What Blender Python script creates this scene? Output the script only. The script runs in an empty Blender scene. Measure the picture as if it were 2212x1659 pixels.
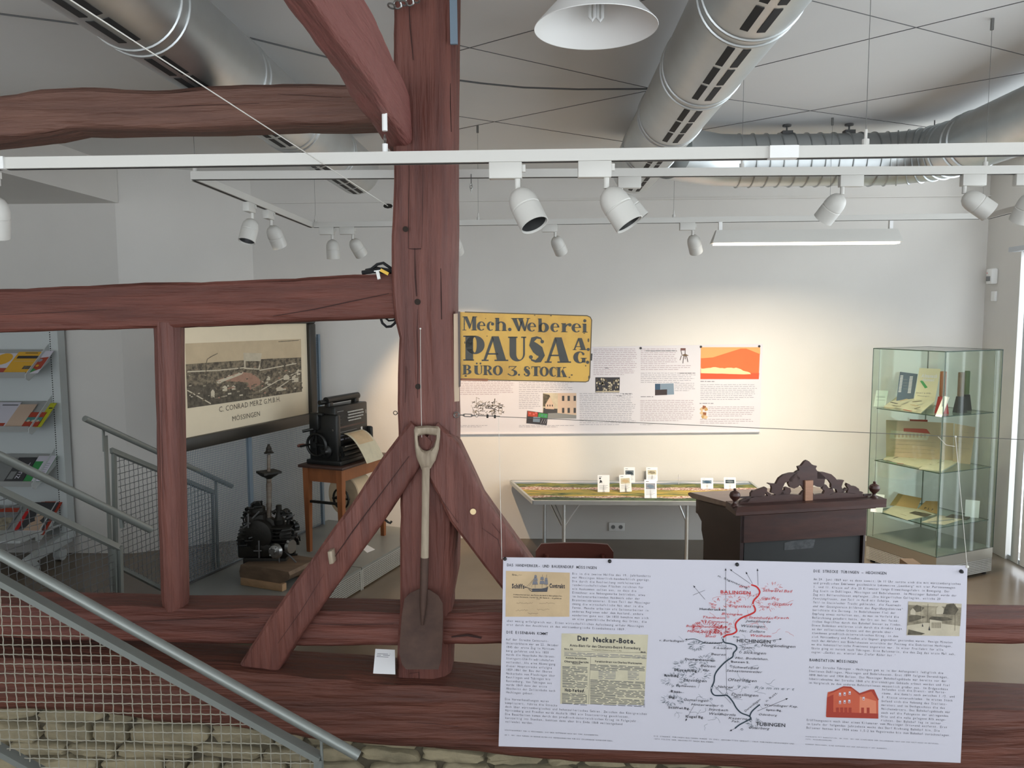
import bpy, bmesh, math, random
from mathutils import Vector as V, Matrix, noise, Quaternion
random.seed(7)
C = bpy.context.scene.collection
SC = bpy.context.scene
rad = math.radians
# ------------------------------------------------------------------ camera
F = 1660.0; CX, CY = 1106.0, 829.5
CAM = V((0, 0, 2.15))
_y = V((64, 149.5, -1660)).normalized()
_z = V((-.00434, 1, 0)); _z.z = (64 * _z.x + 149.5) / 1660.0; _z.normalize()
_x = _y.cross(_z)
RCW = Matrix((_x, _y, _z))                       # camera -> world
cam = bpy.data.cameras.new('camera'); camo = bpy.data.objects.new('camera', cam); C.objects.link(camo)
cam.sensor_width = 36; cam.lens = 36 * F / 2212; cam.clip_start = .02
camo.matrix_world = Matrix.Translation(CAM) @ RCW.to_4x4()
SC.camera = camo
# ------------------------------------------------------------------ exposure, world, big lights
SC.view_settings.view_transform = 'Standard'; SC.view_settings.look = 'None'
SC.view_settings.gamma = 1; SC.view_settings.use_curve_mapping = False
SC.view_settings.exposure = 0.0
cy = SC.cycles
cy.use_denoising = True
cy.max_bounces = 8; cy.diffuse_bounces = 5; cy.glossy_bounces = 4; cy.transmission_bounces = 4; cy.transparent_max_bounces = 24
cy.caustics_reflective = False; cy.caustics_refractive = False; cy.sample_clamp_indirect = 6
w = bpy.data.worlds.new('sky'); SC.world = w; w.use_nodes = True
w.node_tree.nodes['Background'].inputs[0].default_value = (.86, .93, 1, 1)
w.node_tree.nodes['Background'].inputs[1].default_value = 3.0

def area(name, loc, rot, sx, sy, power, col=(1, 1, 1)):
    l = bpy.data.lights.new(name, 'AREA'); l.shape = 'RECTANGLE'; l.size = sx; l.size_y = sy; l.energy = power; l.color = col
    o = bpy.data.objects.new(name, l); C.objects.link(o); o.location = loc; o.rotation_euler = rot
    return o
# daylight outside the window openings; right and rear lamps are added fill
area('fill_right', (4.75, 2.9, 1.8), (0, rad(66), 0), 2.8, 5.2, 85, (.90, .95, 1))
area('daylight_upper', (4.4, 6.1, 3.05), (0, rad(112), 0), .5, 1.1, 22, (.92, .96, 1))
area('fill_rear', (-.5, -2.9, 1.9), (rad(155), 0, 0), 9.2, 2.4, 275, (.94, .97, 1))
def spotlamp(name, loc, target, power, ang, blend, col, size=.03):
    l = bpy.data.lights.new(name, 'SPOT'); l.energy = power; l.spot_size = rad(ang); l.spot_blend = blend; l.color = col; l.shadow_soft_size = size
    o = bpy.data.objects.new(name, l); C.objects.link(o); o.location = loc
    o.rotation_euler = (V(target) - V(loc)).to_track_quat('-Z', 'Y').to_euler()
    return o
# ------------------------------------------------------------------ unprojection
def ray(x, y): return RCW @ V(((x - CX) / F, (CY - y) / F, -1))
def pY(x, y, Y): d = ray(x, y); return CAM + d * (Y / d.y)
def pZ(x, y, z): d = ray(x, y); return CAM + d * ((z - CAM.z) / d.z)
def pP(x, y, P, n): d = ray(x, y); return CAM + d * ((V(P) - CAM).dot(n) / d.dot(n))
# ------------------------------------------------------------------ materials
def lin(c): return tuple(((v / 255) / 12.92 if v / 255 <= .04045 else ((v / 255 + .055) / 1.055) ** 2.4) for v in c[:3]) + (1,)
M = {}
def mat(key, rgb, rough=.6, metal=0, var=0, scale=(8, 8, 8), rgb2=None, bump=0, bscale=None, detail=4, spec=.5, emit=None, estr=0, thr=None, coat=0, bdist=.01):
    m = bpy.data.materials.new(key); m.use_nodes = True; nt = m.node_tree; b = nt.nodes['Principled BSDF']
    b.inputs['Base Color'].default_value = lin(rgb); b.inputs['Roughness'].default_value = rough; b.inputs['Metallic'].default_value = metal
    b.inputs['Specular IOR Level'].default_value = spec
    if coat: b.inputs['Coat Weight'].default_value = coat
    if emit: b.inputs['Emission Color'].default_value = lin(emit); b.inputs['Emission Strength'].default_value = estr
    if var or bump:
        tc = nt.nodes.new('ShaderNodeTexCoord'); mp = nt.nodes.new('ShaderNodeMapping'); mp.inputs['Scale'].default_value = scale
        nt.links.new(tc.outputs['Object'], mp.inputs['Vector'])
        nz = nt.nodes.new('ShaderNodeTexNoise'); nz.inputs['Scale'].default_value = 1; nz.inputs['Detail'].default_value = detail; nz.inputs['Roughness'].default_value = .6
        nt.links.new(mp.outputs[0], nz.inputs['Vector'])
        if var:
            r = nt.nodes.new('ShaderNodeValToRGB'); e = r.color_ramp.elements
            c2 = lin(rgb2) if rgb2 else tuple(x * (1 - var) for x in lin(rgb)[:3]) + (1,)
            e[0].position, e[1].position = thr or (.3, .7); e[0].color = c2; e[1].color = lin(rgb)
            nt.links.new(nz.outputs['Fac'], r.inputs['Fac']); nt.links.new(r.outputs['Color'], b.inputs['Base Color'])
        if bump:
            src = nz
            if bscale:
                mp2 = nt.nodes.new('ShaderNodeMapping'); mp2.inputs['Scale'].default_value = bscale; nt.links.new(tc.outputs['Object'], mp2.inputs['Vector'])
                src = nt.nodes.new('ShaderNodeTexNoise'); src.inputs['Scale'].default_value = 1; src.inputs['Detail'].default_value = detail
                nt.links.new(mp2.outputs[0], src.inputs['Vector'])
            bp = nt.nodes.new('ShaderNodeBump'); bp.inputs['Strength'].default_value = bump; bp.inputs['Distance'].default_value = bdist
            nt.links.new(src.outputs['Fac'], bp.inputs['Height']); nt.links.new(bp.outputs['Normal'], b.inputs['Normal'])
    M[key] = m; return m
def glassmat(key, tint, refl=.06):
    m = bpy.data.materials.new(key); m.use_nodes = True; nt = m.node_tree; nt.nodes.remove(nt.nodes['Principled BSDF'])
    t = nt.nodes.new('ShaderNodeBsdfTransparent'); t.inputs[0].default_value = tint + (1,)
    g = nt.nodes.new('ShaderNodeBsdfGlossy'); g.inputs['Roughness'].default_value = .03
    f = nt.nodes.new('ShaderNodeFresnel'); ge = nt.nodes.new('ShaderNodeNewGeometry'); mr = nt.nodes.new('ShaderNodeMapRange'); mr.inputs['To Min'].default_value = 1.45; mr.inputs['To Max'].default_value = 1 / 1.45
    nt.links.new(ge.outputs['Backfacing'], mr.inputs['Value']); nt.links.new(mr.outputs[0], f.inputs[0])
    mx = nt.nodes.new('ShaderNodeMixShader'); nt.links.new(f.outputs[0], mx.inputs[0]); nt.links.new(t.outputs[0], mx.inputs[1]); nt.links.new(g.outputs[0], mx.inputs[2])
    nt.links.new(mx.outputs[0], nt.nodes['Material Output'].inputs[0]); M[key] = m
mat('plaster', (217, 214, 209), .85, var=.05, scale=(1.3, 1.3, 1.3), bump=.05, bscale=(60, 60, 60))
mat('ceil', (228, 228, 226), .9, var=.04, scale=(.9, .9, .9))
mat('floor', (114, 101, 87), .24, var=.2, scale=(1.2, 1.2, 1.2), bump=.02, bscale=(5, 5, 5))
mat('timber_v', (117, 71, 61), .56, var=.3, scale=(22, 22, 1.6), rgb2=(82, 46, 40), bump=1, bscale=(34, 34, 3), detail=9, spec=.4, bdist=.022)
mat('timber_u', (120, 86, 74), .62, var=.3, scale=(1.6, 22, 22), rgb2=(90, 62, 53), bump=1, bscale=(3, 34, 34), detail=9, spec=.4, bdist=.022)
mat('timber_s', (106, 62, 49), .62, var=.3, scale=(1.6, 22, 22), rgb2=(74, 42, 34), bump=1, bscale=(3, 34, 34), detail=9, spec=.4, bdist=.022)
mat('timber_h', (114, 66, 55), .6, var=.3, scale=(1.6, 22, 22), rgb2=(80, 45, 38), bump=1, bscale=(3, 34, 34), detail=9, spec=.4, bdist=.022)
mat('timber_y', (138, 86, 80), .62, var=.3, scale=(9, 1.6, 9), rgb2=(118, 70, 64), bump=1, bscale=(34, 3, 34), detail=9, spec=.4, bdist=.022)
mat('crack', (50, 28, 24), .9)
mat('hole', (44, 34, 28), .95)
mat('scuff', (176, 150, 140), .8)
mat('galv', (206, 210, 210), .40, .9, var=.14, scale=(3, 3, 3), bump=.12, bscale=(2.5, 2.5, 2.5))
mat('galvrib', (196, 200, 200), .4, .95, var=.2, scale=(14, 14, 14))
mat('slot', (40, 40, 40), .8)
mat('white', (202, 200, 194), .45)
mat('whiter', (235, 235, 233), .5)
mat('railgrey', (128, 132, 128), .4, .35, var=.08, scale=(5, 5, 5))
mat('meshwire', (168, 164, 150), .45, .6)
mat('steel', (150, 150, 148), .3, .9)
mat('wire', (120, 120, 118), .4, .6)
mat('darkwire', (84, 84, 84), .6)
mat('string', (216, 214, 206), .7)
mat('black', (22, 22, 22), .5)
mat('iron', (44, 42, 38), .5, .5, var=.35, scale=(20, 20, 20), bump=.3)
mat('ironmach', (30, 31, 30), .38, .3, var=.3, scale=(20, 20, 20))
mat('rust', (92, 76, 64), .6, .4, var=.6, scale=(10, 10, 26), rgb2=(128, 122, 112))
mat('alu', (190, 188, 178), .3, .9)
mat('woodlight', (184, 148, 112), .6, var=.25, scale=(5, 22, 22), bump=.2)
mat('woodmid', (120, 98, 78), .65, var=.4, scale=(4, 20, 22), bump=.3)
mat('oak', (146, 88, 50), .5, var=.3, scale=(16, 16, 3), bump=.15)
mat('oaktop', (74, 52, 44), .45, var=.3, scale=(4, 22, 22))
mat('mahog', (72, 42, 34), .42, var=.4, scale=(3, 20, 20), rgb2=(54, 32, 28), bump=.1)
mat('mahogdk', (50, 34, 32), .45, var=.3, scale=(6, 6, 20))
mat('deskblack', (44, 46, 46), .6, var=.25, scale=(4, 4, 4))
mat('chalk', (92, 94, 96), .8, var=.5, scale=(30, 30, 30), rgb2=(58, 60, 62))
mat('rawblock', (176, 132, 106), .7, var=.25, scale=(6, 6, 30))
mat('chairwood', (104, 56, 46), .42, var=.25, scale=(3, 14, 14))
mat('spadewood', (172, 158, 138), .7, var=.45, scale=(30, 30, 5), rgb2=(128, 112, 94), bump=.3)
mat('spademetal', (92, 70, 60), .65, .35, var=.4, scale=(9, 9, 9), rgb2=(70, 52, 46), bump=.2)
mat('stone', (158, 146, 118), .9, var=.45, scale=(5, 5, 7), rgb2=(112, 104, 84), bump=.9, bscale=(16, 16, 16), detail=8)
mat('mortar', (92, 84, 68), .95, var=.4, scale=(9, 9, 9), bump=.6)
mat('platform', (132, 134, 130), .38, var=.1, scale=(2, 2, 2))
mat('perf', (196, 196, 190), .4, .4)
mat('signyel', (206, 160, 62), .5, var=.35, scale=(7, 7, 5), rgb2=(176, 130, 46), thr=(.25, .6))
mat('signedge', (84, 70, 46), .6)
mat('signblk', (50, 48, 40), .5, var=.2, scale=(12, 12, 12))
mat('beigewood', (196, 172, 146), .6, var=.15, scale=(10, 10, 3))
mat('paper', (202, 200, 211), .75)
mat('paper2', (206, 204, 210), .75)
mat('card', (240, 240, 242), .7)
mat('ink', (52, 52, 58), .8)
mat('inklt', (118, 118, 126), .8)
mat('inkmid', (88, 88, 94), .8)
mat('inkpink', (158, 142, 152), .8)
mat('inkpale', (146, 146, 156), .8)
mat('red', (190, 34, 34), .7)
mat('redthin', (204, 96, 92), .7)
mat('blueblk', (44, 58, 70), .7)
mat('greyink', (104, 114, 122), .7)
mat('tan', (204, 178, 142), .8, var=.18, scale=(9, 9, 9))
mat('tanlt', (206, 198, 172), .8, var=.14, scale=(14, 14, 14))
mat('sepia', (92, 84, 70), .8, var=.6, scale=(24, 24, 24), rgb2=(168, 158, 136))
mat('sepiadk', (58, 54, 46), .8, var=.5, scale=(30, 30, 30), rgb2=(110, 102, 86))
mat('sepialt', (196, 186, 164), .8, var=.2, scale=(20, 20, 20))
mat('orange', (226, 112, 62), .75, var=.12, scale=(2, 2, 2))
mat('orangedk', (206, 84, 50), .75)
mat('orangelt', (236, 160, 100), .75)
mat('cream', (240, 212, 164), .75, var=.1, scale=(9, 9, 9))
mat('redhouse', (196, 92, 66), .75, var=.12, scale=(9, 9, 9))
mat('redhousedk', (160, 58, 44), .75)
mat('redhouselt', (214, 128, 98), .75)
mat('yellow', (214, 164, 44), .6)
mat('lime', (176, 178, 44), .6)
mat('teal', (78, 130, 126), .6)
mat('green', (58, 140, 78), .6)
mat('brick', (164, 64, 44), .6)
mat('peach', (196, 172, 152), .6)
mat('skin', (186, 160, 138), .6)
mat('darkgrey', (62, 62, 64), .6)
mat('midgrey', (128, 130, 130), .6)
mat('slopewood', (134, 112, 96), .34, var=.25, scale=(3, 16, 16), rgb2=(108, 88, 76))
mat('rackgrey', (196, 202, 202), .45)
mat('rackdk', (158, 160, 158), .5)
mat('frameblk', (42, 40, 36), .35, var=.2, scale=(10, 10, 10))
mat('matte', (222, 210, 184), .7, var=.06, scale=(5, 5, 5))
mat('printsky', (196, 178, 148), .75, var=.16, scale=(6, 6, 6))
mat('printtown', (136, 124, 104), .75, var=.7, scale=(26, 26, 34), rgb2=(74, 68, 58), detail=8, thr=(.4, .62))
mat('printdk', (60, 56, 48), .75, var=.5, scale=(30, 30, 30), rgb2=(104, 96, 82))
mat('printroof', (168, 132, 112), .75, var=.2, scale=(30, 30, 30))
mat('printlt', (196, 186, 164), .75)
mat('navy', (42, 72, 98), .55)
mat('buff', (202, 192, 164), .7)
mat('manila', (182, 148, 98), .7, var=.1, scale=(9, 9, 9))
mat('drawing', (184, 162, 134), .7, var=.16, scale=(7, 7, 7))
mat('bristle', (44, 42, 44), .8, var=.3, scale=(60, 60, 6))
mat('olive', (84, 98, 66), .6)
mat('bristlered', (150, 40, 36), .7)
mat('plasticblk', (28, 29, 31), .4)
mat('signal', (212, 168, 40), .5)
mat('plugwhite', (230, 230, 226), .5)
mat('blindw', (206, 212, 220), .6)
mat('frameal', (188, 192, 196), .4, .3)
mat('fland', (128, 128, 62), .7, var=.8, scale=(10, 26, 10), rgb2=(58, 74, 44), detail=6, thr=(.42, .58))
mat('fland2', (176, 150, 68), .7, var=.7, scale=(5, 24, 10), rgb2=(122, 118, 60), detail=6, thr=(.4, .6))
mat('ftown', (206, 192, 180), .7, var=.8, scale=(40, 60, 40), rgb2=(128, 66, 50), detail=8, thr=(.46, .54))
mat('fwood', (64, 84, 52), .7, var=.7, scale=(16, 30, 16), rgb2=(34, 48, 36), detail=6, thr=(.42, .58))
mat('bulb', (255, 255, 255), .3, emit=(255, 214, 150), estr=9)
mat('bulbcool', (240, 240, 240), .25, emit=(240, 245, 255), estr=.9)
mat('bulboff', (214, 216, 216), .2)
mat('tube', (255, 255, 255), .4, emit=(255, 240, 214), estr=6)
mat('bowl', (70, 70, 70), .4, .4)
mat('drum', (206, 184, 152), .6, var=.12, scale=(5, 5, 5))
mat('steelblue', (120, 136, 150), .5, .4)
glassmat('glass', (.915, .955, .925)); glassmat('glassshelf', (.84, .92, .87)); glassmat('winglass', (.97, .985, .98))
mat('glassedge', (58, 78, 70), .2)
# ------------------------------------------------------------------ mesh builder
class MB:
    def __init__(s, m=None): s.v = []; s.f = []; s.fm = []; s.mats = []; s.cur = 0; s.sm = 35; s.m(m) if m else None
    def m(s, key):
        if key not in s.mats: s.mats.append(key)
        s.cur = s.mats.index(key); return s
    def add(s, vs, fs):
        b = len(s.v); s.v += [V(p) for p in vs]; s.f += [[i + b for i in f] for f in fs]; s.fm += [s.cur] * len(fs); return s
    def face(s, pts): return s.add(pts, [list(range(len(pts)))])
    def box(s, lo, hi):
        x0, y0, z0 = lo; x1, y1, z1 = hi
        return s.add([(x0, y0, z0), (x1, y0, z0), (x1, y1, z0), (x0, y1, z0), (x0, y0, z1), (x1, y0, z1), (x1, y1, z1), (x0, y1, z1)],
                     [[3, 2, 1, 0], [4, 5, 6, 7], [0, 1, 5, 4], [1, 2, 6, 5], [2, 3, 7, 6], [3, 0, 4, 7]])
    def obox(s, c, ax, ay, az):               # centre + three half axes
        c, ax, ay, az = V(c), V(ax), V(ay), V(az); p = []
        for k in (-1, 1):
            for i, j in ((-1, -1), (1, -1), (1, 1), (-1, 1)): p.append(c + ax * i + ay * j + az * k)
        return s.add(p, [[3, 2, 1, 0], [4, 5, 6, 7], [0, 1, 5, 4], [1, 2, 6, 5], [2, 3, 7, 6], [3, 0, 4, 7]])
    def bbox(s, c, ax, ay, az, b=.004):       # bevelled oriented box
        c = V(c); A = [V(ax), V(ay), V(az)]; L = [a.length for a in A]; U = [a.normalized() for a in A]
        bm = bmesh.new(); bmesh.ops.create_cube(bm, size=2)
        for v in bm.verts: v.co = V((v.co.x * L[0], v.co.y * L[1], v.co.z * L[2]))
        bmesh.ops.bevel(bm, geom=bm.edges[:], offset=min(b, min(L) * .8), segments=2, affect='EDGES', profile=.5)
        bm.verts.index_update()
        s.add([c + U[0] * v.co.x + U[1] * v.co.y + U[2] * v.co.z for v in bm.verts], [[v.index for v in f.verts] for f in bm.faces]); bm.free(); return s
    def bar(s, a, b, wd, ht, up=(0, 0, 1)):   # rectangular bar a->b
        a, b = V(a), V(b); d = (b - a); L = d.length; d.normalize(); sd = d.cross(V(up)).normalized(); u = sd.cross(d)
        return s.obox((a + b) / 2, d * (L / 2), sd * (wd / 2), u * (ht / 2))
    def prism(s, pts, ext):
        pts = [V(p) for p in pts]; e = V(ext); n = len(pts)
        fs = [list(range(n))[::-1], list(range(n, 2 * n))] + [[i, (i + 1) % n, n + (i + 1) % n, n + i] for i in range(n)]
        return s.add(pts + [p + e for p in pts], fs)
    def tube(s, pts, r, n=8, closed=False, caps=True):
        pts = [V(p) for p in pts]; N = len(pts); R = r if isinstance(r, (list, tuple)) else [r] * N
        ring = []; prev = None; vs = []
        for i, p in enumerate(pts):
            if closed: t = pts[(i + 1) % N] - pts[i - 1]
            else: t = pts[min(i + 1, N - 1)] - pts[max(i - 1, 0)]
            if t.length < 1e-9: t = V((0, 0, 1))
            t.normalize()
            if prev is None:
                a = V((0, 0, 1)) if abs(t.z) < .9 else V((1, 0, 0)); prev = t.cross(a).normalized()
            prev = (prev - t * prev.dot(t)); prev.normalize(); b = t.cross(prev)
            for k in range(n):
                an = 2 * math.pi * k / n; vs.append(p + (prev * math.cos(an) + b * math.sin(an)) * R[i])
        fs = []
        for i in range(N if closed else N - 1):
            j = (i + 1) % N
            for k in range(n): fs.append([i * n + k, i * n + (k + 1) % n, j * n + (k + 1) % n, j * n + k])
        if caps and not closed: fs += [list(range(n))[::-1], [(N - 1) * n + k for k in range(n)]]
        return s.add(vs, fs)
    def lathe(s, prof, o=(0, 0, 0), d=(0, 0, 1), n=24, caps=True):   # prof: (r, h) along d
        o, d = V(o), V(d).normalized(); a = d.orthogonal().normalized(); b = d.cross(a); vs = []; fs = []; m = len(prof)
        for r, h in prof:
            for k in range(n):
                an = 2 * math.pi * k / n; vs.append(o + d * h + (a * math.cos(an) + b * math.sin(an)) * max(r, 1e-5))
        for i in range(m - 1):
            for k in range(n): fs.append([i * n + k, i * n + (k + 1) % n, (i + 1) * n + (k + 1) % n, (i + 1) * n + k])
        if caps: fs += [list(range(n))[::-1], [(m - 1) * n + k for k in range(n)]]
        return s.add(vs, fs)
    def cyl(s, a, b, r, n=16): return s.lathe([(r, 0), (r, (V(b) - V(a)).length)], a, V(b) - V(a), n)
    def ball(s, c, r, n=12, sq=(1, 1, 1)):
        vs = []; fs = []; m = n // 2
        for i in range(m + 1):
            t = math.pi * i / m
            for k in range(n):
                p = 2 * math.pi * k / n; vs.append(V(c) + V((r * sq[0] * math.sin(t) * math.cos(p), r * sq[1] * math.sin(t) * math.sin(p), r * sq[2] * math.cos(t))))
        for i in range(m):
            for k in range(n): fs.append([i * n + k, (i + 1) * n + k, (i + 1) * n + (k + 1) % n, i * n + (k + 1) % n])
        return s.add(vs, fs)
    def torus(s, c, axis, R, r, n=28, k=8, a0=0, a1=360):
        ax = V(axis).normalized(); a = ax.orthogonal().normalized(); b = ax.cross(a); full = a1 - a0 >= 360
        pts = [V(c) + (a * math.cos(rad(t)) + b * math.sin(rad(t))) * R for t in [a0 + (a1 - a0) * i / (n if full else n - 1) for i in range(n)]]
        return s.tube(pts, r, k, closed=full)
    def mesh(s, name):
        me = bpy.data.meshes.new(name); me.from_pydata([tuple(v) for v in s.v], [], s.f)
        for k in s.mats: me.materials.append(M[k])
        me.polygons.foreach_set('material_index', s.fm); me.update()
        if s.sm: me.shade_smooth(); me.set_sharp_from_angle(angle=rad(s.sm))
        return me
def wloc(o):
    p = V((0, 0, 0))
    while o: p += o.location; o = o.parent
    return p
def obj(name, mb, parent=None, label=None):
    if parent:
        off = wloc(parent)
        for v in mb.v: v -= off
    o = bpy.data.objects.new(name, mb.mesh(name)); C.objects.link(o)
    if parent: o.parent = parent
    if label: o['label'] = label
    return o
def thing(name, label, cat, loc=(0, 0, 0), group=None):
    o = bpy.data.objects.new(name, None); o.empty_display_size = .05; C.objects.link(o); o.location = loc; o['label'] = label; o['category'] = cat
    if group: o['group'] = group
    return o
def solo(name, mb, label, cat, group=None, loc=None):       # a thing that is one mesh
    if loc is not None:
        for v in mb.v: v -= V(loc)
    o = bpy.data.objects.new(name, mb.mesh(name)); C.objects.link(o); o['label'] = label; o['category'] = cat
    if loc is not None: o.location = loc
    if group: o['group'] = group
    return o
def struct(name, mb, parent=None):
    o = obj(name, mb, parent)
    if not parent: o['kind'] = 'structure'
    return o
# ------------------------------------------------------------------ glyphs
_G = {}
def glyph(ch, off=0.0):
    k = (ch, off)
    if k not in _G:
        c = bpy.data.curves.new('g', 'FONT'); c.body = ch; c.size = 1; c.resolution_u = 2; c.offset = off; c.fill_mode = 'FRONT'
        o = bpy.data.objects.new('g', c); C.objects.link(o); bpy.context.view_layer.update()
        e = o.evaluated_get(bpy.context.evaluated_depsgraph_get()); me = e.to_mesh()
        vs = [(v.co.x, v.co.y) for v in me.vertices]; fs = [list(p.vertices) for p in me.polygons]; e.to_mesh_clear()
        bpy.data.objects.remove(o); bpy.data.curves.remove(c)
        xs = [v[0] for v in vs] or [0]; _G[k] = (vs, fs, min(xs), max(xs))
    return _G[k]
_h = glyph('H'); CAPH = max(v[1] for v in _h[0])
# ------------------------------------------------------------------ a flat sheet one can print on
class Sheet:
    def __init__(s, o, u, n, mb=None): s.o = V(o); s.u = V(u).normalized(); s.n = V(n).normalized(); s.d = s.u.cross(s.n); s.mb = mb or MB(); s.l = .0006
    # s.d points down the sheet when u points right and n at the viewer
    def at(s, u, v, lift=None): return s.o + s.u * u + s.d * v + s.n * (s.l if lift is None else lift)
    def uv(s, x, y): p = pP(x, y, s.o, s.n) - s.o; return p.dot(s.u), p.dot(s.d)
    def poly(s, pts, m, lift=None): s.mb.m(m).face([s.at(a, b, lift) for a, b in pts])
    def ppoly(s, px, m, lift=None): s.poly([s.uv(*p) for p in px], m, lift)
    def rect(s, u0, v0, u1, v1, m, lift=None): s.poly([(u0, v1), (u1, v1), (u1, v0), (u0, v0)], m, lift)
    def prect(s, x0, y0, x1, y1, m, lift=None): a = s.uv(x0, y0); b = s.uv(x1, y1); s.rect(a[0], a[1], b[0], b[1], m, lift)
    def line(s, pts, wd, m, lift=None):
        s.mb.m(m); N = len(pts); L = []; Rr = []
        for i in range(N):
            a = pts[max(i - 1, 0)]; b = pts[min(i + 1, N - 1)]; dx, dy = b[0] - a[0], b[1] - a[1]; q = math.hypot(dx, dy) or 1
            nx, ny = -dy / q * wd / 2, dx / q * wd / 2; L.append((pts[i][0] + nx, pts[i][1] + ny)); Rr.append((pts[i][0] - nx, pts[i][1] - ny))
        vs = [s.at(a, b, lift) for a, b in L + Rr]; s.mb.add(vs, [[i, i + 1, N + i + 1, N + i] for i in range(N - 1)])
    def pline(s, px, wd, m, lift=None): s.line([s.uv(*p) for p in px], wd, m, lift)
    def disc(s, u, v, r, m, lift=None, n=14, ry=None): s.poly([(u + r * math.cos(-2 * math.pi * k / n), v + (ry or r) * math.sin(-2 * math.pi * k / n)) for k in range(n)], m, lift)
    def text(s, t, u, v, h, m, width=None, mono=False, shear=0, off=0.0, rot=0, sx=1, lift=None):
        sc = h / CAPH; s.mb.m(m)
        adv = []; x = 0
        if mono:
            for c in t: adv.append(x); x += .62
        else:
            for c in t:
                adv.append(x)
                if c == ' ': x += .28
                else: g = glyph(c, off); x += g[3] - min(g[2], 0) + .07
        k = sx
        if width: k = width / (x * sc)
        ca, sa = math.cos(rot), math.sin(rot)
        for c, a in zip(t, adv):
            if c == ' ': continue
            g = glyph(c, off); ox = a
            if mono: ox = a + (.62 - (g[3] - g[2])) / 2 - g[2]; 
            vs = []; sq = min(1, .56 / max(.01, g[3] - g[2])) if mono else 1; mid = (g[2] + g[3]) / 2
            for p in g[0]:
                X = ((mid + (p[0] - mid) * sq + ox) + shear * p[1]) * sc * k; Y = p[1] * sc
                vs.append(s.at(u + X * ca + Y * sa, v + X * sa - Y * ca, lift))
            s.mb.add(vs, g[1])
        return x * sc * k
    def ptext(s, t, x0, y0, x1, hpx, m, **kw):              # fits between two photo columns on the sheet
        a = s.uv(x0, y0); b = s.uv(x1, y0); hh = s.uv(x0, y0 - hpx); s.text(t, a[0], a[1], a[1] - hh[1], m, width=b[0] - a[0], **kw)
    def words(s, u0, v, u1, h, m, seed, fill=1.0):          # unreadable far-off print
        r = random.Random(seed); u = u0; end = u0 + (u1 - u0) * fill; s.mb.m(m)
        while u < end:
            wl = r.uniform(.012, .05); e = min(u + wl, end); j = r.uniform(-.0008, .0008)
            s.rect(u, v - h / 2 + j, e, v + h / 2 + j, m); u = e + .007
# ------------------------------------------------------------------ timbers
def timber(stations, Y, depth, mkey, amp=.005, ch=.014, seed=0, mb=None, step=.05, back=(0, 1, 0), ch2=None):
    """front-face edge pairs in photo pixels on the plane Y (or 3-D point pairs), lofted backwards by depth"""
    S = []
    for a, b in stations:
        A = pY(a[0], a[1], Y) if len(a) == 2 else V(a); B = pY(b[0], b[1], Y) if len(b) == 2 else V(b); S.append((A, B))
    D = []
    for i in range(len(S) - 1):
        n = max(1, int(((S[i + 1][0] - S[i][0]).length + (S[i + 1][1] - S[i][1]).length) / 2 / step))
        for k in range(n): t = k / n; D.append((S[i][0].lerp(S[i + 1][0], t), S[i][1].lerp(S[i + 1][1], t)))
    D.append(S[-1]); mb = mb or MB(mkey); mb.m(mkey); vs = []; NF = 7
    back = V(back); c2 = ch2 or ch
    for A, B in D:
        wv = B - A; L = wv.length; wv.normalize(); ring = [(0, depth - ch), (0, depth / 2), (0, ch)]
        ring += [(ch + (L - ch - c2) * k / NF, 0) for k in range(NF + 1)] + [(L - c2 * .3, c2 * .45), (L, c2), (L, depth / 2), (L, depth - ch), (L - ch, depth), (L / 2, depth), (ch, depth)]
        for q, d in ring:
            p = A + wv * q + back * d
            nn = noise.noise_vector(p * 3.1 + V((seed * 7.3, 0, 0))) * amp * 1.6 + noise.noise_vector(p * 14 + V((0, seed, 0))) * amp * .5
            if d > depth * .6: nn *= .4
            vs.append(p + nn)
    R = len(vs) // len(D); fs = []
    for i in range(len(D) - 1):
        for k in range(R): fs.append([i * R + k, i * R + (k + 1) % R, (i + 1) * R + (k + 1) % R, (i + 1) * R + k])
    fs += [list(range(R)), [(len(D) - 1) * R + k for k in range(R)][::-1]]
    mb.add(vs, fs); mb.sm = 40; return mb
def crackstrip(px, Y, wd, mkey='crack'):
    """a tapering split in the wood, lying on the face"""
    pts = [pY(x, y, Y) for x, y in px]; mb = MB(mkey); L = []; Rr = []; N = len(pts)
    for i, p in enumerate(pts):
        d = (pts[min(i + 1, N - 1)] - pts[max(i - 1, 0)]).normalized(); sd = V((-d.z, 0, d.x)); t = wd * (.25 + .75 * math.sin(math.pi * (i + .35) / (N + .0))) / 2
        L.append(p + sd * t); Rr.append(p - sd * t)
    mb.add(L + Rr, [[i, i + 1, N + i + 1, N + i] for i in range(N - 1)]); return mb
# ================================================================== the setting
BY, CZ, RX = 7.25, 3.47, 4.06
struct('floor', MB('floor').box((-5.6, -2.7, -.2), (4.3, 7.5, 0)))
struct('ceiling', MB('ceil').box((-5.6, -2.7, CZ), (4.3, 7.5, CZ + .15)))
struct('wall_back', MB('plaster').box((-2.73, BY, 0), (4.3, BY + .2, CZ)))
A, B = V((-2.73, BY, 0)), V((-3.73, 6.7, 0)); nrm = V((B - A).cross(V((0, 0, 1)))).normalized()
if nrm.y < 0: nrm = -nrm
struct('wall_oblique', MB('plaster').prism([A, B, B + nrm * .2, A + nrm * .2], (0, 0, CZ)))
struct('wall_alcove', MB('plaster').box((-5.6, 6.7, 0), (-3.73, 6.9, CZ)))
struct('wall_left', MB('plaster').box((-5.8, -2.7, 0), (-5.6, 7.0, CZ)))
struct('ceiling_bulkhead', MB('plaster').box((-5.6, -2.7, 3.14), (-3.7, 6.7, CZ)))
mb = MB('plaster')
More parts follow.
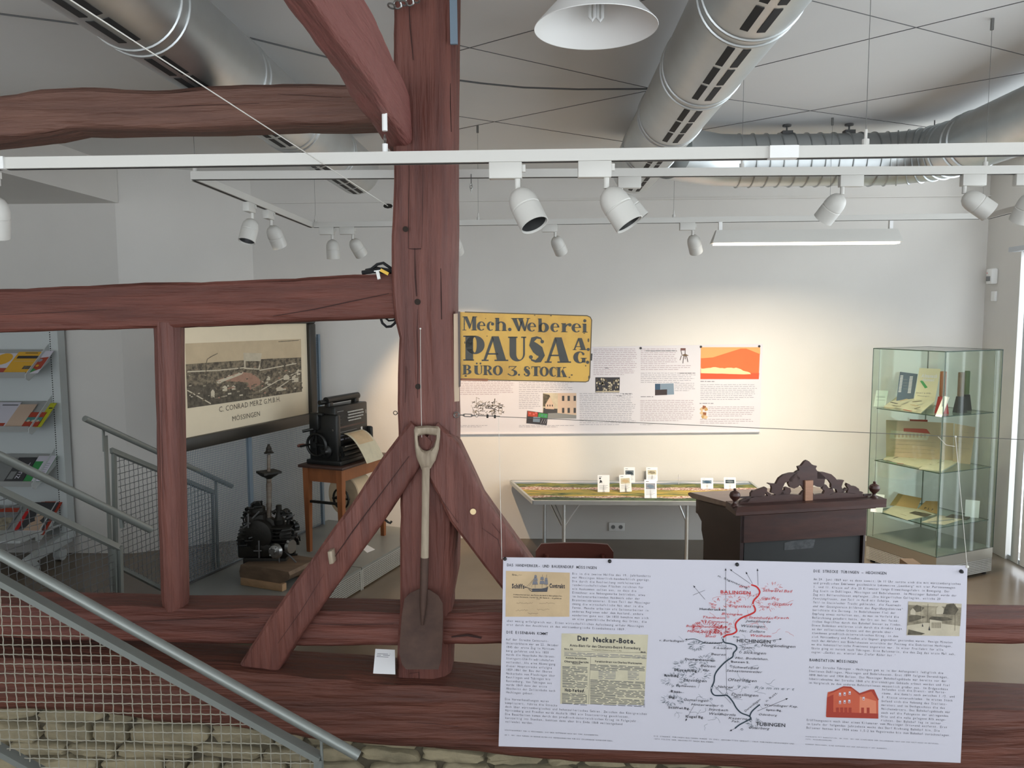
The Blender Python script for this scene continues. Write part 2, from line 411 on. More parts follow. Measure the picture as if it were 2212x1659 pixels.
mb.box((RX, 6.74, 0), (RX + .07, 7.45, CZ)); mb.box((RX, 5.55, 2.70), (RX + .07, 6.74, 2.95)); mb.box((RX, 5.35, 3.42), (RX + .07, 6.74, CZ)); mb.box((RX, 6.66, 2.95), (RX + .07, 6.74, 3.42))
mb.box((RX, 5.35, 0), (RX + .07, 5.55, 3.42)); mb.box((RX, -2.7, 0), (RX + .07, .3, CZ)); mb.box((RX, .3, 0), (RX + .07, 5.35, .3)); mb.box((RX, .3, 3.1), (RX + .07, 5.35, CZ))
struct('wall_right', mb)
mb = MB('plaster')
mb.box((-5.8, -2.7, 0), (-5.2, -2.5, CZ)); mb.box((4.1, -2.7, 0), (4.31, -2.5, CZ)); mb.box((-5.2, -2.7, 0), (4.1, -2.5, .6)); mb.box((-5.2, -2.7, 3.25), (4.1, -2.5, CZ))
struct('wall_front', mb)
def window(name, lo, hi, ax, nm, fr=.05):        # frame bars + one pane, in the wall plane
    mb = MB('frameal'); x0, y0, z0 = lo; x1, y1, z1 = hi
    L0, L1 = (y0, y1) if ax == 'y' else (x0, x1)
    def B(a0, a1, c0, c1): mb.box(*(((x0, a0, c0), (x1, a1, c1)) if ax == 'y' else ((a0, y0, c0), (a1, y1, c1))))
    B(L0, L1, z0, z0 + fr); B(L0, L1, z1 - fr, z1)
    for i in range(nm + 1): p = L0 + (L1 - L0 - fr) * i / nm; B(p, p + fr, z0 + fr, z1 - fr)
    w_ = struct(name, mb); g = MB('winglass')
    if ax == 'y': xm = (x0 + x1) / 2; g.face([(xm, y0, z0), (xm, y1, z0), (xm, y1, z1), (xm, y0, z1)])
    else: ym = (y0 + y1) / 2; g.face([(x0, ym, z0), (x1, ym, z0), (x1, ym, z1), (x0, ym, z1)])
    struct('glass_pane', g, w_); return w_
window('window_1', (RX + .01, 5.55, 2.95), (RX + .04, 6.66, 3.42), 'y', 1, .03)
window('door_1', (RX + .02, 5.55, 0), (RX + .05, 6.79, 2.70), 'y', 1, .04)
window('added_window_right', (RX + .01, .3, .3), (RX + .06, 5.35, 3.1), 'y', 4)  # unseen window, added to let the right fill lamp shine in
window('added_window_rear', (-5.2, -2.64, .6), (4.1, -2.58, 3.25), 'x', 6)  # unseen window, added and widened for the rear fill lamp
z_ = 2.15 + 243 * BY / F
struct('trim_1', MB('plaster').box((-2.7, BY - .022, z_ - .012), (RX, BY, z_)))
mb = MB('blindw')
bt = thing('vertical_blind', 'white vertical slat blind hanging across the bright glass door', 'blind', (3.97, 6.1, 2.66))
obj('head_rail', MB('frameal').box((3.94, 5.5, 2.66), (4.0, 6.72, 2.70)), bt)
for i in range(9):
    yc = 6.493 - .125 * i; a = rad(-2); c, s_ = math.cos(a), math.sin(a)
    obj('slat', MB('blindw').obox((3.97, yc - .03, 1.36), V((-s_, c, 0)) * .054, V((c, s_, 0)) * .0008, (0, 0, 1.30)), bt)
# ------------------------------------------------------------------ rubble plinth under the timber frame
mb = MB('mortar'); mb.box((-5.6, 2.984, 0), (4.05, 3.2, .45)); mb.box((-5.6, 2.984, .45), (-.9, 3.2, .56))
r = random.Random(5); mb.m('stone'); zrow = .0
while zrow < .66:
    h = r.uniform(.05, .12); x = -4.2
    while x < 3.9:
        wd = r.uniform(.08, .34); top = zrow + h
        lim = .50 if x > -.55 else (.56 if x > -1.2 else .64)
        if top < lim + .03:
            cx, cz = x + wd / 2, zrow + h / 2; pts = []; n = 22; tl = r.uniform(-.012, .012)
            for k in range(n):
                t = 2 * math.pi * k / n; q = (abs(math.cos(t)) ** 6 + abs(math.sin(t)) ** 6) ** (-1 / 6)
                pts.append((cx + math.cos(t) * q * (wd / 2 - .006) * r.uniform(.86, 1.03), cz + math.sin(t) * q * (h / 2 - .003) * r.uniform(.76, 1.06) + tl * math.cos(t)))
            yf = r.uniform(2.936, 2.958); b = len(mb.v); vs = [(p[0], 3.0, p[1]) for p in pts] + [(p[0], yf + .008, p[1]) for p in pts] + [(cx + (p[0] - cx) * .93 + r.uniform(-.004, .004), yf + r.uniform(-.003, .003), cz + (p[1] - cz) * .86) for p in pts] + [(cx, yf - .002, cz)]
            fs = []
            for q in range(2):
                for k in range(n): fs.append([q * n + k, q * n + (k + 1) % n, (q + 1) * n + (k + 1) % n, (q + 1) * n + k])
            fs += [[2 * n + k, 2 * n + (k + 1) % n, 3 * n] for k in range(n)]; mb.add(vs, fs)
        x += wd
    zrow += h
mb.sm = 50
struct('wall_plinth', mb)
# ================================================================== timbers
def T(mb, label, loc, cat='beam', name='timber_beam', cracks=(), Y=3.0):
    o = solo(name, mb, label, cat, loc=loc)
    for px, wd in cracks: obj('crack', crackstrip(px, Y - .009, wd), o)
    return o
post = T(timber([((850, -50), (984, -50)), ((850, 100), (981, 100)), ((847, 300), (981, 300)), ((846, 540), (980, 540)), ((846, 640), (979, 640)), ((850, 690), (979, 690)), ((860, 730), (979, 730)), ((861, 900), (985, 900)), ((863, 1250), (984, 1250)), ((864, 1310), (972, 1310)), ((857, 1420), (970, 1420)), ((855, 1488), (968, 1488))],
    3.0, .2, 'timber_v', .006, .012, 1, ch2=.06), 'tall red-brown timber post with the old spade hung on it', pY(910, 1488, 3.1), 'post', 'timber_post',
    [([(896, 536), (897, 600), (900, 640)], .005), ([(902, 668), (901, 720), (903, 790), (902, 860)], .003), ([(876, 790), (877, 800), (875, 870)], .002), ([(952, 580), (953, 640), (954, 690)], .005), ([(884, 352), (883, 430), (882, 536)], .003), ([(914, 352), (913, 430), (911, 535)], .002), ([(882, 537), (896, 538), (910, 537)], .004), ([(883, 0), (886, 60), (893, 130)], .004), ([(972, 930), (974, 1000), (973, 1060)], .004), ([(973, 180), (973, 230), (975, 285)], .004), ([(884, 1455), (905, 1452), (907, 1490)], .003)])
def dots(pts, Y, parent, name='hole', m='hole'):
    for x, y, r_ in pts: p = pY(x, y, Y); obj(name, MB(m).cyl(p, p - V((0, .003, 0)), r_, 14), parent)
dots([(902, 652, .012), (876, 495, .011), (903, 835, .011)], 2.993, post)
obj('fixing_plate', MB('steelblue').bar(pY(979, -20, 3.02), pY(981, 96, 3.02), .028, .012, (0, 1, 0)), post, 'blue grey steel plate')
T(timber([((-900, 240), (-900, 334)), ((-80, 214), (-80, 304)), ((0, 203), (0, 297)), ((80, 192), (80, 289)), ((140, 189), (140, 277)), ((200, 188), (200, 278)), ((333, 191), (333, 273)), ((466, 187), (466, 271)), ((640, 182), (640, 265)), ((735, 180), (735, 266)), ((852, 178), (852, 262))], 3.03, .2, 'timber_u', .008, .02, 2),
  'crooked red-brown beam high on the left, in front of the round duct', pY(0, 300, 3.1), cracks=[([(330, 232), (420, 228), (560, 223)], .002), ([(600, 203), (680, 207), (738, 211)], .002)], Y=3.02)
T(timber([((-900, 640), (-900, 734)), ((-80, 628), (-80, 722)), ((0, 625), (0, 718)), ((133, 618), (133, 714)), ((247, 614), (247, 712)), ((400, 610), (400, 706)), ((533, 605), (533, 701)), ((667, 598), (667, 695)), ((740, 594), (740, 692)), ((852, 590), (852, 688))], 3.02, .18, 'timber_h', .006, .014, 3),
  'broad red-brown beam with a cable bundle on its end by the post', pY(0, 722, 3.1), cracks=[([(590, 683), (680, 668), (740, 655), (840, 634)], .004), ([(0, 680), (100, 676), (230, 669)], .002)], Y=3.01)
T(timber([((322, 696), (378, 696)), ((327, 800), (379, 800)), ((330, 889), (381, 889)), ((334, 1104), (386, 1104)), ((341, 1300), (391, 1300)), ((346, 1326), (388, 1326))], 3.02, .11, 'timber_v', .004, .03, 4),
  'slim red-brown strut left of the framed panorama', pY(360, 1326, 3.08), 'post', 'timber_strut', [([(349, 860), (350, 960), (352, 1080)], .002)], 3.02)
# beam running overhead towards the viewer
za = 2.80; q0, q1, q2, q3 = pZ(848, 345, za), pZ(903, 345, za), pZ(600, 0, za), pZ(690, 0, za); e0, e1 = q2 + (q2 - q0) * .9, q3 + (q3 - q1) * .9
T(timber([(q0 + V((0, .25, 0)), q1 + V((0, .25, 0))), (q0, q1), (q0.lerp(q2, .5), q1.lerp(q3, .5) + V((.012, 0, 0))), (q2, q3), (e0, e1)], 0, .2, 'timber_y', .008, .02, 5, back=(0, 0, 1)),
  'red-brown beam running overhead from the post towards the viewer', e0 + V((0, 0, .1)))
T(timber([((884, 912), (938, 958)), ((825, 990), (890, 1036)), ((740, 1112), (805, 1158)), ((650, 1240), (713, 1284)), ((515, 1436), (592, 1466))], 2.965, .13, 'timber_v', .005, .012, 6),
  'slanting red-brown brace left of the spade with a wooden peg', pY(555, 1455, 3.0), 'brace', 'timber_brace', [([(884, 985), (820, 1070), (760, 1150), (715, 1215)], .004), ([(700, 1240), (650, 1320), (600, 1390)], .002)], 2.965)
br = T(timber([((898, 982), (945, 912)), ((930, 1042), (990, 960)), ((971, 1124), (1043, 1072)), ((1081, 1274), (1150, 1222)), ((1200, 1437), (1268, 1385))], 2.965, .13, 'timber_v', .006, .012, 7),
  'slanting red-brown brace right of the spade with a round peg hole', pY(1230, 1412, 3.0), 'brace', 'timber_brace', [([(1040, 1140), (1075, 1165), (1083, 1190)], .002), ([(1062, 1130), (1080, 1152)], .002), ([(940, 1060), (990, 1130)], .002)], 2.965)
dots([(1022, 1105, .012)], 2.957, br, 'peg_hole', 'cream')
p = pY(718, 1200, 2.95); pg = solo('wooden_peg', MB('spadewood').bbox(p, (.009, 0, .002), (0, .03, 0), (-.003, 0, .026), .004), 'pale wooden peg stuck in the left brace', 'peg', loc=p)
T(timber([((-1000, 1296), (-1000, 1370)), ((-80, 1306), (-80, 1378)), ((180, 1312), (180, 1386)), ((325, 1315), (325, 1390)), ((600, 1320), (600, 1396)), ((868, 1328), (868, 1398))], 3.02, .18, 'timber_h', .006, .014, 8),
  'middle red-brown rail left of the post, carrying the slim strut', pY(300, 1390, 3.1), name='timber_rail', cracks=[([(270, 1345), (400, 1338), (560, 1334)], .003), ([(650, 1346), (740, 1350), (850, 1348)], .003)], Y=3.012)
T(timber([((958, 1326), (958, 1393)), ((1300, 1330), (1300, 1394)), ((1800, 1334), (1800, 1394)), ((2300, 1342), (2300, 1392)), ((3380, 1348), (3380, 1396))], 3.02, .18, 'timber_h', .006, .014, 9),
  'middle red-brown rail right of the post, running behind the front poster', pY(1500, 1394, 3.1), name='timber_rail', cracks=[([(975, 1376), (1010, 1372), (1040, 1378)], .01)], Y=3.012)
T(timber([((-1000, 1404), (-1000, 1520)), ((-90, 1424), (-90, 1534)), ((200, 1436), (200, 1546)), ((600, 1468), (600, 1592)), ((1070, 1504), (1070, 1640)), ((1700, 1530), (1700, 1672)), ((2300, 1548), (2300, 1700)), ((3460, 1566), (3460, 1722))], 2.9, .3, 'timber_s', .01, .03, 10, step=.06),
  'massive red-brown sill beam along the bottom on the stone plinth', pY(1070, 1640, 3.0), name='timber_sill', cracks=[([(880, 1560), (930, 1563), (990, 1570)], .002), ([(420, 1520), (520, 1530), (640, 1545)], .002)], Y=2.888)
# ================================================================== ducts
def duct(name, label, X, z, r_, Y0, Y1, rings, slots, angs):
    d = thing(name, label, 'duct', (X, (Y0 + Y1) / 2, z), 'round ventilation ducts')
    mb = MB('galv').lathe([(r_, 0), (r_, Y1 - Y0 - .03), (r_ * .96, Y1 - Y0)], (X, Y0, z), (0, 1, 0), 48); obj('duct_body', mb, d)
    for y in rings:
        for dy in (0, .06): obj('joint_ring', MB('galv').lathe([(r_, 0), (r_ + .005, .003), (r_ + .006, .008), (r_, .012)], (X, y + dy, z), (0, 1, 0), 48, False), d)
    for y in slots:
        for a in angs:
            a = rad(a); n = V((math.sin(a), 0, -math.cos(a))); t = V((math.cos(a), 0, math.sin(a)))
            obj('vent_slot', MB('slot').obox(V((X, y, z)) + n * (r_ - .003), t * .0135, (0, .094, 0), n * .0045), d)
    return d
sl = [s0 + .22 * k + .1 for s0 in (1.95, 2.74, 3.54, 4.34, 5.14) for k in range(3)]
dr = duct('air_duct', 'shiny round duct running away above the white pendant lamp', .70, 3.225, .176, -2.4, 5.9, [1.85, 2.65, 3.45, 4.25, 5.05], sl, (-17, 1))
dl = duct('air_duct', 'shiny round duct behind the crooked beam on the left', -1.385, 3.225, .172, -2.4, 5.85, [1.85, 2.65, 3.45, 4.25, 5.05], sl, (16, 0))
br_ = thing('branch_duct', 'ribbed spiral duct along the back wall with a bend towards the window', 'duct', (1.7, 5.62, 3.22))
z = 3.225; path = [(.85, 5.25, z), (1.0, 5.4, z), (1.22, 5.56, z), (1.42, 5.6, z), (2.28, 5.6, z)]
for k in range(9): a = rad(90 - 90 * k / 8); path.append((2.33 + .38 * math.cos(a), 5.22 + .38 * math.sin(a), z))
path += [(2.71, 4.6, z), (2.71, -2.4, z)]
obj('duct_body', MB('galv').tube(path, .178, 40), br_)
rib = lambda c, n, w: obj('rib', MB('galvrib').lathe([(.178, -w), (.187, -w / 2), (.187, w / 2), (.178, w)], c, n, 40, False), br_)
for k in range(11):
    x = 1.38 + .093 * k; rib((x, 5.6, z), (1, 0, 0), .006)
for k in range(1, 8):
    a = rad(90 - 90 * k / 8); rib((2.33 + .38 * math.cos(a), 5.22 + .38 * math.sin(a), z), (math.sin(a), -math.cos(a), 0), .006)
for y in (5.1, 5.02, 4.2, 3.4): rib((2.71, y, z), (0, 1, 0), .008)
for x in (1.72, 2.15): obj('hanger_rod', MB('darkwire').cyl((x, 5.6, z + .17), (x, 5.6, CZ), .006, 8).cyl((x, 5.6, CZ - .012), (x, 5.6, CZ), .03, 10).box((x - .035, 5.57, z + .172), (x + .035, 5.63, z + .2)), br_)
# ================================================================== lighting tracks
def rail(label, a, b, wires, extra=None):
    a, b = V(a), V(b); t = thing('track_rail', label, 'track', (a + b) / 2, 'white lighting tracks')
    obj('rail_body', MB('white').bar(a, b, .035, .037), t); d = (b - a).normalized()
    obj('groove', MB('slot').bar(a + V((0, 0, -.0188)), b + V((0, 0, -.0188)), .014, .002), t)
    for p in wires:
        p = V(p); q = a + d * (p - a).dot(d); q.z += .018
        obj('hanger_clip', MB('white').cyl(q, q + V((0, 0, .02)), .011, 10).cyl(q + V((0, 0, .02)), q + V((0, 0, .05)), .005, 8), t)
        obj('hanger_wire', MB('wire').cyl(q + V((0, 0, .05)), (q.x, q.y, CZ), .0011, 5), t)
        if q.y > 3: obj('ceiling_anchor', MB('wire').cyl((q.x, q.y, CZ - .05), (q.x, q.y, CZ), .008, 8), t)
    return t
zr1 = pY(1106, 336, 2.5).z; r1a, r1b = pZ(-60, 355, zr1), pZ(2270, 322, zr1); r1b = r1a + (r1b - r1a) * 1.35
R1 = rail('long white lighting track passing in front of the tall post', r1a, r1b, [pZ(1880, 322, zr1)])
obj('end_cap', MB('whiter').bar(pZ(0, 353, zr1) - V((.0, 0, 0)), pZ(14, 353, zr1), .037, .04), R1)
obj('coupling', MB('whiter').bar(pZ(1660, 328, zr1) + V((0, 0, -.003)), pZ(1722, 327, zr1) + V((0, 0, -.003)), .037, .038), R1)
c0 = pZ(832, 245, 2.8); c1 = V((c0.x, (r1a.lerp(r1b, .28)).y, 0)); t0 = r1a.lerp(r1b, (c0.x - r1a.x) / (r1b.x - r1a.x)); c0 = V((t0.x, t0.y, 2.8))
obj('hanger_sleeve', MB('whiter').cyl((t0.x, t0.y, 2.742), (t0.x, t0.y, 2.797), .0088, 14), R1)
obj('hanger_loop', MB('wire').torus((t0.x, t0.y, 2.716), (1, 0, 0), .014, .0015, 16, 5), R1); obj('hanger_clip', MB('whiter').cyl((t0.x, t0.y, zr1 + .018), (t0.x, t0.y, zr1 + .046), .009, 12), R1)
zr = 2.80; r2a, r2b = pZ(415, 380, zr), pZ(2290, 367, zr); r2b = r2a + (r2b - r2a) * 1.12
R2 = rail('white lighting track running behind the post, just past the front one', r2a, r2b, [pZ(1605, 370, zr), pZ(2128, 368, zr), pZ(422, 380, zr)])
r3a, r3b = pZ(672, 486, zr), pZ(2130, 467, zr)
R3 = rail('farthest white lighting track, above the fluorescent lamp', r3a + V((.02, 0, 0)), r3b, [pZ(682, 486, zr), pZ(1032, 480, zr), pZ(1455, 476, zr), pZ(1790, 472, zr), pZ(2122, 467, zr)])
R4 = rail('short white lighting track on the left running towards the back wall', r2a + V((0, .02, 0)), r3a + V((0, .0, 0)), [])
R5 = rail('short white lighting track at the right end, bending towards the window', r3b + V((.02, 0, 0)), pZ(2250, 437, zr), [])
# ------------------------------------------------------------------ spotlights
HEAD = MB('white').lathe([(.001, .066), (.016, .064), (.03, .056), (.041, .04), (.046, .02), (.047, 0), (.047, -.004), (.0455, -.006), (.0455, -.009), (.047, -.011), (.047, -.072), (.044, -.073), (.041, -.06), (.036, -.02), (.001, -.01)], n=32, caps=False)
HEAD.v = [v + V((0, 0, -.055)) for v in HEAD.v]; HEADm = HEAD.mesh('head')
INN = MB('bowl').lathe([(.0405, -.066), (.036, -.022), (.012, -.013), (.001, -.0125)], n=28, caps=False); INN.v = [v + V((0, 0, -.055)) for v in INN.v]; INNm = INN.mesh('reflector')
def bulbm(k):
    b = MB(k).ball((0, 0, -.083), .017, 12); return b.mesh('bulb')
BUL = {k: bulbm(k) for k in ('bulb', 'bulbcool', 'bulboff')}
def adapter(ax):
    m = MB('white'); d = V((1, 0, 0)) if ax == 'x' else V((0, 1, 0)); s_ = V((0, 1, 0)) if ax == 'x' else V((1, 0, 0))
    return m.bbox(V((0, 0, -.026)) - d * .038, d * .053, s_ * .0175, (0, 0, .026), .003).mesh('adapter')
ADP = {'x': adapter('x'), 'y': adapter('y'), 'X': None}
ADm = MB('white').bbox((.038, 0, -.026), (.053, 0, 0), (0, .0175, 0), (0, 0, .026), .003).mesh('adapter')
STM = MB('white').cyl((0, 0, -.052), (0, 0, -.085), .0095, 12).mesh('stem')
KNB = MB('white').box((.014, -.006, -.03), (.026, .006, -.008)).mesh('locking_tab')
def spot(px, py, rl, ax, aim, label, bulb='bulboff', stem=0, flip=False):
    """px,py = photo position of the stem's top on the track; rl = (a, b) track ends"""
    a, b = V(rl[0]), V(rl[1]); d = (b - a).normalized(); q = pZ(px, py, a.z); p = a + d * (q - a).dot(d); p.z -= .0185
    t = thing('spotlight', label, 'spotlight', p, 'spotlights on the tracks')
    def part(n, me, par=t, lab=None):
        o = bpy.data.objects.new(n, me); C.objects.link(o); o.parent = par
        if lab: o['label'] = lab
        return o
    part('adapter', ADm if flip else ADP[ax]); part('stem', STM)
    if not flip: part('locking_tab', KNB)
    h = part('lamp_head', HEADm); h.location = (0, 0, -.085); h.rotation_euler = V(aim).to_track_quat('-Z', 'Y').to_euler()
    h.location += Vector_off(aim)
    part('reflector', INNm, h); part('bulb', BUL[bulb], h, None if bulb == 'bulboff' else 'lit bulb')
    return t, p + V(h.location) if False else p + h.location
def Vector_off(aim): a = V(aim).normalized(); return V((a.x * .012, a.y * .012, -.012))
L1, L2, L3, L4 = (r1a, r1b), (r2a, r2b), (r3a, r3b), (r2a, r3a)
spot(1117, 336, L1, 'x', (.40, -.36, -.85), 'white spotlight nearest the post on the front track, open mouth turned to the viewer')
spot(1310, 336, L1, 'x', (.50, -.18, -.80), 'white spotlight on the front track, second from the post')
spot(-22, 353, L1, 'x', (-.2, .2, -.9), 'white spotlight half cut by the left picture edge on the front track')
spot(1342, 373, L2, 'x', (.6, -.05, -.7), 'small spotlight mostly hidden behind the second front spotlight', flip=True)
spot(1819, 371, L2, 'x', (-.42, .55, -.75), 'white spotlight above the long fluorescent lamp, turned to the left', flip=True)
spot(2083, 369, L2, 'x', (.72, -.12, -.55), 'white spotlight near the window corner with its mouth turned right', flip=True)
spot(2234, 368, L2, 'x', (-.1, .5, -.8), 'white spotlight cut by the right picture edge before the upper window')
spot(716, 485, L3, 'x', (0, .12, -1), 'small white spotlight pointing straight down at the left end of the far track')
spot(759, 484, L3, 'x', (.3, .62, -.72), 'small white spotlight beside the straight down one on the far track')
_, g1 = spot(978, 481, L3, 'x', (.15, .75, -.65), 'lit spotlight peeking out behind the post', 'bulb')
spot(1199, 478, L3, 'x', (.34, .6, -.72), 'white spotlight alone on the far track, right of the yellow sign')
spot(1497, 475, L3, 'x', (.30, .55, -.76), 'white spotlight just left of the fluorescent lamp on the far track')
_, g2 = spot(534, 433, L4, 'y', (-.12, -.34, -.9), 'white spotlight with a bright lens on the short left track', 'bulbcool')
spot(577, 450, L4, 'y', (.2, .5, -.85), 'white spotlight behind the bright lens one on the short left track')
tg = pY(1012, 900, BY); spotlamp('lamp_behind_post', g1 + (tg - g1).normalized() * .15, tg, 170, 58, .5, (1, .70, .42), .02)
tg = V((-2.0, 6.2, 1.6)); spotlamp('lamp_left_track', g2 + V((0, 0, -.16)), tg, 14, 70, .5, (1, .84, .66), .02)
# ------------------------------------------------------------------ fluorescent lamp
ya = r3a.y + (r3b.y - r3a.y) * .75; a0, a1 = pY(1539, 524, ya - .04), pY(1951, 522, ya - .04); zb = (a0.z + a1.z) / 2; x0, x1 = a0.x, a1.x
fl = thing('fluorescent_lamp', 'long white fluorescent lamp with a lit underside under the far track', 'lamp', ((x0 + x1) / 2, ya, zb + .05))
obj('housing', MB('white').add([(x0, ya - .05, zb), (x1, ya - .05, zb), (x1, ya + .05, zb), (x0, ya + .05, zb), (x0 + .03, ya - .022, zb + .088), (x1 - .03, ya - .022, zb + .088), (x1 - .03, ya + .022, zb + .088), (x0 + .03, ya + .022, zb + .088)], [[4, 5, 6, 7], [0, 1, 5, 4], [1, 2, 6, 5], [2, 3, 7, 6], [3, 0, 4, 7], [3, 2, 1, 0]]), fl)
obj('light_tube', MB('tube').box((x0 + .02, ya - .04, zb - .012), (x1 - .02, ya + .04, zb - .001)), fl, 'lit tube')
for x in (x0 + .06, x1 - .07): obj('bracket', MB('whiter').box((x - .012, ya - .012, zb + .088), (x + .012, ya + .012, zr - .019)), fl)
area('lamp_fluorescent', ((x0 + x1) / 2, ya, zb - .02), (rad(22), 0, 0), x1 - x0 - .1, .06, 60, (1, .84, .62)).data.spread = rad(125)
# ------------------------------------------------------------------ pendant lamp
pc = pY(1287, 62, 2.6); R_ = .2
pl = thing('pendant_lamp', 'white cone pendant lamp near the ceiling at the top of the picture', 'lamp', pc)
obj('shade', MB('whiter').lathe([(R_, 0), (R_ + .001, .002), (.026, .19), (.024, .19), (R_ - .003, .002), (R_, 0)], pc, (0, 0, 1), 56, False), pl)
obj('socket', MB('whiter').cyl(pc + V((0, 0, .10)), pc + V((0, 0, .21)), .022, 16), pl)
for dx, dy in ((-.012, 0), (.014, .006)):
    c = pc + V((dx, dy, .035)); ts = MB('bulboff')
    ts.tube([c + V((-.007, 0, .08)), c + V((-.007, 0, .0)), c + V((0, 0, -.009)), c + V((.007, 0, .0)), c + V((.007, 0, .08))], .0062, 8); obj('bulb', ts, pl)
obj('cord', MB('white').cyl(pc + V((0, 0, .2)), (pc.x, pc.y, CZ), .003, 6), pl)
# ------------------------------------------------------------------ wires under the ceiling
def wire(name, label, pts, r_, m='darkwire', cat='cable', grp=None):
    c = sum((V(p) for p in pts), V((0, 0, 0))) / len(pts); return solo(name, MB(m).tube(pts, r_, 6), label, cat, grp, loc=c)
zw = 3.43
wire('ceiling_cable', 'thick grey cable sagging under the ceiling from the post to the right duct', [pZ(972, 171, zw), pZ(1040, 180, zw), pZ(1130, 189, zw), pZ(1250, 193, zw), pZ(1400, 192, zw)], .005)
wire('ceiling_cable', 'grey cable under the ceiling right of the left duct', [pZ(540, 82, zw), pZ(620, 102, zw), pZ(700, 122, zw), pZ(800, 150, zw)], .004)
wire('ceiling_cable', 'grey cable under the ceiling in the top left corner', [pZ(-80, 22, zw), pZ(0, 30, zw), pZ(110, 44, zw), pZ(230, 60, zw)], .004)
W = [((950, 121), (1500, -30), 'thin wire under the ceiling, passing behind the pendant lamp'), ((960, 91), (1405, 191), 'thin wire from the post sloping down to the right duct, above the grey cable'), ((950, 287), (1420, 192), 'thin wire rising from the post to the right duct, below the grey cable'), ((950, 245), (1360, 308), 'lowest thin wire sloping down between post and right duct'),
     ((1608, 150), (2260, -9), 'thin wire rising to the top right corner'), ((1735, -3), (2270, 134), 'thin wire sloping down to the right edge'), ((1492, 285), (2260, 149), 'long thin wire rising above the ribbed duct'), ((1555, 212), (2012, 276), 'thin wire ending at the clamp above the duct bend')]
for a, b, lb in W: wire('tension_wire', lb, [pZ(a[0], a[1], zw - .01), pZ(b[0], b[1], zw - .01)], .0019, grp='thin wires under the ceiling')
wl = wire('tension_wire', 'pale wire from the left post flank towards the viewer, along the left duct', [pY(846, 450, 3.06), pY(140, -8, 1.5), pY(-100, -164, 1.28)], .0016, 'string', grp='thin wires under the ceiling')
e = pY(838, 445, 3.03); obj('wire_clamp', MB('iron').ball(e, .012, 8, (1.6, .7, .8)), wl)
k = thing('wire_clamp', 'small steel clamp on a rod above the duct bend', 'clamp', pZ(2012, 276, zw - .01)); c = wloc(k)
obj('clamp_body', MB('iron').tube([c, c + V((.03, 0, .0)), c + V((.06, -.03, -.02))], .009, 8), k); obj('rod', MB('darkwire').cyl(c + V((.02, 0, 0)), (c.x + .02, c.y, CZ), .004, 8), k)
w0 = r2a.lerp(r2b, ((pZ(1017, 373, zr).x - r2a.x) / (r2b.x - r2a.x))); w0.z = zr - .016; wz = lambda dx, dz: w0 + V((dx, -.019, dz))
cb = thing('wire_end', 'short wire end with a small turnbuckle hanging from the second track', 'cable', w0)
obj('wire', MB('darkwire').cyl(wz(0, .012), wz(0, -.03), .002, 6), cb); obj('turnbuckle', MB('steel').torus(wz(0, -.046), (0, 1, 0), .006, .002, 14, 5).tube([wz(-.002, -.03), wz(-.006, -.046), wz(0, -.072), wz(.006, -.046), wz(.002, -.03)], .002, 6), cb)
ch = thing('steel_chain', 'bright steel chain at the top edge between beam and post', 'chain', pY(875, 5, 2.9))
for i in range(5): p = pY(846 + 13 * i, 13 - 3.2 * i, 2.9); obj('chain_link', MB('steel').torus(p, (0, 1, .3) if i % 2 else (.2, .3, 1), .014, .0035, 16, 6), ch)
# ================================================================== railings with wire mesh
def meshfill(mb, A, B, t0, t1, b0, b1, pitch, r_, crimp=.0016):
    A, B = V(A), V(B); L = (B - A).length; d = (B - A) / L; n = V((-d.y, d.x, 0)); i = 0
    def path(p, q, ph):
        N = max(2, int((q - p).length / (pitch / 2))); return [p.lerp(q, k / N) + n * (crimp * (1 if (k + ph) % 2 else -1)) for k in range(N + 1)]
    s_ = pitch / 2
    while s_ < L:
        t = s_ / L; zt = t0 + (t1 - t0) * t; zb = b0 + (b1 - b0) * t
        p = A + d * s_
        if zt - zb > .01: mb.tube(path(V((p.x, p.y, zb)), V((p.x, p.y, zt)), i), r_, 4)
        s_ += pitch; i += 1
    z = min(b0, b1) + pitch / 2; i = 0
    while z < max(t0, t1):
        lo, hi = 0.0, 1.0
        for z0, z1, sg in ((t0, t1, 1), (b0, b1, -1)):          # need sg*(zline - z) > 0
            f0, f1 = sg * (z0 - z), sg * (z1 - z)
            if f0 < 0 and f1 < 0: lo, hi = 1, 0
            elif f0 < 0: lo = max(lo, f0 / (f0 - f1))
            elif f1 < 0: hi = min(hi, f0 / (f0 - f1))
        if hi - lo > .02:
            p, q = A.lerp(B, lo), A.lerp(B, hi); mb.tube(path(V((p.x, p.y, z)), V((q.x, q.y, z)), i), r_, 4)
        z += pitch; i += 1
    return mb
# nearest flight
Yc = 2.45; g = lambda x, y: pY(x, y, Yc)
rc = thing('stair_railing', 'nearest grey stair railing sloping across the lower left corner', 'railing', g(400, 1659), 'stair railings with wire mesh')
obj('handrail', MB('railgrey').tube([g(-120, 1130), g(775, 1633)], .0172, 20), rc)
obj('panel_frame', MB('railgrey').bar(g(-120, 1186), g(692, 1638), .02, .042, (0, 1, 0)).bar(g(-120, 1553), g(692, 2004), .02, .04, (0, 1, 0)).bar(g(688, 1640), g(690, 2004), .03, .012, (0, 1, 0)), rc)
obj('panel_groove', MB('darkwire').bar(g(-120, 1190) - V((0, .0105, 0)), g(690, 1641) - V((0, .0105, 0)), .001, .003, (0, 1, 0)), rc)
obj('post', MB('railgrey').cyl(g(694, 1598), g(698, 1730), .0055, 12).bar(g(693, 1640), V((g(694, 1640).x, Yc, 0)), .012, .022, (0, 1, 0)), rc)
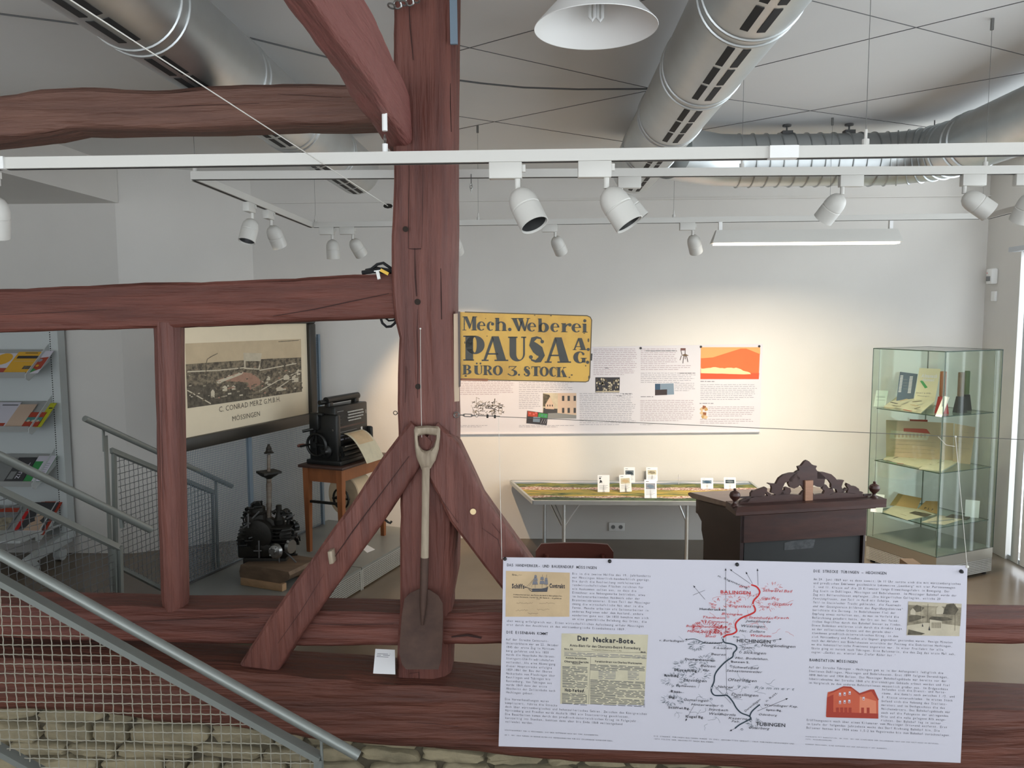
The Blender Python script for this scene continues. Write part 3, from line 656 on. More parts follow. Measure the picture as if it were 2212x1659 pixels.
a, b = g(-100, 1200), g(680, 1634); c_, d_ = g(-100, 1566), g(680, 1999)
obj('mesh_infill', meshfill(MB('meshwire'), V((a.x, Yc, 0)), V((b.x, Yc, 0)), a.z, b.z, c_.z, d_.z, .0336, .0021), rc)
# second flight, beyond the timber frame
def gB(x, y): return pY(x, y, 3.4 + .75 * x / 325)
rb = thing('stair_railing', 'middle grey stair railing ending left of the slim strut', 'railing', gB(255, 1300), 'stair railings with wire mesh')
obj('handrail', MB('railgrey').tube([gB(-70, 951), gB(325, 1144)], .0205, 20), rb)
obj('panel_frame', MB('railgrey').bar(gB(-70, 1026), gB(256, 1183), .02, .034, (0, 1, 0)).bar(gB(246, 1182), gB(250, 1330), .02, .012, (0, 1, 0)), rb)
obj('post', MB('railgrey').bar(gB(262, 1120), gB(264, 1140), .018, .018, (0, 1, 0)).bar(gB(259, 1180), gB(262, 1335), .02, .028, (0, 1, 0)), rb)
a, b = gB(-60, 1036), gB(244, 1182); c_, d_ = gB(-60, 1345), gB(244, 1345)
obj('mesh_infill', meshfill(MB('darkwire'), V((a.x, a.y, 0)), V((b.x, b.y, 0)), a.z, b.z, c_.z, d_.z, .04, .0019), rb)
# third flight, running towards the back wall
def gA(x, y): return pY(x, y, 4.5 + 1.5 * (x - 183) / 317)
ra = thing('stair_railing', 'farthest grey stair railing passing behind the slim strut', 'railing', gA(236, 1300), 'stair railings with wire mesh')
obj('handrail', MB('railgrey').tube([gA(183, 904), gA(500, 1050)], .0185, 20), ra)
obj('panel_frame', MB('railgrey').bar(gA(240, 973), gA(462, 1064), .02, .035, (0, 1, 0)).bar(gA(246, 972), gA(252, 1310), .02, .03, (0, 1, 0)).bar(gA(459, 1062), gA(463, 1310), .02, .02, (0, 1, 0)).bar(gA(250, 1220), gA(462, 1330), .02, .03, (0, 1, 0)), ra)
obj('post', MB('railgrey').bar(gA(223, 926), gA(225, 975), .008, .02, (0, 1, 0)).bar(gA(228, 942), gA(244, 1320), .008, .036, (0, 1, 0)), ra)
obj('post', MB('railgrey').bar(gA(466, 1036), gA(474, 1310), .008, .04, (0, 1, 0)), ra)
a, b = gA(252, 980), gA(457, 1064); c_, d_ = gA(252, 1222), gA(457, 1326)
obj('mesh_infill', meshfill(MB('darkwire'), V((a.x, a.y, 0)), V((b.x, b.y, 0)), a.z, b.z, c_.z, d_.z, .042, .0021), ra)
# ================================================================== grey platform and mesh partition
AZ = rad(18.5); PU = V((math.sin(AZ), math.cos(AZ), 0)); PW = V((math.cos(AZ), -math.sin(AZ), 0)); zp = .18
pc0 = pZ(781, 1226, zp)
m0, m1 = pZ(480, 1230, zp), pZ(688, 1133, zp)
wp = (pc0 - m0).dot(PW) + .06
def plat(u0, u1, label):
    o = thing('platform', label, 'platform', pc0 + PU * ((u0 + u1) / 2) - PW * (wp / 2) - V((0, 0, zp)), 'grey exhibition platforms')
    P = lambda u, w_, z: V((pc0.x, pc0.y, 0)) + PU * u - PW * w_ + V((0, 0, z))
    obj('top', MB('platform').prism([P(u0, 0, zp - .02), P(u1, 0, zp - .02), P(u1, wp, zp - .02), P(u0, wp, zp - .02)], (0, 0, .02)), o)
    obj('core', MB('slot').prism([P(u0 + .012, .012, .015), P(u1 - .012, .012, .015), P(u1 - .012, wp, .015), P(u0 + .012, wp, .015)], (0, 0, .14)), o)
    mb = MB('perf'); L = u1 - u0; n = int(L / .0155)
    for i in range(n + 1): q = P(u0 + L * i / n, .002, .012); mb.obox(q + V((0, 0, .074)), PU * .003, PW * .0012, (0, 0, .074))
    for j in range(10): q = P((u0 + u1) / 2, .002, .016 + .0155 * j); mb.obox(q, PU * L / 2, PW * .0014, (0, 0, .003))
    mb.obox(P(u0 + .008, .001, .08), PU * .008, PW * .003, (0, 0, .08)); mb.obox(P(u1 - .008, .001, .08), PU * .008, PW * .003, (0, 0, .08)); obj('perforated_side', mb, o)
plat(-.95, -.004, 'front grey platform under the old dark motor pump'); plat(.004, 1.12, 'rear grey platform under the punching machine table')
mp = thing('mesh_partition', 'fine wire mesh partition behind the motor and the framed panorama', 'partition', (m0 + m1) / 2)
s0 = m0 - PU * .5; s1 = V((m1.x, m1.y, zp)); L = (s1 - s0).dot(PU)
ms = MB('steelblue'); N = int(L / .017)
for i in range(N): p = s0 + PU * (L * i / N); ms.obox((p.x, p.y, .18 + .89), PU * .0011, PW * .0011, (0, 0, .89))
for j in range(105): ms.obox(s0 + PU * (L / 2) + V((0, 0, .017 * j)), PU * (L / 2), PW * .0011, (0, 0, .0011))
ms.sm = 0; obj('mesh_infill', ms, mp)
for x in (540,):
    u = (pZ(x, 1200, zp) - s0).dot(PU); p = s0 + PU * u; obj('upright', MB('steelblue').obox((p.x, p.y, 1.08), PU * .02, PW * .012, (0, 0, .9)), mp)
p = s0 + PU * L; obj('upright', MB('steelblue').obox((p.x, p.y, 1.08), PU * .015, PW * .012, (0, 0, .9)), mp)
obj('bottom_rail', MB('darkwire').obox(s0 + PU * (L / 2) + V((0, 0, .006)), PU * (L / 2), PW * .012, (0, 0, .006)), mp)
# ------------------------------------------------------------------ framed panorama
fo = V((m0.x, m0.y, 0)) + PW * .06
o_ = pP(386, 946, fo, PW); sh = Sheet((0, 0, 0), PU, PW); sh.o = o_
fr = thing('framed_picture', 'large black framed sepia panorama of a factory town on the mesh partition', 'picture', pP(530, 930, fo, PW))
u1, vb = sh.uv(667, 891); ut, vt = sh.uv(666, 706); u0 = -.06; vt -= .03
sh.mb = MB(); sh.rect(u0, vt, u1, .012, 'matte', 0); s2 = sh
bt_ = s2.mb; bt_.m('frameblk')
backb = MB('frameblk').prism([sh.at(u0 - .09, vt - .09, -.012), sh.at(u1 + .09, vt - .09, -.012), sh.at(u1 + .09, .1, -.012), sh.at(u0 - .09, .1, -.012)], sh.n * -.02)
mb = MB('frameblk')
for (a0, b0, a1, b1) in ((u0 - .095, vt - .095, u1 + .095, vt), (u0 - .095, .01, u1 + .095, .105), (u0 - .095, vt, u0, .01), (u1, vt, u1 + .095, .01)):
    mb.bbox(sh.at((a0 + a1) / 2, (b0 + b1) / 2, .012), sh.u * ((a1 - a0) / 2), sh.d * ((b1 - b0) / 2), sh.n * .022, .012)
obj('frame', mb, fr); obj('backing', backb, fr); obj('matte', sh.mb, fr)
sh.mb = MB(); q = sh.ppoly
q([(405, 882), (652, 846), (650, 732), (400, 742)], 'printsky', .0008)
q([(405, 882), (652, 846), (650, 772), (600, 774), (560, 776), (470, 782), (401, 787)], 'printtown', .0014)
q([(404, 838), (455, 828), (470, 845), (520, 850), (545, 862), (405, 882)], 'printdk', .002); q([(500, 835), (520, 826), (537, 833), (536, 855), (505, 855)], 'printdk', .0022)
q([(465, 822), (520, 803), (545, 807), (570, 826), (540, 842), (535, 826)], 'printroof', .0024); q([(470, 829), (524, 808), (525, 803), (466, 823)], 'printlt', .0027)
q([(527, 797), (560, 799), (565, 763), (525, 762)], 'sepialt', .0025); q([(530, 794), (557, 796), (562, 780), (530, 780)], 'printtown', .003)
sh.pline([(446, 828), (444, 790), (447, 776)], .007, 'printdk', .003); sh.pline([(447, 776), (456, 770), (470, 763)], .006, 'printtown', .0028); sh.pline([(615, 800), (613, 778)], .02, 'printdk', .003); sh.pline([(562, 860), (563, 815)], .006, 'printdk', .003)
for pts in ([(404, 843), (448, 868), (455, 872)], [(404, 803), (470, 800), (540, 793)], [(560, 845), (600, 822), (652, 800)], [(600, 838), (648, 806)], [(560, 800), (640, 785)]): sh.pline(pts, .009, 'printlt', .0026)
for x, y, wd, ht in ((612, 821, 12, 9), (630, 826, 14, 12), (575, 822, 8, 7), (596, 845, 14, 7), (640, 810, 8, 9), (455, 860, 8, 14), (480, 845, 10, 9), (500, 842, 8, 7)):
    q([(x, y), (x + wd, y - .1 * wd), (x + wd, y - ht), (x + wd * .5, y - ht * 1.4), (x, y - ht)], 'printlt', .0028)
rp = random.Random(31)
for k in range(190):
    x = rp.uniform(404, 648); yl = 881 - (x - 405) * .145; yt = 800 - (x - 404) * .07; t = rp.random() ** .8; y = yt + (yl - yt) * t - 2; wd = rp.uniform(2, 4) + 7 * t * rp.random(); ht = rp.uniform(.8, 2) + 3.2 * t * rp.random()
    if y > yl - 4: continue
    q([(x, y), (x + wd, y - .12 * wd), (x + wd, y - ht - .12 * wd), (x, y - ht)], rp.choice(('printdk', 'printlt', 'printtown', 'printdk', 'sepia', 'printroof' if 470 < x < 620 else 'printdk')), .0026 + .00001 * k)
sh.ptext('Mech. Weberei', 405, 749, 458, 2.6, 'printdk'); sh.pline([(601, 738), (645, 735)], .005, 'printdk', .002)
obj('print', sh.mb, fr)
sh.mb = MB(); rr = math.atan2(sh.uv(604, 871)[1] - sh.uv(473, 895)[1], sh.uv(604, 871)[0] - sh.uv(473, 895)[0])
sh.l = .001; a = sh.uv(473, 896); b = sh.uv(606, 873); sh.text('C. CONRAD MERZ G.M.B.H.', a[0], a[1] - .02, .04, 'printdk', width=b[0] - a[0], rot=rr); a = sh.uv(501, 906); b = sh.uv(562, 894); sh.text('MÖSSINGEN', a[0], a[1] + .015, .038, 'printdk', width=b[0] - a[0], rot=rr)
obj('caption', sh.mb, fr)
# ------------------------------------------------------------------ brochure rack
XR = pY(137, 1000, 6.62).x
rk = thing('brochure_rack', 'white metal brochure rack with slanted shelves against the alcove wall', 'rack', (-4.6, 6.5, 0))
obj('upright', MB('rackgrey').box((XR - .03, 6.56, .16), (XR + .05, 6.66, 2.3)), rk)
mb = MB('slot')
for k in range(95): z = .25 + .02 * k; mb.box((XR - .022, 6.558, z), (XR - .014, 6.5605, z + .01))
obj('perforation', mb, rk)
obj('back_panel', MB('rackgrey').box((-5.5, 6.60, .2), (XR - .03, 6.64, 2.3)), rk)
SH = []
for k, ys in enumerate((750, 862, 976, 1087)):
    b_ = pY(128 + 5 * k, ys, 6.56); zt = b_.z; zb2 = zt - .215; yb = 6.56; yf = 6.28; xr = XR - .035; SH.append((zt, zb2, yb, yf, xr))
    sf = obj('shelf', MB('rackdk').prism([(-5.5, yb, zt - .02), (-5.5, yf, zb2), (-5.5, yf, zb2 - .012), (-5.5, yb, zt - .035)], (xr + 5.5, 0, 0)), rk)
    obj('lip', MB('rackdk').prism([(-5.5, yf, zb2 - .012), (-5.5, yf - .03, zb2 - .03), (-5.5, yf - .045, zb2 + .02), (-5.5, yf - .04, zb2 + .02), (-5.5, yf - .025, zb2 - .02), (-5.5, yf, zb2)], (xr + 5.5, 0, 0)), rk)
    obj('side_plate', MB('rackgrey').prism([(xr, yb, zt + .035), (xr, yb, zt - .12), (xr, yf - .01, zb2 - .055), (xr, yf - .05, zb2 - .035), (xr, yf - .05, zb2 + .0)], (.006, 0, 0)), rk)
obj('base_foot', MB('rackgrey').prism([(XR - .03, 6.64, .13), (XR - .03, 6.05, .10), (XR - .03, 6.05, .15), (XR - .03, 6.5, .22), (XR - .03, 6.64, .22)], (.06, 0, 0)).box((-5.5, 6.0, .30), (XR, 6.56, .32)), rk)
for y in (6.5, 6.12): obj('castor', MB('rackgrey').cyl((XR - .03, y, .055), (XR + .03, y, .055), .055, 20), rk)
def brochure(k, px0, px1, label, base, deco=None, h=.26, thick=.004, dz=0):
    zt, zb2, yb, yf, xr = SH[k]; up = V((0, yb - yf, zt - zb2)).normalized(); n = V((0, -up.z, up.y)); o0 = V((0, yf + .004, zb2 + .003)) + n * (.004 + dz)
    x0 = pP(px0, 900, o0, n); 
    yy = lambda px: pP(px, {0: 812, 1: 930, 2: 1046, 3: 1160}[k], o0, n).x
    xa, xb = yy(px0), yy(px1); bl = V((xa, o0.y, o0.z)); mb = MB(base[0] if isinstance(base, tuple) else base)
    mb.prism([bl, bl + V((xb - xa, 0, 0)), bl + V((xb - xa, 0, 0)) + up * h, bl + up * h], n * thick)
    o = solo('brochure', mb, label, 'brochure', 'brochures in the white rack', loc=bl + V(((xb - xa) / 2, 0, 0)))
    s_ = Sheet(bl + up * h + n * thick, (1, 0, 0), n); s_.l = .0008
    if deco: deco(s_, xb - xa, h); obj('cover_print', s_.mb, o)
def d1(s, w_, h): s.rect(.1 * w_, .2 * h, .95 * w_, .33 * h, 'ink'); s.rect(.62 * w_, .68 * h, .92 * w_, .84 * h, 'sepiadk'); s.rect(.3 * w_, .05 * h, .8 * w_, .08 * h, 'ink'); s.rect(.1 * w_, .45 * h, .85 * w_, .47 * h, 'tan')
def d2(s, w_, h): s.poly([(.02 * w_, .35 * h), (.98 * w_, .28 * h), (.98 * w_, .8 * h), (.3 * w_, h), (.02 * w_, h)], 'brick', .0008); s.poly([(.02 * w_, .72 * h), (.7 * w_, .86 * h), (.4 * w_, .97 * h), (.02 * w_, .99 * h)], 'green', .0014); s.disc(.45 * w_, .44 * h, .2 * w_, 'inkpale', .002); s.disc(.55 * w_, .68 * h, .13 * w_, 'yellow', .002)
def d3(s, w_, h): s.rect(.05 * w_, .85 * h, .95 * w_, .97 * h, 'brick'); s.rect(.3 * w_, .1 * h, .95 * w_, .14 * h, 'inkmid')
def d4(s, w_, h): s.rect(0, .36 * h, w_, h * .68, 'teal', .0006); s.rect(0, .66 * h, w_, h, 'brick', .001); [s.disc((.2 + .3 * i) * w_, .62 * h, .1 * w_, 'sepialt', .0014) for i in range(3)]
def d5(s, w_, h): s.rect(.05 * w_, .03 * h, .95 * w_, .4 * h, 'lime'); s.rect(.3 * w_, .2 * h, .9 * w_, .25 * h, 'ink', .001)
def d6(s, w_, h): s.text('Tanz', .5 * w_, .22 * h, .34 * w_, 'paper', rot=math.pi / 2, width=.7 * h); s.rect(.08 * w_, .6 * h, .4 * w_, .92 * h, 'midgrey')
def d7(s, w_, h): s.rect(.0, .0, w_, .22 * h, 'paper'); s.rect(.45 * w_, .2 * h, w_, h, 'paper'); [s.rect(.55 * w_, (.3 + .08 * i) * h, .9 * w_, (.32 + .08 * i) * h, 'inkpale', .001) for i in range(7)]
def d8(s, w_, h):
    s.rect(.13 * w_, 0, w_, h * .9, 'darkgrey'); s.poly([(.3 * w_, .9 * h), (.4 * w_, .66 * h), (.62 * w_, .56 * h), (.86 * w_, .68 * h), (.95 * w_, .9 * h)], 'skin', .001)
    s.disc(.6 * w_, .45 * h, .15 * w_, 'skin', .0014, 18, .16 * h); s.disc(.62 * w_, .33 * h, .17 * w_, 'buff', .0018, 16, .085 * h); s.rect(.13 * w_, .9 * h, w_, h, 'paper')
def d9(s, w_, h): s.rect(.05 * w_, .05 * h, .95 * w_, .2 * h, 'brick'); s.rect(.05 * w_, .4 * h, .95 * w_, .9 * h, 'sepia')
def d10(s, w_, h): s.disc(.4 * w_, .3 * h, .3 * w_, 'yellow', .001); s.rect(0, .75 * h, w_, h, 'brick')
def d11(s, w_, h): s.text('die kleine', .06 * w_, .14 * h, .05, 'tan', width=.72 * w_)
brochure(0, -45, 18, 'white brochure with a yellow circle, cut by the left edge', 'paper', d10); brochure(0, 2, 58, 'yellow brochure with a dark title bar on the top shelf', 'yellow', d1, .27, dz=.006); brochure(0, 51, 78, 'white, red and green folded leaflet on the top shelf', 'paper', d2, .29)
brochure(1, -50, 4, 'white brochure with red foot at the left edge, second shelf', 'paper', d3, .3); brochure(1, 4, 42, 'plain peach coloured brochure on the second shelf', 'peach', None, .27, dz=.004); brochure(1, 70, 84, 'lime green booklet behind the red one on the second shelf', 'lime', d5, .29); brochure(1, 41, 75, 'red and teal booklet on the second shelf', 'brick', d4, .17, dz=.006)
brochure(2, -55, 4, 'grey photo brochure at the left edge, third shelf', 'midgrey', None, .27); brochure(2, 4, 44, 'dark brochure with sideways white letters on the third shelf', 'darkgrey', d6, .27, dz=.004); brochure(2, 46, 86, 'green folder with a white paper on the third shelf', 'green', d7, .29, dz=.002)
brochure(3, -60, 8, 'grey booklet at the left edge, lowest shelf', 'midgrey', d9, .3)
brochure(3, 52, 92, 'dark red magazine at the back of the lowest shelf', 'brick', d11, .36); brochure(3, 44, 90, 'second magazine with red edge behind the portrait one', 'brick', None, .35, dz=.006); brochure(3, 22, 86, 'red magazine with a portrait photo on the lowest shelf', 'red', d8, .34, dz=.012)
# ================================================================== spade, sign and small things on the post
Ys = 2.945
def pl(px, Y): return [pY(x, y, Y) for x, y in px]
sp = thing('spade', 'old spade with worn wooden grip hanging upside on the post front', 'spade', pY(912, 1446, Ys))
outer = [(894, 924), (897, 921), (922, 919), (948, 921), (951, 926), (951, 942), (948, 970), (941, 994), (931, 1010), (928, 1018), (912, 1018), (909, 1009), (900, 990), (896, 966)]
hole = [(903, 941), (922, 938), (942, 941), (942, 948), (937, 964), (929, 972), (921, 974), (912, 971), (905, 962), (903, 949)]
def ringplate(mb, out, inn, ext, N=40):          # plate with a hole, both loops resampled by angle
    cx = sum(p[0] for p in inn) / len(inn); cy = sum(p[1] for p in inn) / len(inn)
    def hit(loop, a):
        d = (math.cos(a), math.sin(a)); best = None
        for i in range(len(loop)):
            x1, y1 = loop[i][0] - cx, loop[i][1] - cy; x2, y2 = loop[(i + 1) % len(loop)][0] - cx, loop[(i + 1) % len(loop)][1] - cy
            ex, ey = x2 - x1, y2 - y1; den = d[0] * ey - d[1] * ex
            if abs(den) < 1e-12: continue
            t = (x1 * ey - y1 * ex) / den; s_ = (x1 * d[1] - y1 * d[0]) / den
            if t > 0 and -1e-6 <= s_ <= 1 + 1e-6 and (best is None or t > best): best = t
        return (cx + d[0] * best, cy + d[1] * best)
    A = [hit(out, 2 * math.pi * k / N) for k in range(N)]; B = [hit(inn, 2 * math.pi * k / N) for k in range(N)]
    fr, bk = Ys - ext / 2, Ys + ext / 2
    def inset(P, Q, t): return [(p[0] + (q[0] - p[0]) * t, p[1] + (q[1] - p[1]) * t) for p, q in zip(P, Q)]
    L = [pl(A, bk), pl(A, Ys), pl(inset(A, B, .25), fr), pl(inset(A, B, .8), fr), pl(B, Ys), pl(B, bk)]; vs = sum(L, []); fs = []
    for q in range(6):
        for k in range(N): fs.append([q * N + k, q * N + (k + 1) % N, ((q + 1) % 6) * N + (k + 1) % N, ((q + 1) % 6) * N + k])
    mb.add(vs, fs); mb.sm = 60
mb = MB('spadewood'); ringplate(mb, outer, hole, .03); obj('grip', mb, sp)
obj('shaft', MB('spadewood').tube([pY(920, 1008, Ys), pY(919, 1100, Ys), pY(917.5, 1207, Ys)], [.0155, .0145, .0155], 16), sp)
obj('socket', MB('spademetal').tube([pY(917.5, 1204, Ys), pY(916, 1260, Ys), pY(914, 1300, Ys - .004), pY(912, 1350, Ys)], [.0165, .016, .014, .004], 14), sp)
bl = [(906, 1272), (886, 1281), (874, 1293), (868, 1330), (864, 1380), (863, 1412), (868, 1434), (877, 1446), (947, 1446), (953, 1424), (956, 1380), (957, 1330), (956, 1303), (947, 1287), (928, 1274)]
cx_ = 911; N = len(bl); f_, b_ = [], []
rings = []
for s_ in (1, .75, .5, .25):
    rings.append([pY(cx_ + (x - cx_) * s_, 1360 + (y - 1360) * s_, Ys + .012 * (1 - s_ * s_) + (0)) for x, y in bl])
mb = MB('spademetal'); vs = sum(rings, []) + [pY(cx_, 1360, Ys + .012)]; fs = []
for q in range(3):
    for k in range(N): fs.append([q * N + k, q * N + (k + 1) % N, (q + 1) * N + (k + 1) % N, (q + 1) * N + k])
fs += [[3 * N + k, 3 * N + (k + 1) % N, 4 * N] for k in range(N)]
nv = len(vs); mb.add(vs + [v + V((0, .0025, 0)) for v in vs], fs + [[i + nv for i in f[::-1]] for f in fs] + [[k, (k + 1) % N, nv + (k + 1) % N, nv + k] for k in range(N)]); mb.sm = 60
obj('blade', mb, sp)
hw = solo('hanging_wire', MB('string').tube([pY(908, 712, 2.985), pY(909, 820, 2.975), pY(911, 945, Ys)], .0009, 5).ball(pY(908, 710, 2.985), .004, 8), 'thin pale wire the spade hangs from on the post', 'wire', loc=pY(908, 820, 2.98))
# ------------------------------------------------------------------ yellow sign
So = pY(993, 674, 3.06); e = pY(1278, 682, 3.11); su = V((e.x - So.x, e.y - So.y, 0)).normalized(); sn = V((su.y, -su.x, 0))
if sn.y > 0: sn = -sn
sg = thing('sign', 'yellow enamel sign with black lettering sticking out from the post', 'sign', So)
S = Sheet(So, su, sn)
def S3(px, lift=0): return [S.at(*S.uv(*p), lift) for p in px]
out = [(1004, 674), (1268, 682)] + [(1278 - 9 * (1 - math.sin(a)), 691 - 9 * math.cos(a) + 0) for a in (.4, .9, 1.57)] + [(1274, 815)] + [(1273 - 8 * (1 - math.cos(a)), 817 + 8 * math.sin(a)) for a in (.5, 1.0, 1.5)] + [(1005, 820)]
pan = obj('panel', MB('signyel').prism(S3(out, 0)[::-1], sn * -.012), sg)
mb = MB(); S.mb = mb; S.pline([(1004, 674), (1268, 682), (1275, 685), (1278, 691), (1274, 815), (1271, 823), (1265, 825), (1005, 820)], .004, 'signedge', .0008)
for x, y, a, b in ((1003, 700, 3, 7), (1004, 740, 2, 6), (1271, 735, 4, 9), (1262, 720, 5, 2), (1235, 810, 5, 3), (1230, 815, 4, 3), (1155, 681, 4, 2), (1190, 682, 5, 2), (1006, 812, 6, 4), (1272, 815, 3, 8), (1049, 688, 2, 2), (1052, 726, 3, 2), (1265, 790, 3, 3)):
    u_, v_ = S.uv(x, y); S.disc(u_, v_, a * .0009, 'signedge', .0009, 9, b * .0009)
obj('chipped_edge', mb, pan)
obj('fold', MB('signyel').prism(S3([(991, 674), (1006, 674), (1007, 820), (992, 818)], .0005)[::-1], sn * -.02), sg)
obj('mounting_board', MB('beigewood').prism(S3([(980, 678), (991, 677), (992, 866), (981, 867)], .012)[::-1], sn * -.04), sg)
obj('hinge_bar', MB('oaktop').prism(S3([(989, 673), (994, 673), (995, 834), (991, 836)], .016)[::-1], sn * -.03), sg)
obj('stop', MB('black').prism(S3([(1275, 764), (1280, 764), (1279, 779), (1275, 779)], -.002)[::-1], sn * -.012), sg)
obj('wood_strip', MB('oak').prism(S3([(995, 817), (1054, 818), (1054, 823), (995, 822)], .004)[::-1], sn * -.02), sg)
# fat face letters, drawn in unit boxes
S.mb = MB(); K = 'signblk'
class Box:
    def __init__(s, x0, y0, x1, y1): s.b = (980 + x0 / 5.53, 660 + y0 / 5.53, 980 + x1 / 5.53, 660 + y1 / 5.53); s.i = 0
    def q(s, x, y): a = s.b; return (a[0] + (a[2] - a[0]) * x, a[3] - (a[3] - a[1]) * y)
    def P(s, *pts): S.ppoly([s.q(*p) for p in pts], K, .0016)
    def R(s, x0, y0, x1, y1): s.P((x0, y0), (x1, y0), (x1, y1), (x0, y1))
    def ring(s, cx, cy, rx, ry, ix, iy, ox=0, a0=0, a1=360, n=26):
        A, B = [], []
        for k in range(n + 1):
            t = rad(a0 + (a1 - a0) * k / n); A.append((cx + rx * math.cos(t), cy + ry * math.sin(t))); B.append((cx + ox + ix * math.cos(t), cy + iy * math.sin(t)))
        for k in range(n): s.P(A[k], A[k + 1], B[k + 1], B[k])
    def dot(s, cx, cy, r_):
        a = s.q(cx, cy); R2 = r_ * (s.b[3] - s.b[1]); S.ppoly([(a[0] + R2 * math.cos(t * .4488), a[1] - R2 * math.sin(t * .4488)) for t in range(14)], K, .0017)
    def stroke(s, pts, w):
        n = len(pts); L, R2 = [], []
        for i in range(n):
            a = pts[max(0, i - 1)]; b = pts[min(n - 1, i + 1)]; dx, dy = b[0] - a[0], b[1] - a[1]; l = math.hypot(dx, dy); nx, ny = -dy / l * w[i] / 2, dx / l * w[i] / 2
            L.append((pts[i][0] + nx, pts[i][1] + ny)); R2.append((pts[i][0] - nx, pts[i][1] - ny))
        for i in range(n - 1): s.P(L[i], L[i + 1], R2[i + 1], R2[i])
def sM(b): b.R(0, 0, .26, .05); b.R(.09, 0, .16, 1); b.R(.0, .95, .3, 1); b.P((.09, 1), (.33, 1), (.58, .38), (.48, .08)); b.P((.47, .1), (.55, .2), (.77, 1), (.70, 1)); b.R(.68, 0, .93, 1); b.R(.6, 0, 1, .05); b.R(.7, .95, 1, 1)
def se(b): b.ring(.5, .5, .5, .5, .22, .42, .06, 0, 318); b.R(.3, .5, .96, .58)
def sc(b): b.ring(.5, .5, .5, .5, .22, .42, .08, 52, 312); b.dot(.80, .74, .17)
def sh_(b): b.R(.06, 0, .36, 1); b.R(0, .95, .36, 1); b.R(0, 0, .46, .05); b.ring(.52, .4, .4, .33, .16, .25, -.02, 0, 150); b.R(.64, 0, .92, .42); b.R(.56, 0, 1, .05)
def sdot(b): b.dot(.5, .14, .13)
def sW(b): b.P((.02, 1), (.28, 1), (.48, .08), (.36, 0)); b.P((.36, 0), (.46, 0), (.6, .72), (.54, .86)); b.P((.36, 1), (.62, 1), (.80, .08), (.70, 0)); b.P((.69, 0), (.78, 0), (.97, 1), (.90, 1)); b.R(-.02, .95, .38, 1); b.R(.34, .95, .68, 1); b.R(.84, .95, 1.04, 1)
def sb(b): b.R(.06, 0, .34, 1); b.R(0, .95, .34, 1); b.ring(.52, .33, .46, .36, .16, .28, -.04, -180, 180); b.R(0, 0, .3, .05)
def sr(b): b.R(.1, 0, .45, 1); b.R(0, .93, .45, 1); b.R(0, 0, .6, .07); b.stroke([(.4, .55), (.55, .82), (.78, .92)], [.1, .14, .16]); b.dot(.84, .82, .19)
def si(b): b.R(.15, 0, .75, .66); b.R(0, .61, .75, .66); b.R(0, 0, 1, .05); b.dot(.48, .88, .12)
def sP(b): b.R(0, .0, .5, .05); b.R(0, .95, .6, 1); b.R(.1, 0, .42, 1); b.ring(.55, .63, .45, .37, .1, .31, -.02, -180, 180); b.R(.42, .0, .46, 1)
def sA(b): b.P((.38, 1), (.64, 1), (.92, .03), (.58, .03)); b.P((.38, 1), (.46, .9), (.16, .03), (.06, .03)); b.R(0, 0, .26, .055); b.R(.48, 0, 1, .055); b.R(.2, .26, .62, .32)
def sU(b): b.R(0, .95, .52, 1); b.R(.72, .95, 1, 1); b.R(.08, .3, .45, 1); b.R(.83, .3, .93, 1); b.ring(.505, .31, .425, .31, .19, .24, .135, 180, 360)
def sS(b): b.stroke([(.80, .80), (.72, .93), (.5, .965), (.26, .88), (.22, .72), (.40, .56), (.66, .42), (.76, .26), (.66, .1), (.42, .035), (.2, .09), (.14, .2)], [.07, .07, .09, .22, .34, .42, .44, .38, .24, .10, .07, .06]); b.dot(.80, .80, .07); b.dot(.16, .2, .075)
def sG(b): b.ring(.48, .5, .48, .5, .18, .42, .06, 48, 318); b.dot(.76, .78, .1); b.R(.56, .4, 1.02, .46); b.R(.66, .06, .92, .44)
def sB(b): b.R(0, 0, .5, .06); b.R(0, .94, .5, 1); b.R(.1, 0, .42, 1); b.ring(.5, .745, .40, .255, .12, .19, 0, -90, 90); b.ring(.5, .27, .48, .27, .16, .2, 0, -90, 90); b.R(.4, .47, .6, .54); b.R(.4, .0, .5, .07); b.R(.4, .93, .5, 1)
def sUu(b): sU(b); b.dot(.34, 1.22, .1); b.dot(.76, 1.22, .1)
def sR(b): b.R(0, 0, .5, .06); b.R(0, .94, .5, 1); b.R(.1, 0, .4, 1); b.ring(.48, .73, .42, .27, .14, .2, 0, -90, 90); b.R(.4, .46, .5, .53); b.P((.44, .5), (.66, .5), (1.0, 0), (.7, 0)); b.R(.4, .93, .5, 1)
def sO(b): b.ring(.5, .5, .5, .5, .2, .42, 0)
def s3(b): b.R(.14, .93, .9, 1); b.P((.78, .94), (.92, .98), (.52, .6), (.42, .6)); b.ring(.5, .32, .46, .32, .22, .25, -.06, -150, 105); b.dot(.1, .2, .07); b.P((.14, .93), (.2, .93), (.2, .78), (.14, .8))
def sT(b): b.R(0, .92, 1, 1); b.R(.32, 0, .68, 1); b.R(.2, 0, .8, .06); b.P((0, 1), (.08, .92), (.05, .72), (0, .74)); b.P((1, 1), (.92, .92), (.95, .72), (1, .74))
def sC(b): b.ring(.5, .5, .5, .5, .2, .42, .08, 48, 312); b.R(.84, .66, .9, .94)
def sK(b): b.R(0, 0, .5, .06); b.R(0, .94, .5, 1); b.R(.1, 0, .38, 1); b.P((.38, .42), (.44, .54), (.82, .97), (.74, .97)); b.R(.62, .94, .94, 1); b.P((.46, .58), (.66, .74), (.98, .03), (.66, .03)); b.R(.58, 0, 1.02, .06)
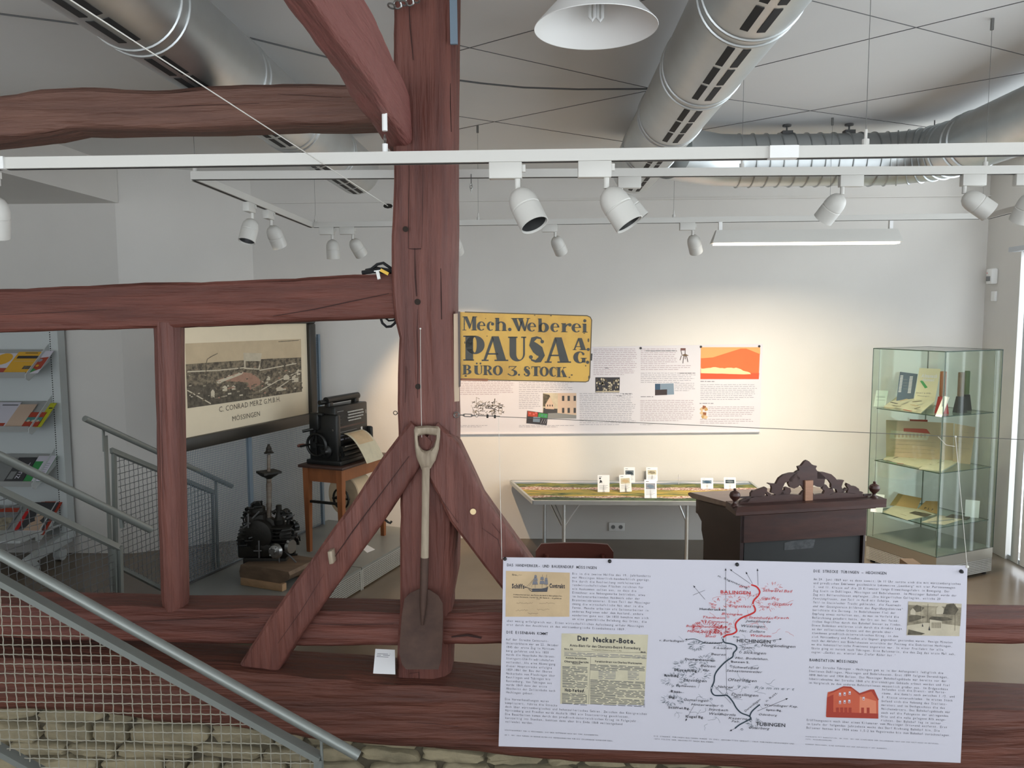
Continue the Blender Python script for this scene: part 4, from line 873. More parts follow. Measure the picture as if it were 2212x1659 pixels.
for fn, bx in ((sM, (105, 130, 280, 297)), (se, (277, 190, 380, 300)), (sc, (395, 192, 482, 302)), (sh_, (492, 148, 636, 303)), (sdot, (640, 148, 700, 308)), (sW, (690, 150, 905, 306)), (se, (877, 203, 985, 311)), (sb, (1005, 155, 1140, 316)), (se, (1155, 208, 1262, 317)), (sr, (1283, 212, 1408, 318)), (se, (1408, 213, 1522, 321)), (si, (1535, 163, 1600, 322)),
               (sP, (115, 360, 370, 658)), (sA, (335, 367, 652, 663)), (sU, (650, 372, 866, 667)), (sS, (888, 370, 1100, 677)), (sA, (1088, 380, 1402, 684)), (sA, (1422, 388, 1592, 532)), (sdot, (1590, 400, 1625, 545)), (sG, (1428, 548, 1586, 690)), (sdot, (1580, 550, 1618, 698)),
               (sB, (105, 708, 215, 823)), (sUu, (240, 716, 345, 827)), (sR, (350, 715, 465, 830)), (sO, (468, 716, 586, 834)), (s3, (640, 724, 765, 842)), (sdot, (760, 745, 800, 840)), (sS, (832, 725, 920, 845)), (sT, (927, 727, 1035, 842)), (sO, (1026, 730, 1136, 847)), (sC, (1140, 732, 1238, 850)), (sK, (1225, 735, 1352, 855))): fn(Box(*bx))
obj('lettering', S.mb, sg, 'black lettering')
# ------------------------------------------------------------------ cable bundle lying on the beam end
cbn = thing('cable_bundle', 'bundle of black cables with white and yellow tags on the beam end', 'cable', pY(815, 592, 3.1))
Y_ = 3.08
obj('cable', MB('plasticblk').tube(pl([(784, 588), (800, 583), (815, 571), (828, 568), (848, 582)], Y_), .006, 8).tube(pl([(782, 589), (800, 587), (825, 582), (848, 586)], Y_ - .02), .0085, 8), cbn)
obj('cable', MB('plasticblk').tube(pl([(790, 585), (815, 580), (850, 590)], Y_ + .03), .008, 8).tube(pl([(796, 588), (820, 588), (850, 596)], Y_ - .03), .005, 8), cbn)
obj('white_tag', MB('plugwhite').bar(pY(815, 585, 3.0), pY(819, 603, 2.99), .012, .006, (0, 1, 0)).bar(pY(808, 586, 3.0), pY(822, 584, 3.0), .004, .004), cbn, 'white tag'); obj('yellow_tag', MB('signal').bar(pY(822, 583, 3.0), pY(839, 592, 3.0), .012, .006, (0, 1, 0)), cbn, 'yellow tag')
solo('cable_loop', MB('plasticblk').tube(pl([(822, 686), (826, 698), (835, 706), (845, 705), (852, 699), (858, 690)], 3.13), .0055, 8).tube(pl([(831, 686), (840, 693), (850, 692), (858, 686)], 3.15), .004, 8), 'black cable loop sagging under the middle beam beside the post', 'cable', loc=pY(840, 700, 3.13))
# ------------------------------------------------------------------ hooks and eyes
solo('screw_eye', MB('iron').torus(pY(854, 892, 3.1), (0, 1, .2), .008, .0016, 16, 6).cyl(pY(857, 893, 3.1), pY(870, 894, 3.1), .0018, 6), 'small screw eye on the left flank of the post', 'hook', loc=pY(858, 892, 3.1))
solo('iron_hook', MB('iron').tube(pl([(826, 1118), (838, 1128), (843, 1130), (846, 1126)], 3.02), .0045, 8), 'small iron hook on the left brace, pointing to the post', 'hook', loc=pY(836, 1124, 3.02))
# white label on the sill
lc = [pY(811, 1402, 3.03), pY(853, 1404, 3.03), pY(854, 1457, 2.93), pY(806, 1455, 2.93)]; nl = (lc[1] - lc[0]).cross(lc[3] - lc[0]).normalized()
if nl.y > 0: nl = -nl
lb = solo('label_card', MB('card').prism(lc, nl * .0012), 'white text card leaning on the sill beam left of the spade blade', 'card', loc=lc[3])
s_ = Sheet(lc[0], lc[1] - lc[0], nl); s_.l = .0018
for i in range(3): s_.words(.012, .022 + i * .007, .065, .0022, 'inklt', i)
obj('print', s_.mb, lb)
# ------------------------------------------------------------------ steel cable carrying the front poster
ka, kb = pY(982, 896, 3.04), pY(2290, 953, 2.66)
tc = thing('tension_cable', 'thin steel cable from an eye bolt on the post to the right, carrying the poster', 'cable', ka)
def onc(x): 
    lo, hi = 0, 1
    for _ in range(30):
        m_ = (lo + hi) / 2; p = ka.lerp(kb, m_); c = RCW.transposed() @ (p - CAM)
        if CX + F * c.x / -c.z < x: lo = m_
        else: hi = m_
    return ka.lerp(kb, lo)
obj('eye_bolt', MB('steel').torus(onc(986), (0, 1, 0), .011, .0022, 18, 6).cyl(onc(984), onc(984) + V((-.04, .01, 0)), .003, 8), tc)
obj('turnbuckle', MB('steel').tube([onc(999), onc(1003) + V((0, 0, .005)), onc(1018) + V((0, 0, .005)), onc(1022)], .0018, 6).tube([onc(999), onc(1003) - V((0, 0, .005)), onc(1018) - V((0, 0, .005)), onc(1022)], .0018, 6).cyl(onc(988), onc(1004), .0022, 8).cyl(onc(1017), onc(1027), .0022, 8).torus(onc(1030), (0, 1, 0), .005, .0013, 14, 5), tc)
for x in (1053, 1069): p = onc(x); obj('wire_clamp', MB('iron').bbox(p, (.004, 0, 0), (0, .004, 0), (0, 0, .007), .002), tc)
obj('wire', MB('wire').cyl(onc(1033), kb, .0013, 6).tube([onc(1033) + V((0, 0, .003)), onc(1053) + V((0, 0, .004)), onc(1080) + V((0, 0, .002))], .001, 5), tc)
# ================================================================== front poster
Po = pY(1087, 1205, 2.84); e = pY(2090, 1222, 2.72); pu = V((e.x - Po.x, e.y - Po.y, 0)).normalized(); pn = V((pu.y, -pu.x, 0))
if pn.y > 0: pn = -pn
P = Sheet(Po, pu, pn); P.l = .0009
po = thing('poster', 'large white printed poster with a red and black map hanging in front of the beams', 'poster', P.at(*P.uv(1580, 1640), 0))
out = [(1087, 1204), (1320, 1207), (1592, 1211), (1860, 1217), (2090, 1222), (2087, 1340), (2083, 1480), (2075, 1648), (1820, 1637), (1560, 1628), (1300, 1619), (1077, 1612), (1081, 1480), (1085, 1340)]
obj('sheet', MB('paper').prism([P.at(*P.uv(*p), 0) for p in out][::-1], pn * -.0025), po)
for x, y in ((1091, 1207), (1317, 1212), (1592, 1219), (2076, 1234)): u_, v_ = P.uv(x, y); obj('pin', MB('black').lathe([(.007, 0), (.007, .004), (.004, .012), (.001, .013)], P.at(u_, v_, 0), pn, 12), po)
obj('string', MB('string').cyl(onc(1077), P.at(*P.uv(1084, 1208)), .0009, 5), po); q = P.at(*P.uv(2089, 1224)); t_ = onc(2064); obj('string', MB('string').cyl(t_, q, .0011, 5).tube([t_ + V((-.06, .0, .0)), t_ + V((-.03, 0, -.03)), t_ + V((0, 0, -.035))], .0008, 5).ball(q, .006, 8).ball(t_, .004, 8), po)
def newpart(name, fn, parent=po):
    P.mb = MB(); fn(); return obj(name, P.mb, parent)
def para(name, lines, x, y, xr, pitch, m='inkmid', h=4.6, ital=(), cw=None):
    """monospaced lines: x,y = photo start of the first baseline, xr = photo right end of a line of cw characters"""
    def fn():
        u0, v0 = P.uv(x, y); u1, _ = P.uv(xr, y); adv = (u1 - u0) / cw; dv = P.uv(x, y + pitch)[1] - v0; hh = v0 - P.uv(x, y - h)[1]
        for i, t in enumerate(lines): P.text(t, u0, v0 + i * dv, hh, m, width=adv * len(t), mono=True, shear=.2 if i in ital else 0)
    return newpart(name, fn)
def head(t, x, y, xr, h=5.6): return newpart('heading', lambda: P.ptext(t, x, y, xr, h, 'ink', mono=True, off=.012))
head('DAS HANDWERKER- UND BAUERNDORF MÖSSINGEN', 1095, 1223, 1289)
para('body_text', 'Bis in die zweite Hälfte des 19. Jahrhunderts|war Mössingen bäuerlich-handwerklich geprägt.|Die durch die Realteilung verkleinerten|landwirtschaftlichen Flächen reichten für|ein Auskommen selten aus, so dass die|Einwohner ein Nebengewerbe betrieben, etwa|im holzverarbeitenden Handwerk oder der|Branntweinbrennerei. Einen Teil der Mössinger|zwang die wirtschaftliche Not aber in die|Ferne. Manche arbeiten als Saisonarbeiter in|anderen Regionen oder dem Ausland, andere|wanderten ganz aus. Um 1850 bemühte man sich|um eine gewerbliche Belebung des Ortes, die'.split('|'), 1236, 1241, 1406, 8.2, cw=45)
para('body_text', 'aber wenig erfolgreich war. Einen wirtschaftlichen Aufschwung erfuhr Mössingen|erst durch den Anschluss an das württembergische Eisenbahnnetz 1869.'.split('|'), 1094, 1343, 1391, 8.2, cw=78)
head('DIE EISENBAHN KOMMT', 1094, 1368, 1184)
para('body_text', 'Auf der Strecke Cannstatt-|Untertürkheim war am 22. Oktober|1845 der erste Zug in Württem-|berg gefahren und bis 1850|wurde die Hauptbahn Heilbronn-|Stuttgart-Ulm-Friedrichshafen|vollendet. Als eine Abzweigung|dieser Hauptstrecke erfolgte|1859-1861 der Bau der Oberen|Neckarbahn von Plochingen über|Reutlingen und Tübingen bis|Rottenburg. Von Tübingen aus|wurde 1869 dann der erste|Abschnitt der Zollernbahn nach|Hechingen gebaut.'.split('|'), 1093, 1383, 1207, 8.2, cw=32)
para('body_text', 'Die Vorverhandlungen waren|kompliziert, führte die Strecke|doch über württembergisches und hohenzollerisches Gebiet. Zwischen den Königreichen|Württemberg und Preußen wurde deshalb 1865 ein Staatsvertrag geschlossen.|Die Bauarbeiten kamen durch den preußisch-österreichischen Krieg im Folgejahr|kurzzeitig ins Stocken, konnten dann aber bis Ende 1868 weitestgehend|vollendet werden.'.split('|'), 1091, 1512, 1398, 8.1, cw=83)
para('small_print', 'Schiffskontrakt von 12 Mössingern, die über Rotterdam nach New York auswanderten.|Am 7. Mai 1868 wurden im Neckar-Boten die Oberbauarbeiten für die Zollernbahn ausgeschrieben.'.upper().split('|'), 1090, 1578, 1325, 10.5, 'inkmid', 2.4, cw=93)
para('small_print', 'Die Strecke Tübingen-Balingen wurde in zwei Abschnitten gebaut: 1869 Tübingen-Hechingen und|1874 folgte der Abschnitt nach Balingen.'.upper().split('|'), 1412, 1591, 1716, 6, 'inkmid', 2.4, cw=91)
head('DIE STRECKE TÜBINGEN – HECHINGEN', 1757, 1236, 1915)
para('body_text', 'Am 24. Juni 1869 war es dann soweit: Um 11 Uhr setzte sich die mit württembergischen|und preußischen Emblemen geschmückte Lokomotive „Leonberg“ mit vier Personenwagen|I. und II. Klasse auf die 25 Kilometer lange Einweihungsfahrt in Bewegung. Der|Zug hielt in Dußlingen, Mössingen und Bodelshausen. Im Mössinger Bahnhof wurde der|Zug mit Böllerschüssen empfangen. „Die bürgerlichen Collegien, etliche 20|Festjungfrauen, zum Teil in Weiß mit Schärpe, zum|Teil in Steinlacher Tracht gekleidet, die Feuerwehr|und der Gesangverein bildeten das Begrüßungskomitee“|berichtete die Zeitung. In Bodelshausen fiel der|Empfang etwas verhalten aus, da man im Vorfeld die|Befürchtung geäußert hatte, der Ort sei bei feind-|lichen Angriffen durch den Bahnhof besser zu finden.|Diese Bedenken erklärten sich durch die direkte Lage|an der zollerischen Grenze und den gerade über-|standenen preußisch-österreichischen Krieg, in dem|sich Württemberg und Preußen als Gegner gegenüber gestanden waren. Wenige Minuten|nach der Abfahrt aus Bodelshausen erreichte der Festzug die Endstation Hechingen,|wo die hohenzollerische Prominenz angereist war. In einer Freifahrt für alle|Gäste ging es zurück nach Tübingen. Eine Belsenerin, die den Zug das erste Mal sah,|sagte: „Guckat au, wieviel des Ziefer Räder hat.“'.split('|'), 1757, 1253, 2076, 8.35, ital=(5, 6, 7, 19), cw=84)
head('BAHNSTATION MÖSSINGEN', 1748, 1428, 1852)
para('body_text', 'Auf der Strecke Tübingen - Hechingen gab es in der Anfangszeit lediglich die|Stationen Dußlingen, Mössingen und Bodelshausen. Erst 1899 folgten Derendingen,|1898 Nehren und 1904 Belsen. Das Mössinger Bahnhofsgebäude war bereits vor der|Inbetriebnahme der Strecke 1868 als dreistöckiges Gebäude erbaut worden und fiel|im Vergleich zu den anderen Bahnstationen wesentlich größer aus. Im Erdgeschoss'.split('|'), 1747, 1443, 2058, 8.4, cw=81)
para('body_text', 'befanden sich die Dienst- und Warte-|räume, die damals noch zwischen 1./2. und|3. Klasse unterschieden. Im ersten Stock|befand sich die Wohnung des Stations-|meisters und im Dachgeschoss die des|Weichenwärters. Das Bahnhofsgebäude war|auch auf die Fahrgäste der umliegenden|Orte und die nahe gelegene Alb ausge-|richtet. Der Bahnhof lag in seiner'.split('|'), 1905, 1491, 2063, 8.4, cw=41)
para('body_text', 'Eröffnungszeit noch über einen Kilometer vom Mössinger Ortsrand entfernt. Erst|im Laufe der folgenden Jahrzehnte wuchs das Dorf Richtung Bahnhof hin. Die|Belsener hatten bis 1904 etwa 1,5-2 km Wegstrecke bis zum Bahnhof zurückzulegen.'.split('|'), 1742, 1557, 2055, 8.4, cw=80)
para('small_print', 'Postkarte mit Bahnstation, um 1930. Bei der Einweihung der Zollernbahn 1869 war der Halt noch im Ortskern.|Foto: Museumssammlung.||Bahnhof Mössingen, eine Aufnahme aus der Anfangszeit des Bahnhofs.'.upper().split('|'), 1740, 1592, 2030, 5.5, 'inklt', 2.3, cw=106)
# ------------------------------------------------------------------ printed documents
def contract():
    q = P.ppoly; q([(1092, 1332), (1230, 1332), (1231, 1237), (1093, 1233)], 'tan', .001); P.l = .0018
    P.ptext('Nro.', 1106, 1243, 1117, 4, 'sepiadk', off=.03)
    P.ptext('Schiffs-', 1106, 1270, 1137, 9, 'ink', off=.045); P.ptext('Contrakt', 1187, 1269, 1221, 8.5, 'ink', off=.045)
    for k, w_ in ((1, 106), (0, 104)): P.ptext('in unterschied mit heut. dem Datum des durch d. Akte gefahre Ver-' if k else 'weises Aktienamt. Vorhof Nr. 48. Name d. ... in gefahren', 1109 if k else 1109, 1285 if k else 1290, 1109 + w_, 2.6, 'sepiadk', off=.02)
    P.ptext('711', 1159, 1295, 1166, 2.4, 'sepiadk')
    rr = random.Random(3)
    for x0, x1, y in ((1116, 1152, 1303), (1165, 1200, 1303), (1114, 1142, 1318), (1160, 1187, 1317), (1140, 1163, 1325), (1115, 1128, 1243)):
        pts = []; x = x0
        while x < x1: pts.append((x, y + rr.uniform(-2.2, 1.2))); x += 1.4
        P.pline(pts, .0007, 'sepiadk')
    P.pline([(1136, 1268), (1150, 1273), (1166, 1274), (1178, 1273), (1184, 1266), (1180, 1277), (1148, 1277), (1142, 1272)], .0022, 'ink')
    P.ppoly([(1149, 1278), (1182, 1278), (1184, 1268), (1170, 1271), (1150, 1271)], 'inkmid')
    for x in (1156, 1171, 1180): P.pline([(x, 1270), (x + 1, 1241)], .001, 'ink')
    for x, y, w_, h_ in ((1156, 1262, 12, 7), (1157, 1254, 9, 6), (1157, 1247, 6, 5), (1171, 1261, 11, 7), (1171, 1252, 8, 6), (1180, 1262, 8, 8), (1180, 1254, 6, 6)): P.ppoly([(x - w_ / 2, y), (x + w_ / 2, y), (x + w_ / 2.6, y - h_), (x - w_ / 2.6, y - h_)], 'inklt', .002); P.pline([(x - w_ / 2, y), (x + w_ / 2, y)], .0008, 'ink', .0024)
    for a in ((1137, 1268), (1143, 1266), (1148, 1268)): P.pline([a, (1157, 1246)], .0006, 'ink')
    P.l = .0009
newpart('printed_contract', contract)['label'] = 'tan ship contract print'
def paper():
    q = P.ppoly; q([(1210, 1520), (1391, 1523), (1400, 1371), (1213, 1368)], 'tanlt', .001); P.l = .0018
    P.ptext('Der', 1247, 1383, 1272, 10, 'ink', off=.04); P.ptext('Neckar-Bote.', 1281, 1386, 1373, 10, 'ink', off=.04)
    P.ptext('Amts-Blatt für den Oberamts-Bezirk Rottenburg', 1231, 1396, 1384, 5.2, 'ink', off=.02); P.ptext('Nro. 52.', 1219, 1403, 1239, 3.4, 'ink', off=.03); P.ptext('1868.', 1383, 1410, 1396, 3.4, 'ink', off=.03); P.ptext('Ausgegeben Donnerstag den 7. Mai', 1278, 1404, 1343, 2.6, 'sepiadk')
    for y in (1406, 1417): P.pline([(1218, y), (1397, y + 4)], .0008, 'inkmid')
    P.pline([(1276, 1418), (1271, 1521)], .0008, 'inkmid')
    P.ptext('Amtliche Gegenstände.', 1222, 1422, 1268, 3.4, 'ink', off=.03); P.ptext('Oberamts-Gericht', 1219, 1430, 1272, 3.8, 'ink', off=.035); P.ptext('Gesuch.', 1236, 1434, 1255, 3, 'ink', off=.03); P.ptext('Verakkordirung von Oberbau-Werkzeugen.', 1285, 1430, 1388, 4, 'ink', off=.03); P.ptext('Holz-Verkauf.', 1220, 1493, 1264, 6.5, 'ink', off=.045)
    for i in range(3):
        a, b = P.uv(1219, 1409 + i * 2.6), P.uv(1396, 1412 + i * 2.6); P.words(a[0], a[1], b[0], .0018, 'inklt', i)
    for i in range(17):
        y = 1439 + i * 2.75
        if y > 1484: break
        a, b = P.uv(1215, y), P.uv(1269, y + 1); P.words(a[0], a[1], b[0], .0021, 'inkmid', 40 + i, .6 if i % 6 == 5 else 1)
    for i in range(10):
        a, b = P.uv(1214, 1497 + i * 2.5), P.uv(1268, 1498 + i * 2.5); P.words(a[0], a[1], b[0], .002, 'inkmid', 60 + i)
    for i in range(32):
        y = 1435 + i * 2.75
        if 4 < i < 12:
            a, b = P.uv(1293, y), P.uv(1330, y + .5); P.words(a[0], a[1], b[0], .0018, 'inklt', 80 + i); a, b = P.uv(1356, y + 1), P.uv(1380, y + 1.4); P.words(a[0], a[1], b[0], .0018, 'inklt', 120 + i)
        else:
            a, b = P.uv(1275, y), P.uv(1393, y + 2); P.words(a[0], a[1], b[0], .0021, 'inkmid', 80 + i, .5 if i % 7 == 4 else 1)
    P.l = .0009
newpart('printed_newspaper', paper)['label'] = 'yellowed newspaper print'
def station():
    q = P.ppoly; q([(1958, 1372), (2072, 1374), (2077, 1304), (1962, 1299)], 'sepialt', .001)
    q([(1959, 1351), (1997, 1345), (2030, 1346), (2074, 1352), (2077, 1306), (1962, 1300)], 'sepia', .0014); q([(1961, 1306), (2076, 1312), (2077, 1305), (1962, 1300)], 'sepialt', .0017)
    for a in ([(1966, 1327), (1977, 1328), (1977, 1319), (1971, 1313), (1966, 1319)], [(2022, 1326), (2038, 1326), (2038, 1314), (2030, 1307), (2022, 1313)], [(2008, 1360), (2034, 1362), (2034, 1340), (2008, 1336)]): q(a, 'sepialt', .0021)
    q([(1971, 1312), (1980, 1306), (1996, 1312), (1990, 1320), (1979, 1322)], 'sepiadk', .0022); q([(2005, 1337), (2012, 1331), (2047, 1333), (2057, 1338), (2034, 1341)], 'sepiadk', .0024); q([(2036, 1326), (2044, 1305), (2060, 1303), (2070, 1316), (2062, 1328)], 'sepiadk', .0023); q([(1962, 1344), (1985, 1338), (2000, 1332), (1980, 1328), (1962, 1330)], 'sepiadk', .0021)
    q([(1960, 1371), (1990, 1371), (1998, 1368), (1962, 1359)], 'sepiadk', .002); q([(2005, 1361), (2007, 1352), (2009, 1361)], 'ink', .0026); q([(1991, 1353), (1992, 1346), (1994, 1353)], 'ink', .0026)
    for x in (1990, 2003, 2062): P.pline([(x, 1362 if x > 2010 else 1344), (x + 1, 1304)], .0011, 'sepialt' if x < 2000 else 'sepiadk', .0027)
    for i in range(6): q([(2012 + i * 3.5, 1356), (2014 + i * 3.5, 1356), (2014 + i * 3.5, 1344), (2012 + i * 3.5, 1344)], 'sepia', .0028)
newpart('printed_photo', station)['label'] = 'sepia village photo print'
def rhouse():
    q = P.ppoly; q([(1784, 1548), (1897, 1552), (1897, 1532), (1897, 1511), (1888, 1490), (1880, 1489), (1857, 1497), (1838, 1483), (1822, 1482), (1800, 1492), (1788, 1495), (1786, 1508)], 'redhouse', .001)
    q([(1786, 1500), (1801, 1495), (1822, 1485), (1840, 1487), (1856, 1501), (1882, 1493), (1896, 1513), (1898, 1511), (1888, 1489), (1880, 1489), (1857, 1497), (1838, 1483), (1822, 1482), (1800, 1492)], 'redhousedk', .0014); q([(1785, 1548), (1800, 1549), (1800, 1500), (1787, 1506)], 'redhousedk', .0013); q([(1785, 1549), (1897, 1552), (1897, 1541), (1785, 1537)], 'redhousedk', .0015)
    q([(1856, 1546), (1893, 1548), (1892, 1514), (1857, 1504)], 'redhouselt', .0012)
    for x, y in ((1812, 1503), (1822, 1502), (1833, 1500), (1812, 1520), (1822, 1519), (1832, 1518), (1863, 1512)): q([(x, y), (x + 4.5, y), (x + 4.5, y - 7), (x, y - 7)], 'paper', .0018); q([(x + .8, y - 1), (x + 3.7, y - 1), (x + 3.7, y - 3), (x + .8, y - 3)], 'redhousedk', .002)
    for x in (1806, 1815, 1824, 1833, 1860, 1872): q([(x, 1540), (x + 6, 1540), (x + 6, 1528), (x, 1528)], 'redhousedk', .0017)
newpart('printed_house', rhouse)['label'] = 'red tinted station house print'
def pmap():
    m_ = lambda x, y: (1472 + x / 2.989, 1104 + y / 2.989); rr = random.Random(11); L = lambda pts, wd, c: P.pline([m_(*p) for p in pts], wd, c)
    def sm(pts, k=4):
        o = []
        for i in range(len(pts) - 1):
            p0, p1, p2, p3 = pts[max(i - 1, 0)], pts[i], pts[i + 1], pts[min(i + 2, len(pts) - 1)]
            for j in range(k):
                t = j / k; o.append(tuple(.5 * (2 * p1[d] + (p2[d] - p0[d]) * t + (2 * p0[d] - 5 * p1[d] + 4 * p2[d] - p3[d]) * t * t + (3 * p1[d] - p0[d] - 3 * p2[d] + p3[d]) * t ** 3) for d in (0, 1)))
        return o + [pts[-1]]
    P.l = .0016
    L(sm([(450, 475), (485, 488), (505, 518), (495, 545), (468, 575), (462, 600), (475, 628), (472, 650), (440, 668), (385, 690), (352, 722), (350, 750), (356, 774), (330, 792), (290, 800), (266, 818)]), .0058, 'red')
    L(sm([(266, 818), (276, 846), (320, 856), (350, 868), (356, 890), (336, 915), (330, 940), (300, 960), (270, 985), (230, 1030), (214, 1062), (210, 1100), (195, 1138), (194, 1165), (214, 1188), (262, 1190), (295, 1190), (330, 1228), (354, 1270), (386, 1302), (440, 1324), (450, 1352)]), .0052, 'blueblk')
    L(sm([(440, 1324), (452, 1296), (478, 1270), (506, 1248)]), .005, 'blueblk'); L(sm([(446, 1340), (405, 1362), (372, 1380), (345, 1402)]), .005, 'blueblk'); L(sm([(40, 828), (90, 826), (150, 850), (210, 853), (268, 846)]), .0026, 'blueblk')
    for p, q2, c in (((285, 378), (286, 830), 'ink'), ((286, 830), (292, 1190), 'inkmid'), ((490, 380), (495, 480), 'ink'), ((320, 382), (445, 468), 'ink'), ((420, 400), (458, 468), 'ink'), ((82, 488), (152, 570), 'ink'), ((74, 542), (152, 510), 'inkmid'), ((250, 540), (450, 530), 'red'), ((640, 826), (390, 862), 'inkmid'), ((490, 1290), (678, 1212), 'ink'), ((346, 1402), (318, 1416), 'ink'), ((30, 1345), (80, 1255), 'inkmid'), ((205, 1120), (320, 1240), 'inkmid')):
        L([p, q2], .0011, c)
    for x, y, a in ((285, 374, 90), (490, 376, 95), (318, 378, 140), (418, 396, 115), (80, 484, 130), (642, 825, 10), (682, 1210, 25), (316, 1417, 205), (28, 1350, 240), (28, 828, 180)):
        a = rad(a); c, s2 = math.cos(a), -math.sin(a); P.ppoly([m_(x + 7 * c, y + 7 * s2), m_(x - 9 * c - 6 * s2, y - 9 * s2 + 6 * c), m_(x - 9 * c + 6 * s2, y - 9 * s2 - 6 * c)], 'ink')
    def hatch(cx, cy, rx, ry, n, c, ln=16):
        for _ in range(n):
            a = rr.uniform(0, 6.283); q2 = math.sqrt(rr.uniform(.12, 1)); x, y = cx + rx * q2 * math.cos(a), cy + ry * q2 * math.sin(a); b = a + rr.uniform(-.4, .4); L([(x, y), (x + ln * math.cos(b), y + ln * .8 * math.sin(b))], rr.uniform(.0007, .0014), c)
    for a in ((165, 750, 95, 40, 150, 'red'), (262, 768, 45, 22, 70, 'red'), (95, 870, 45, 25, 60, 'greyink'), (20, 1000, 70, 40, 90, 'greyink'), (-40, 1090, 80, 40, 90, 'greyink'), (-60, 1220, 70, 30, 60, 'greyink'), (150, 960, 50, 22, 40, 'greyink'), (470, 1370, 45, 25, 40, 'greyink'), (395, 1110, 40, 30, 24, 'greyink'), (250, 600, 60, 30, 40, 'redthin'), (560, 600, 80, 45, 40, 'redthin'), (120, 1060, 60, 40, 50, 'greyink'), (430, 880, 70, 20, 30, 'greyink'), (340, 570, 40, 20, 26, 'redthin'), (580, 490, 60, 25, 26, 'redthin')): hatch(*a)
    for c, n, x0, x1, y0, y1 in (('redthin', 22, 180, 690, 560, 790), ('greyink', 46, -60, 560, 830, 1400)):
        for _ in range(n):
            x, y = rr.uniform(x0, x1), rr.uniform(y0, y1); pts = []; a = rr.uniform(0, 6.28)
            for k in range(8): pts.append((x, y)); a += rr.uniform(-.7, .7); x += 11 * math.cos(a); y += 7 * math.sin(a)
            L(sm(pts, 3), .0008, c)
    for x, y, c in ((488, 540, 0), (460, 602, 0), (568, 600, 0), (300, 682, 0), (315, 728, 0), (417, 690, 0), (266, 818, 1), (600, 838, 1), (380, 910, 1), (320, 1000, 1), (195, 1140, 1), (292, 1178, 1), (192, 1212, 1), (262, 1257, 1), (230, 1145, 1), (448, 1350, 1), (390, 1408, 1)):
        q2 = m_(x, y); u_, v_ = P.uv(*q2); P.disc(u_, v_, .0042, 'red' if not c else 'blueblk', .0022, 10); P.disc(u_, v_, .0027, 'paper', .0026, 10)
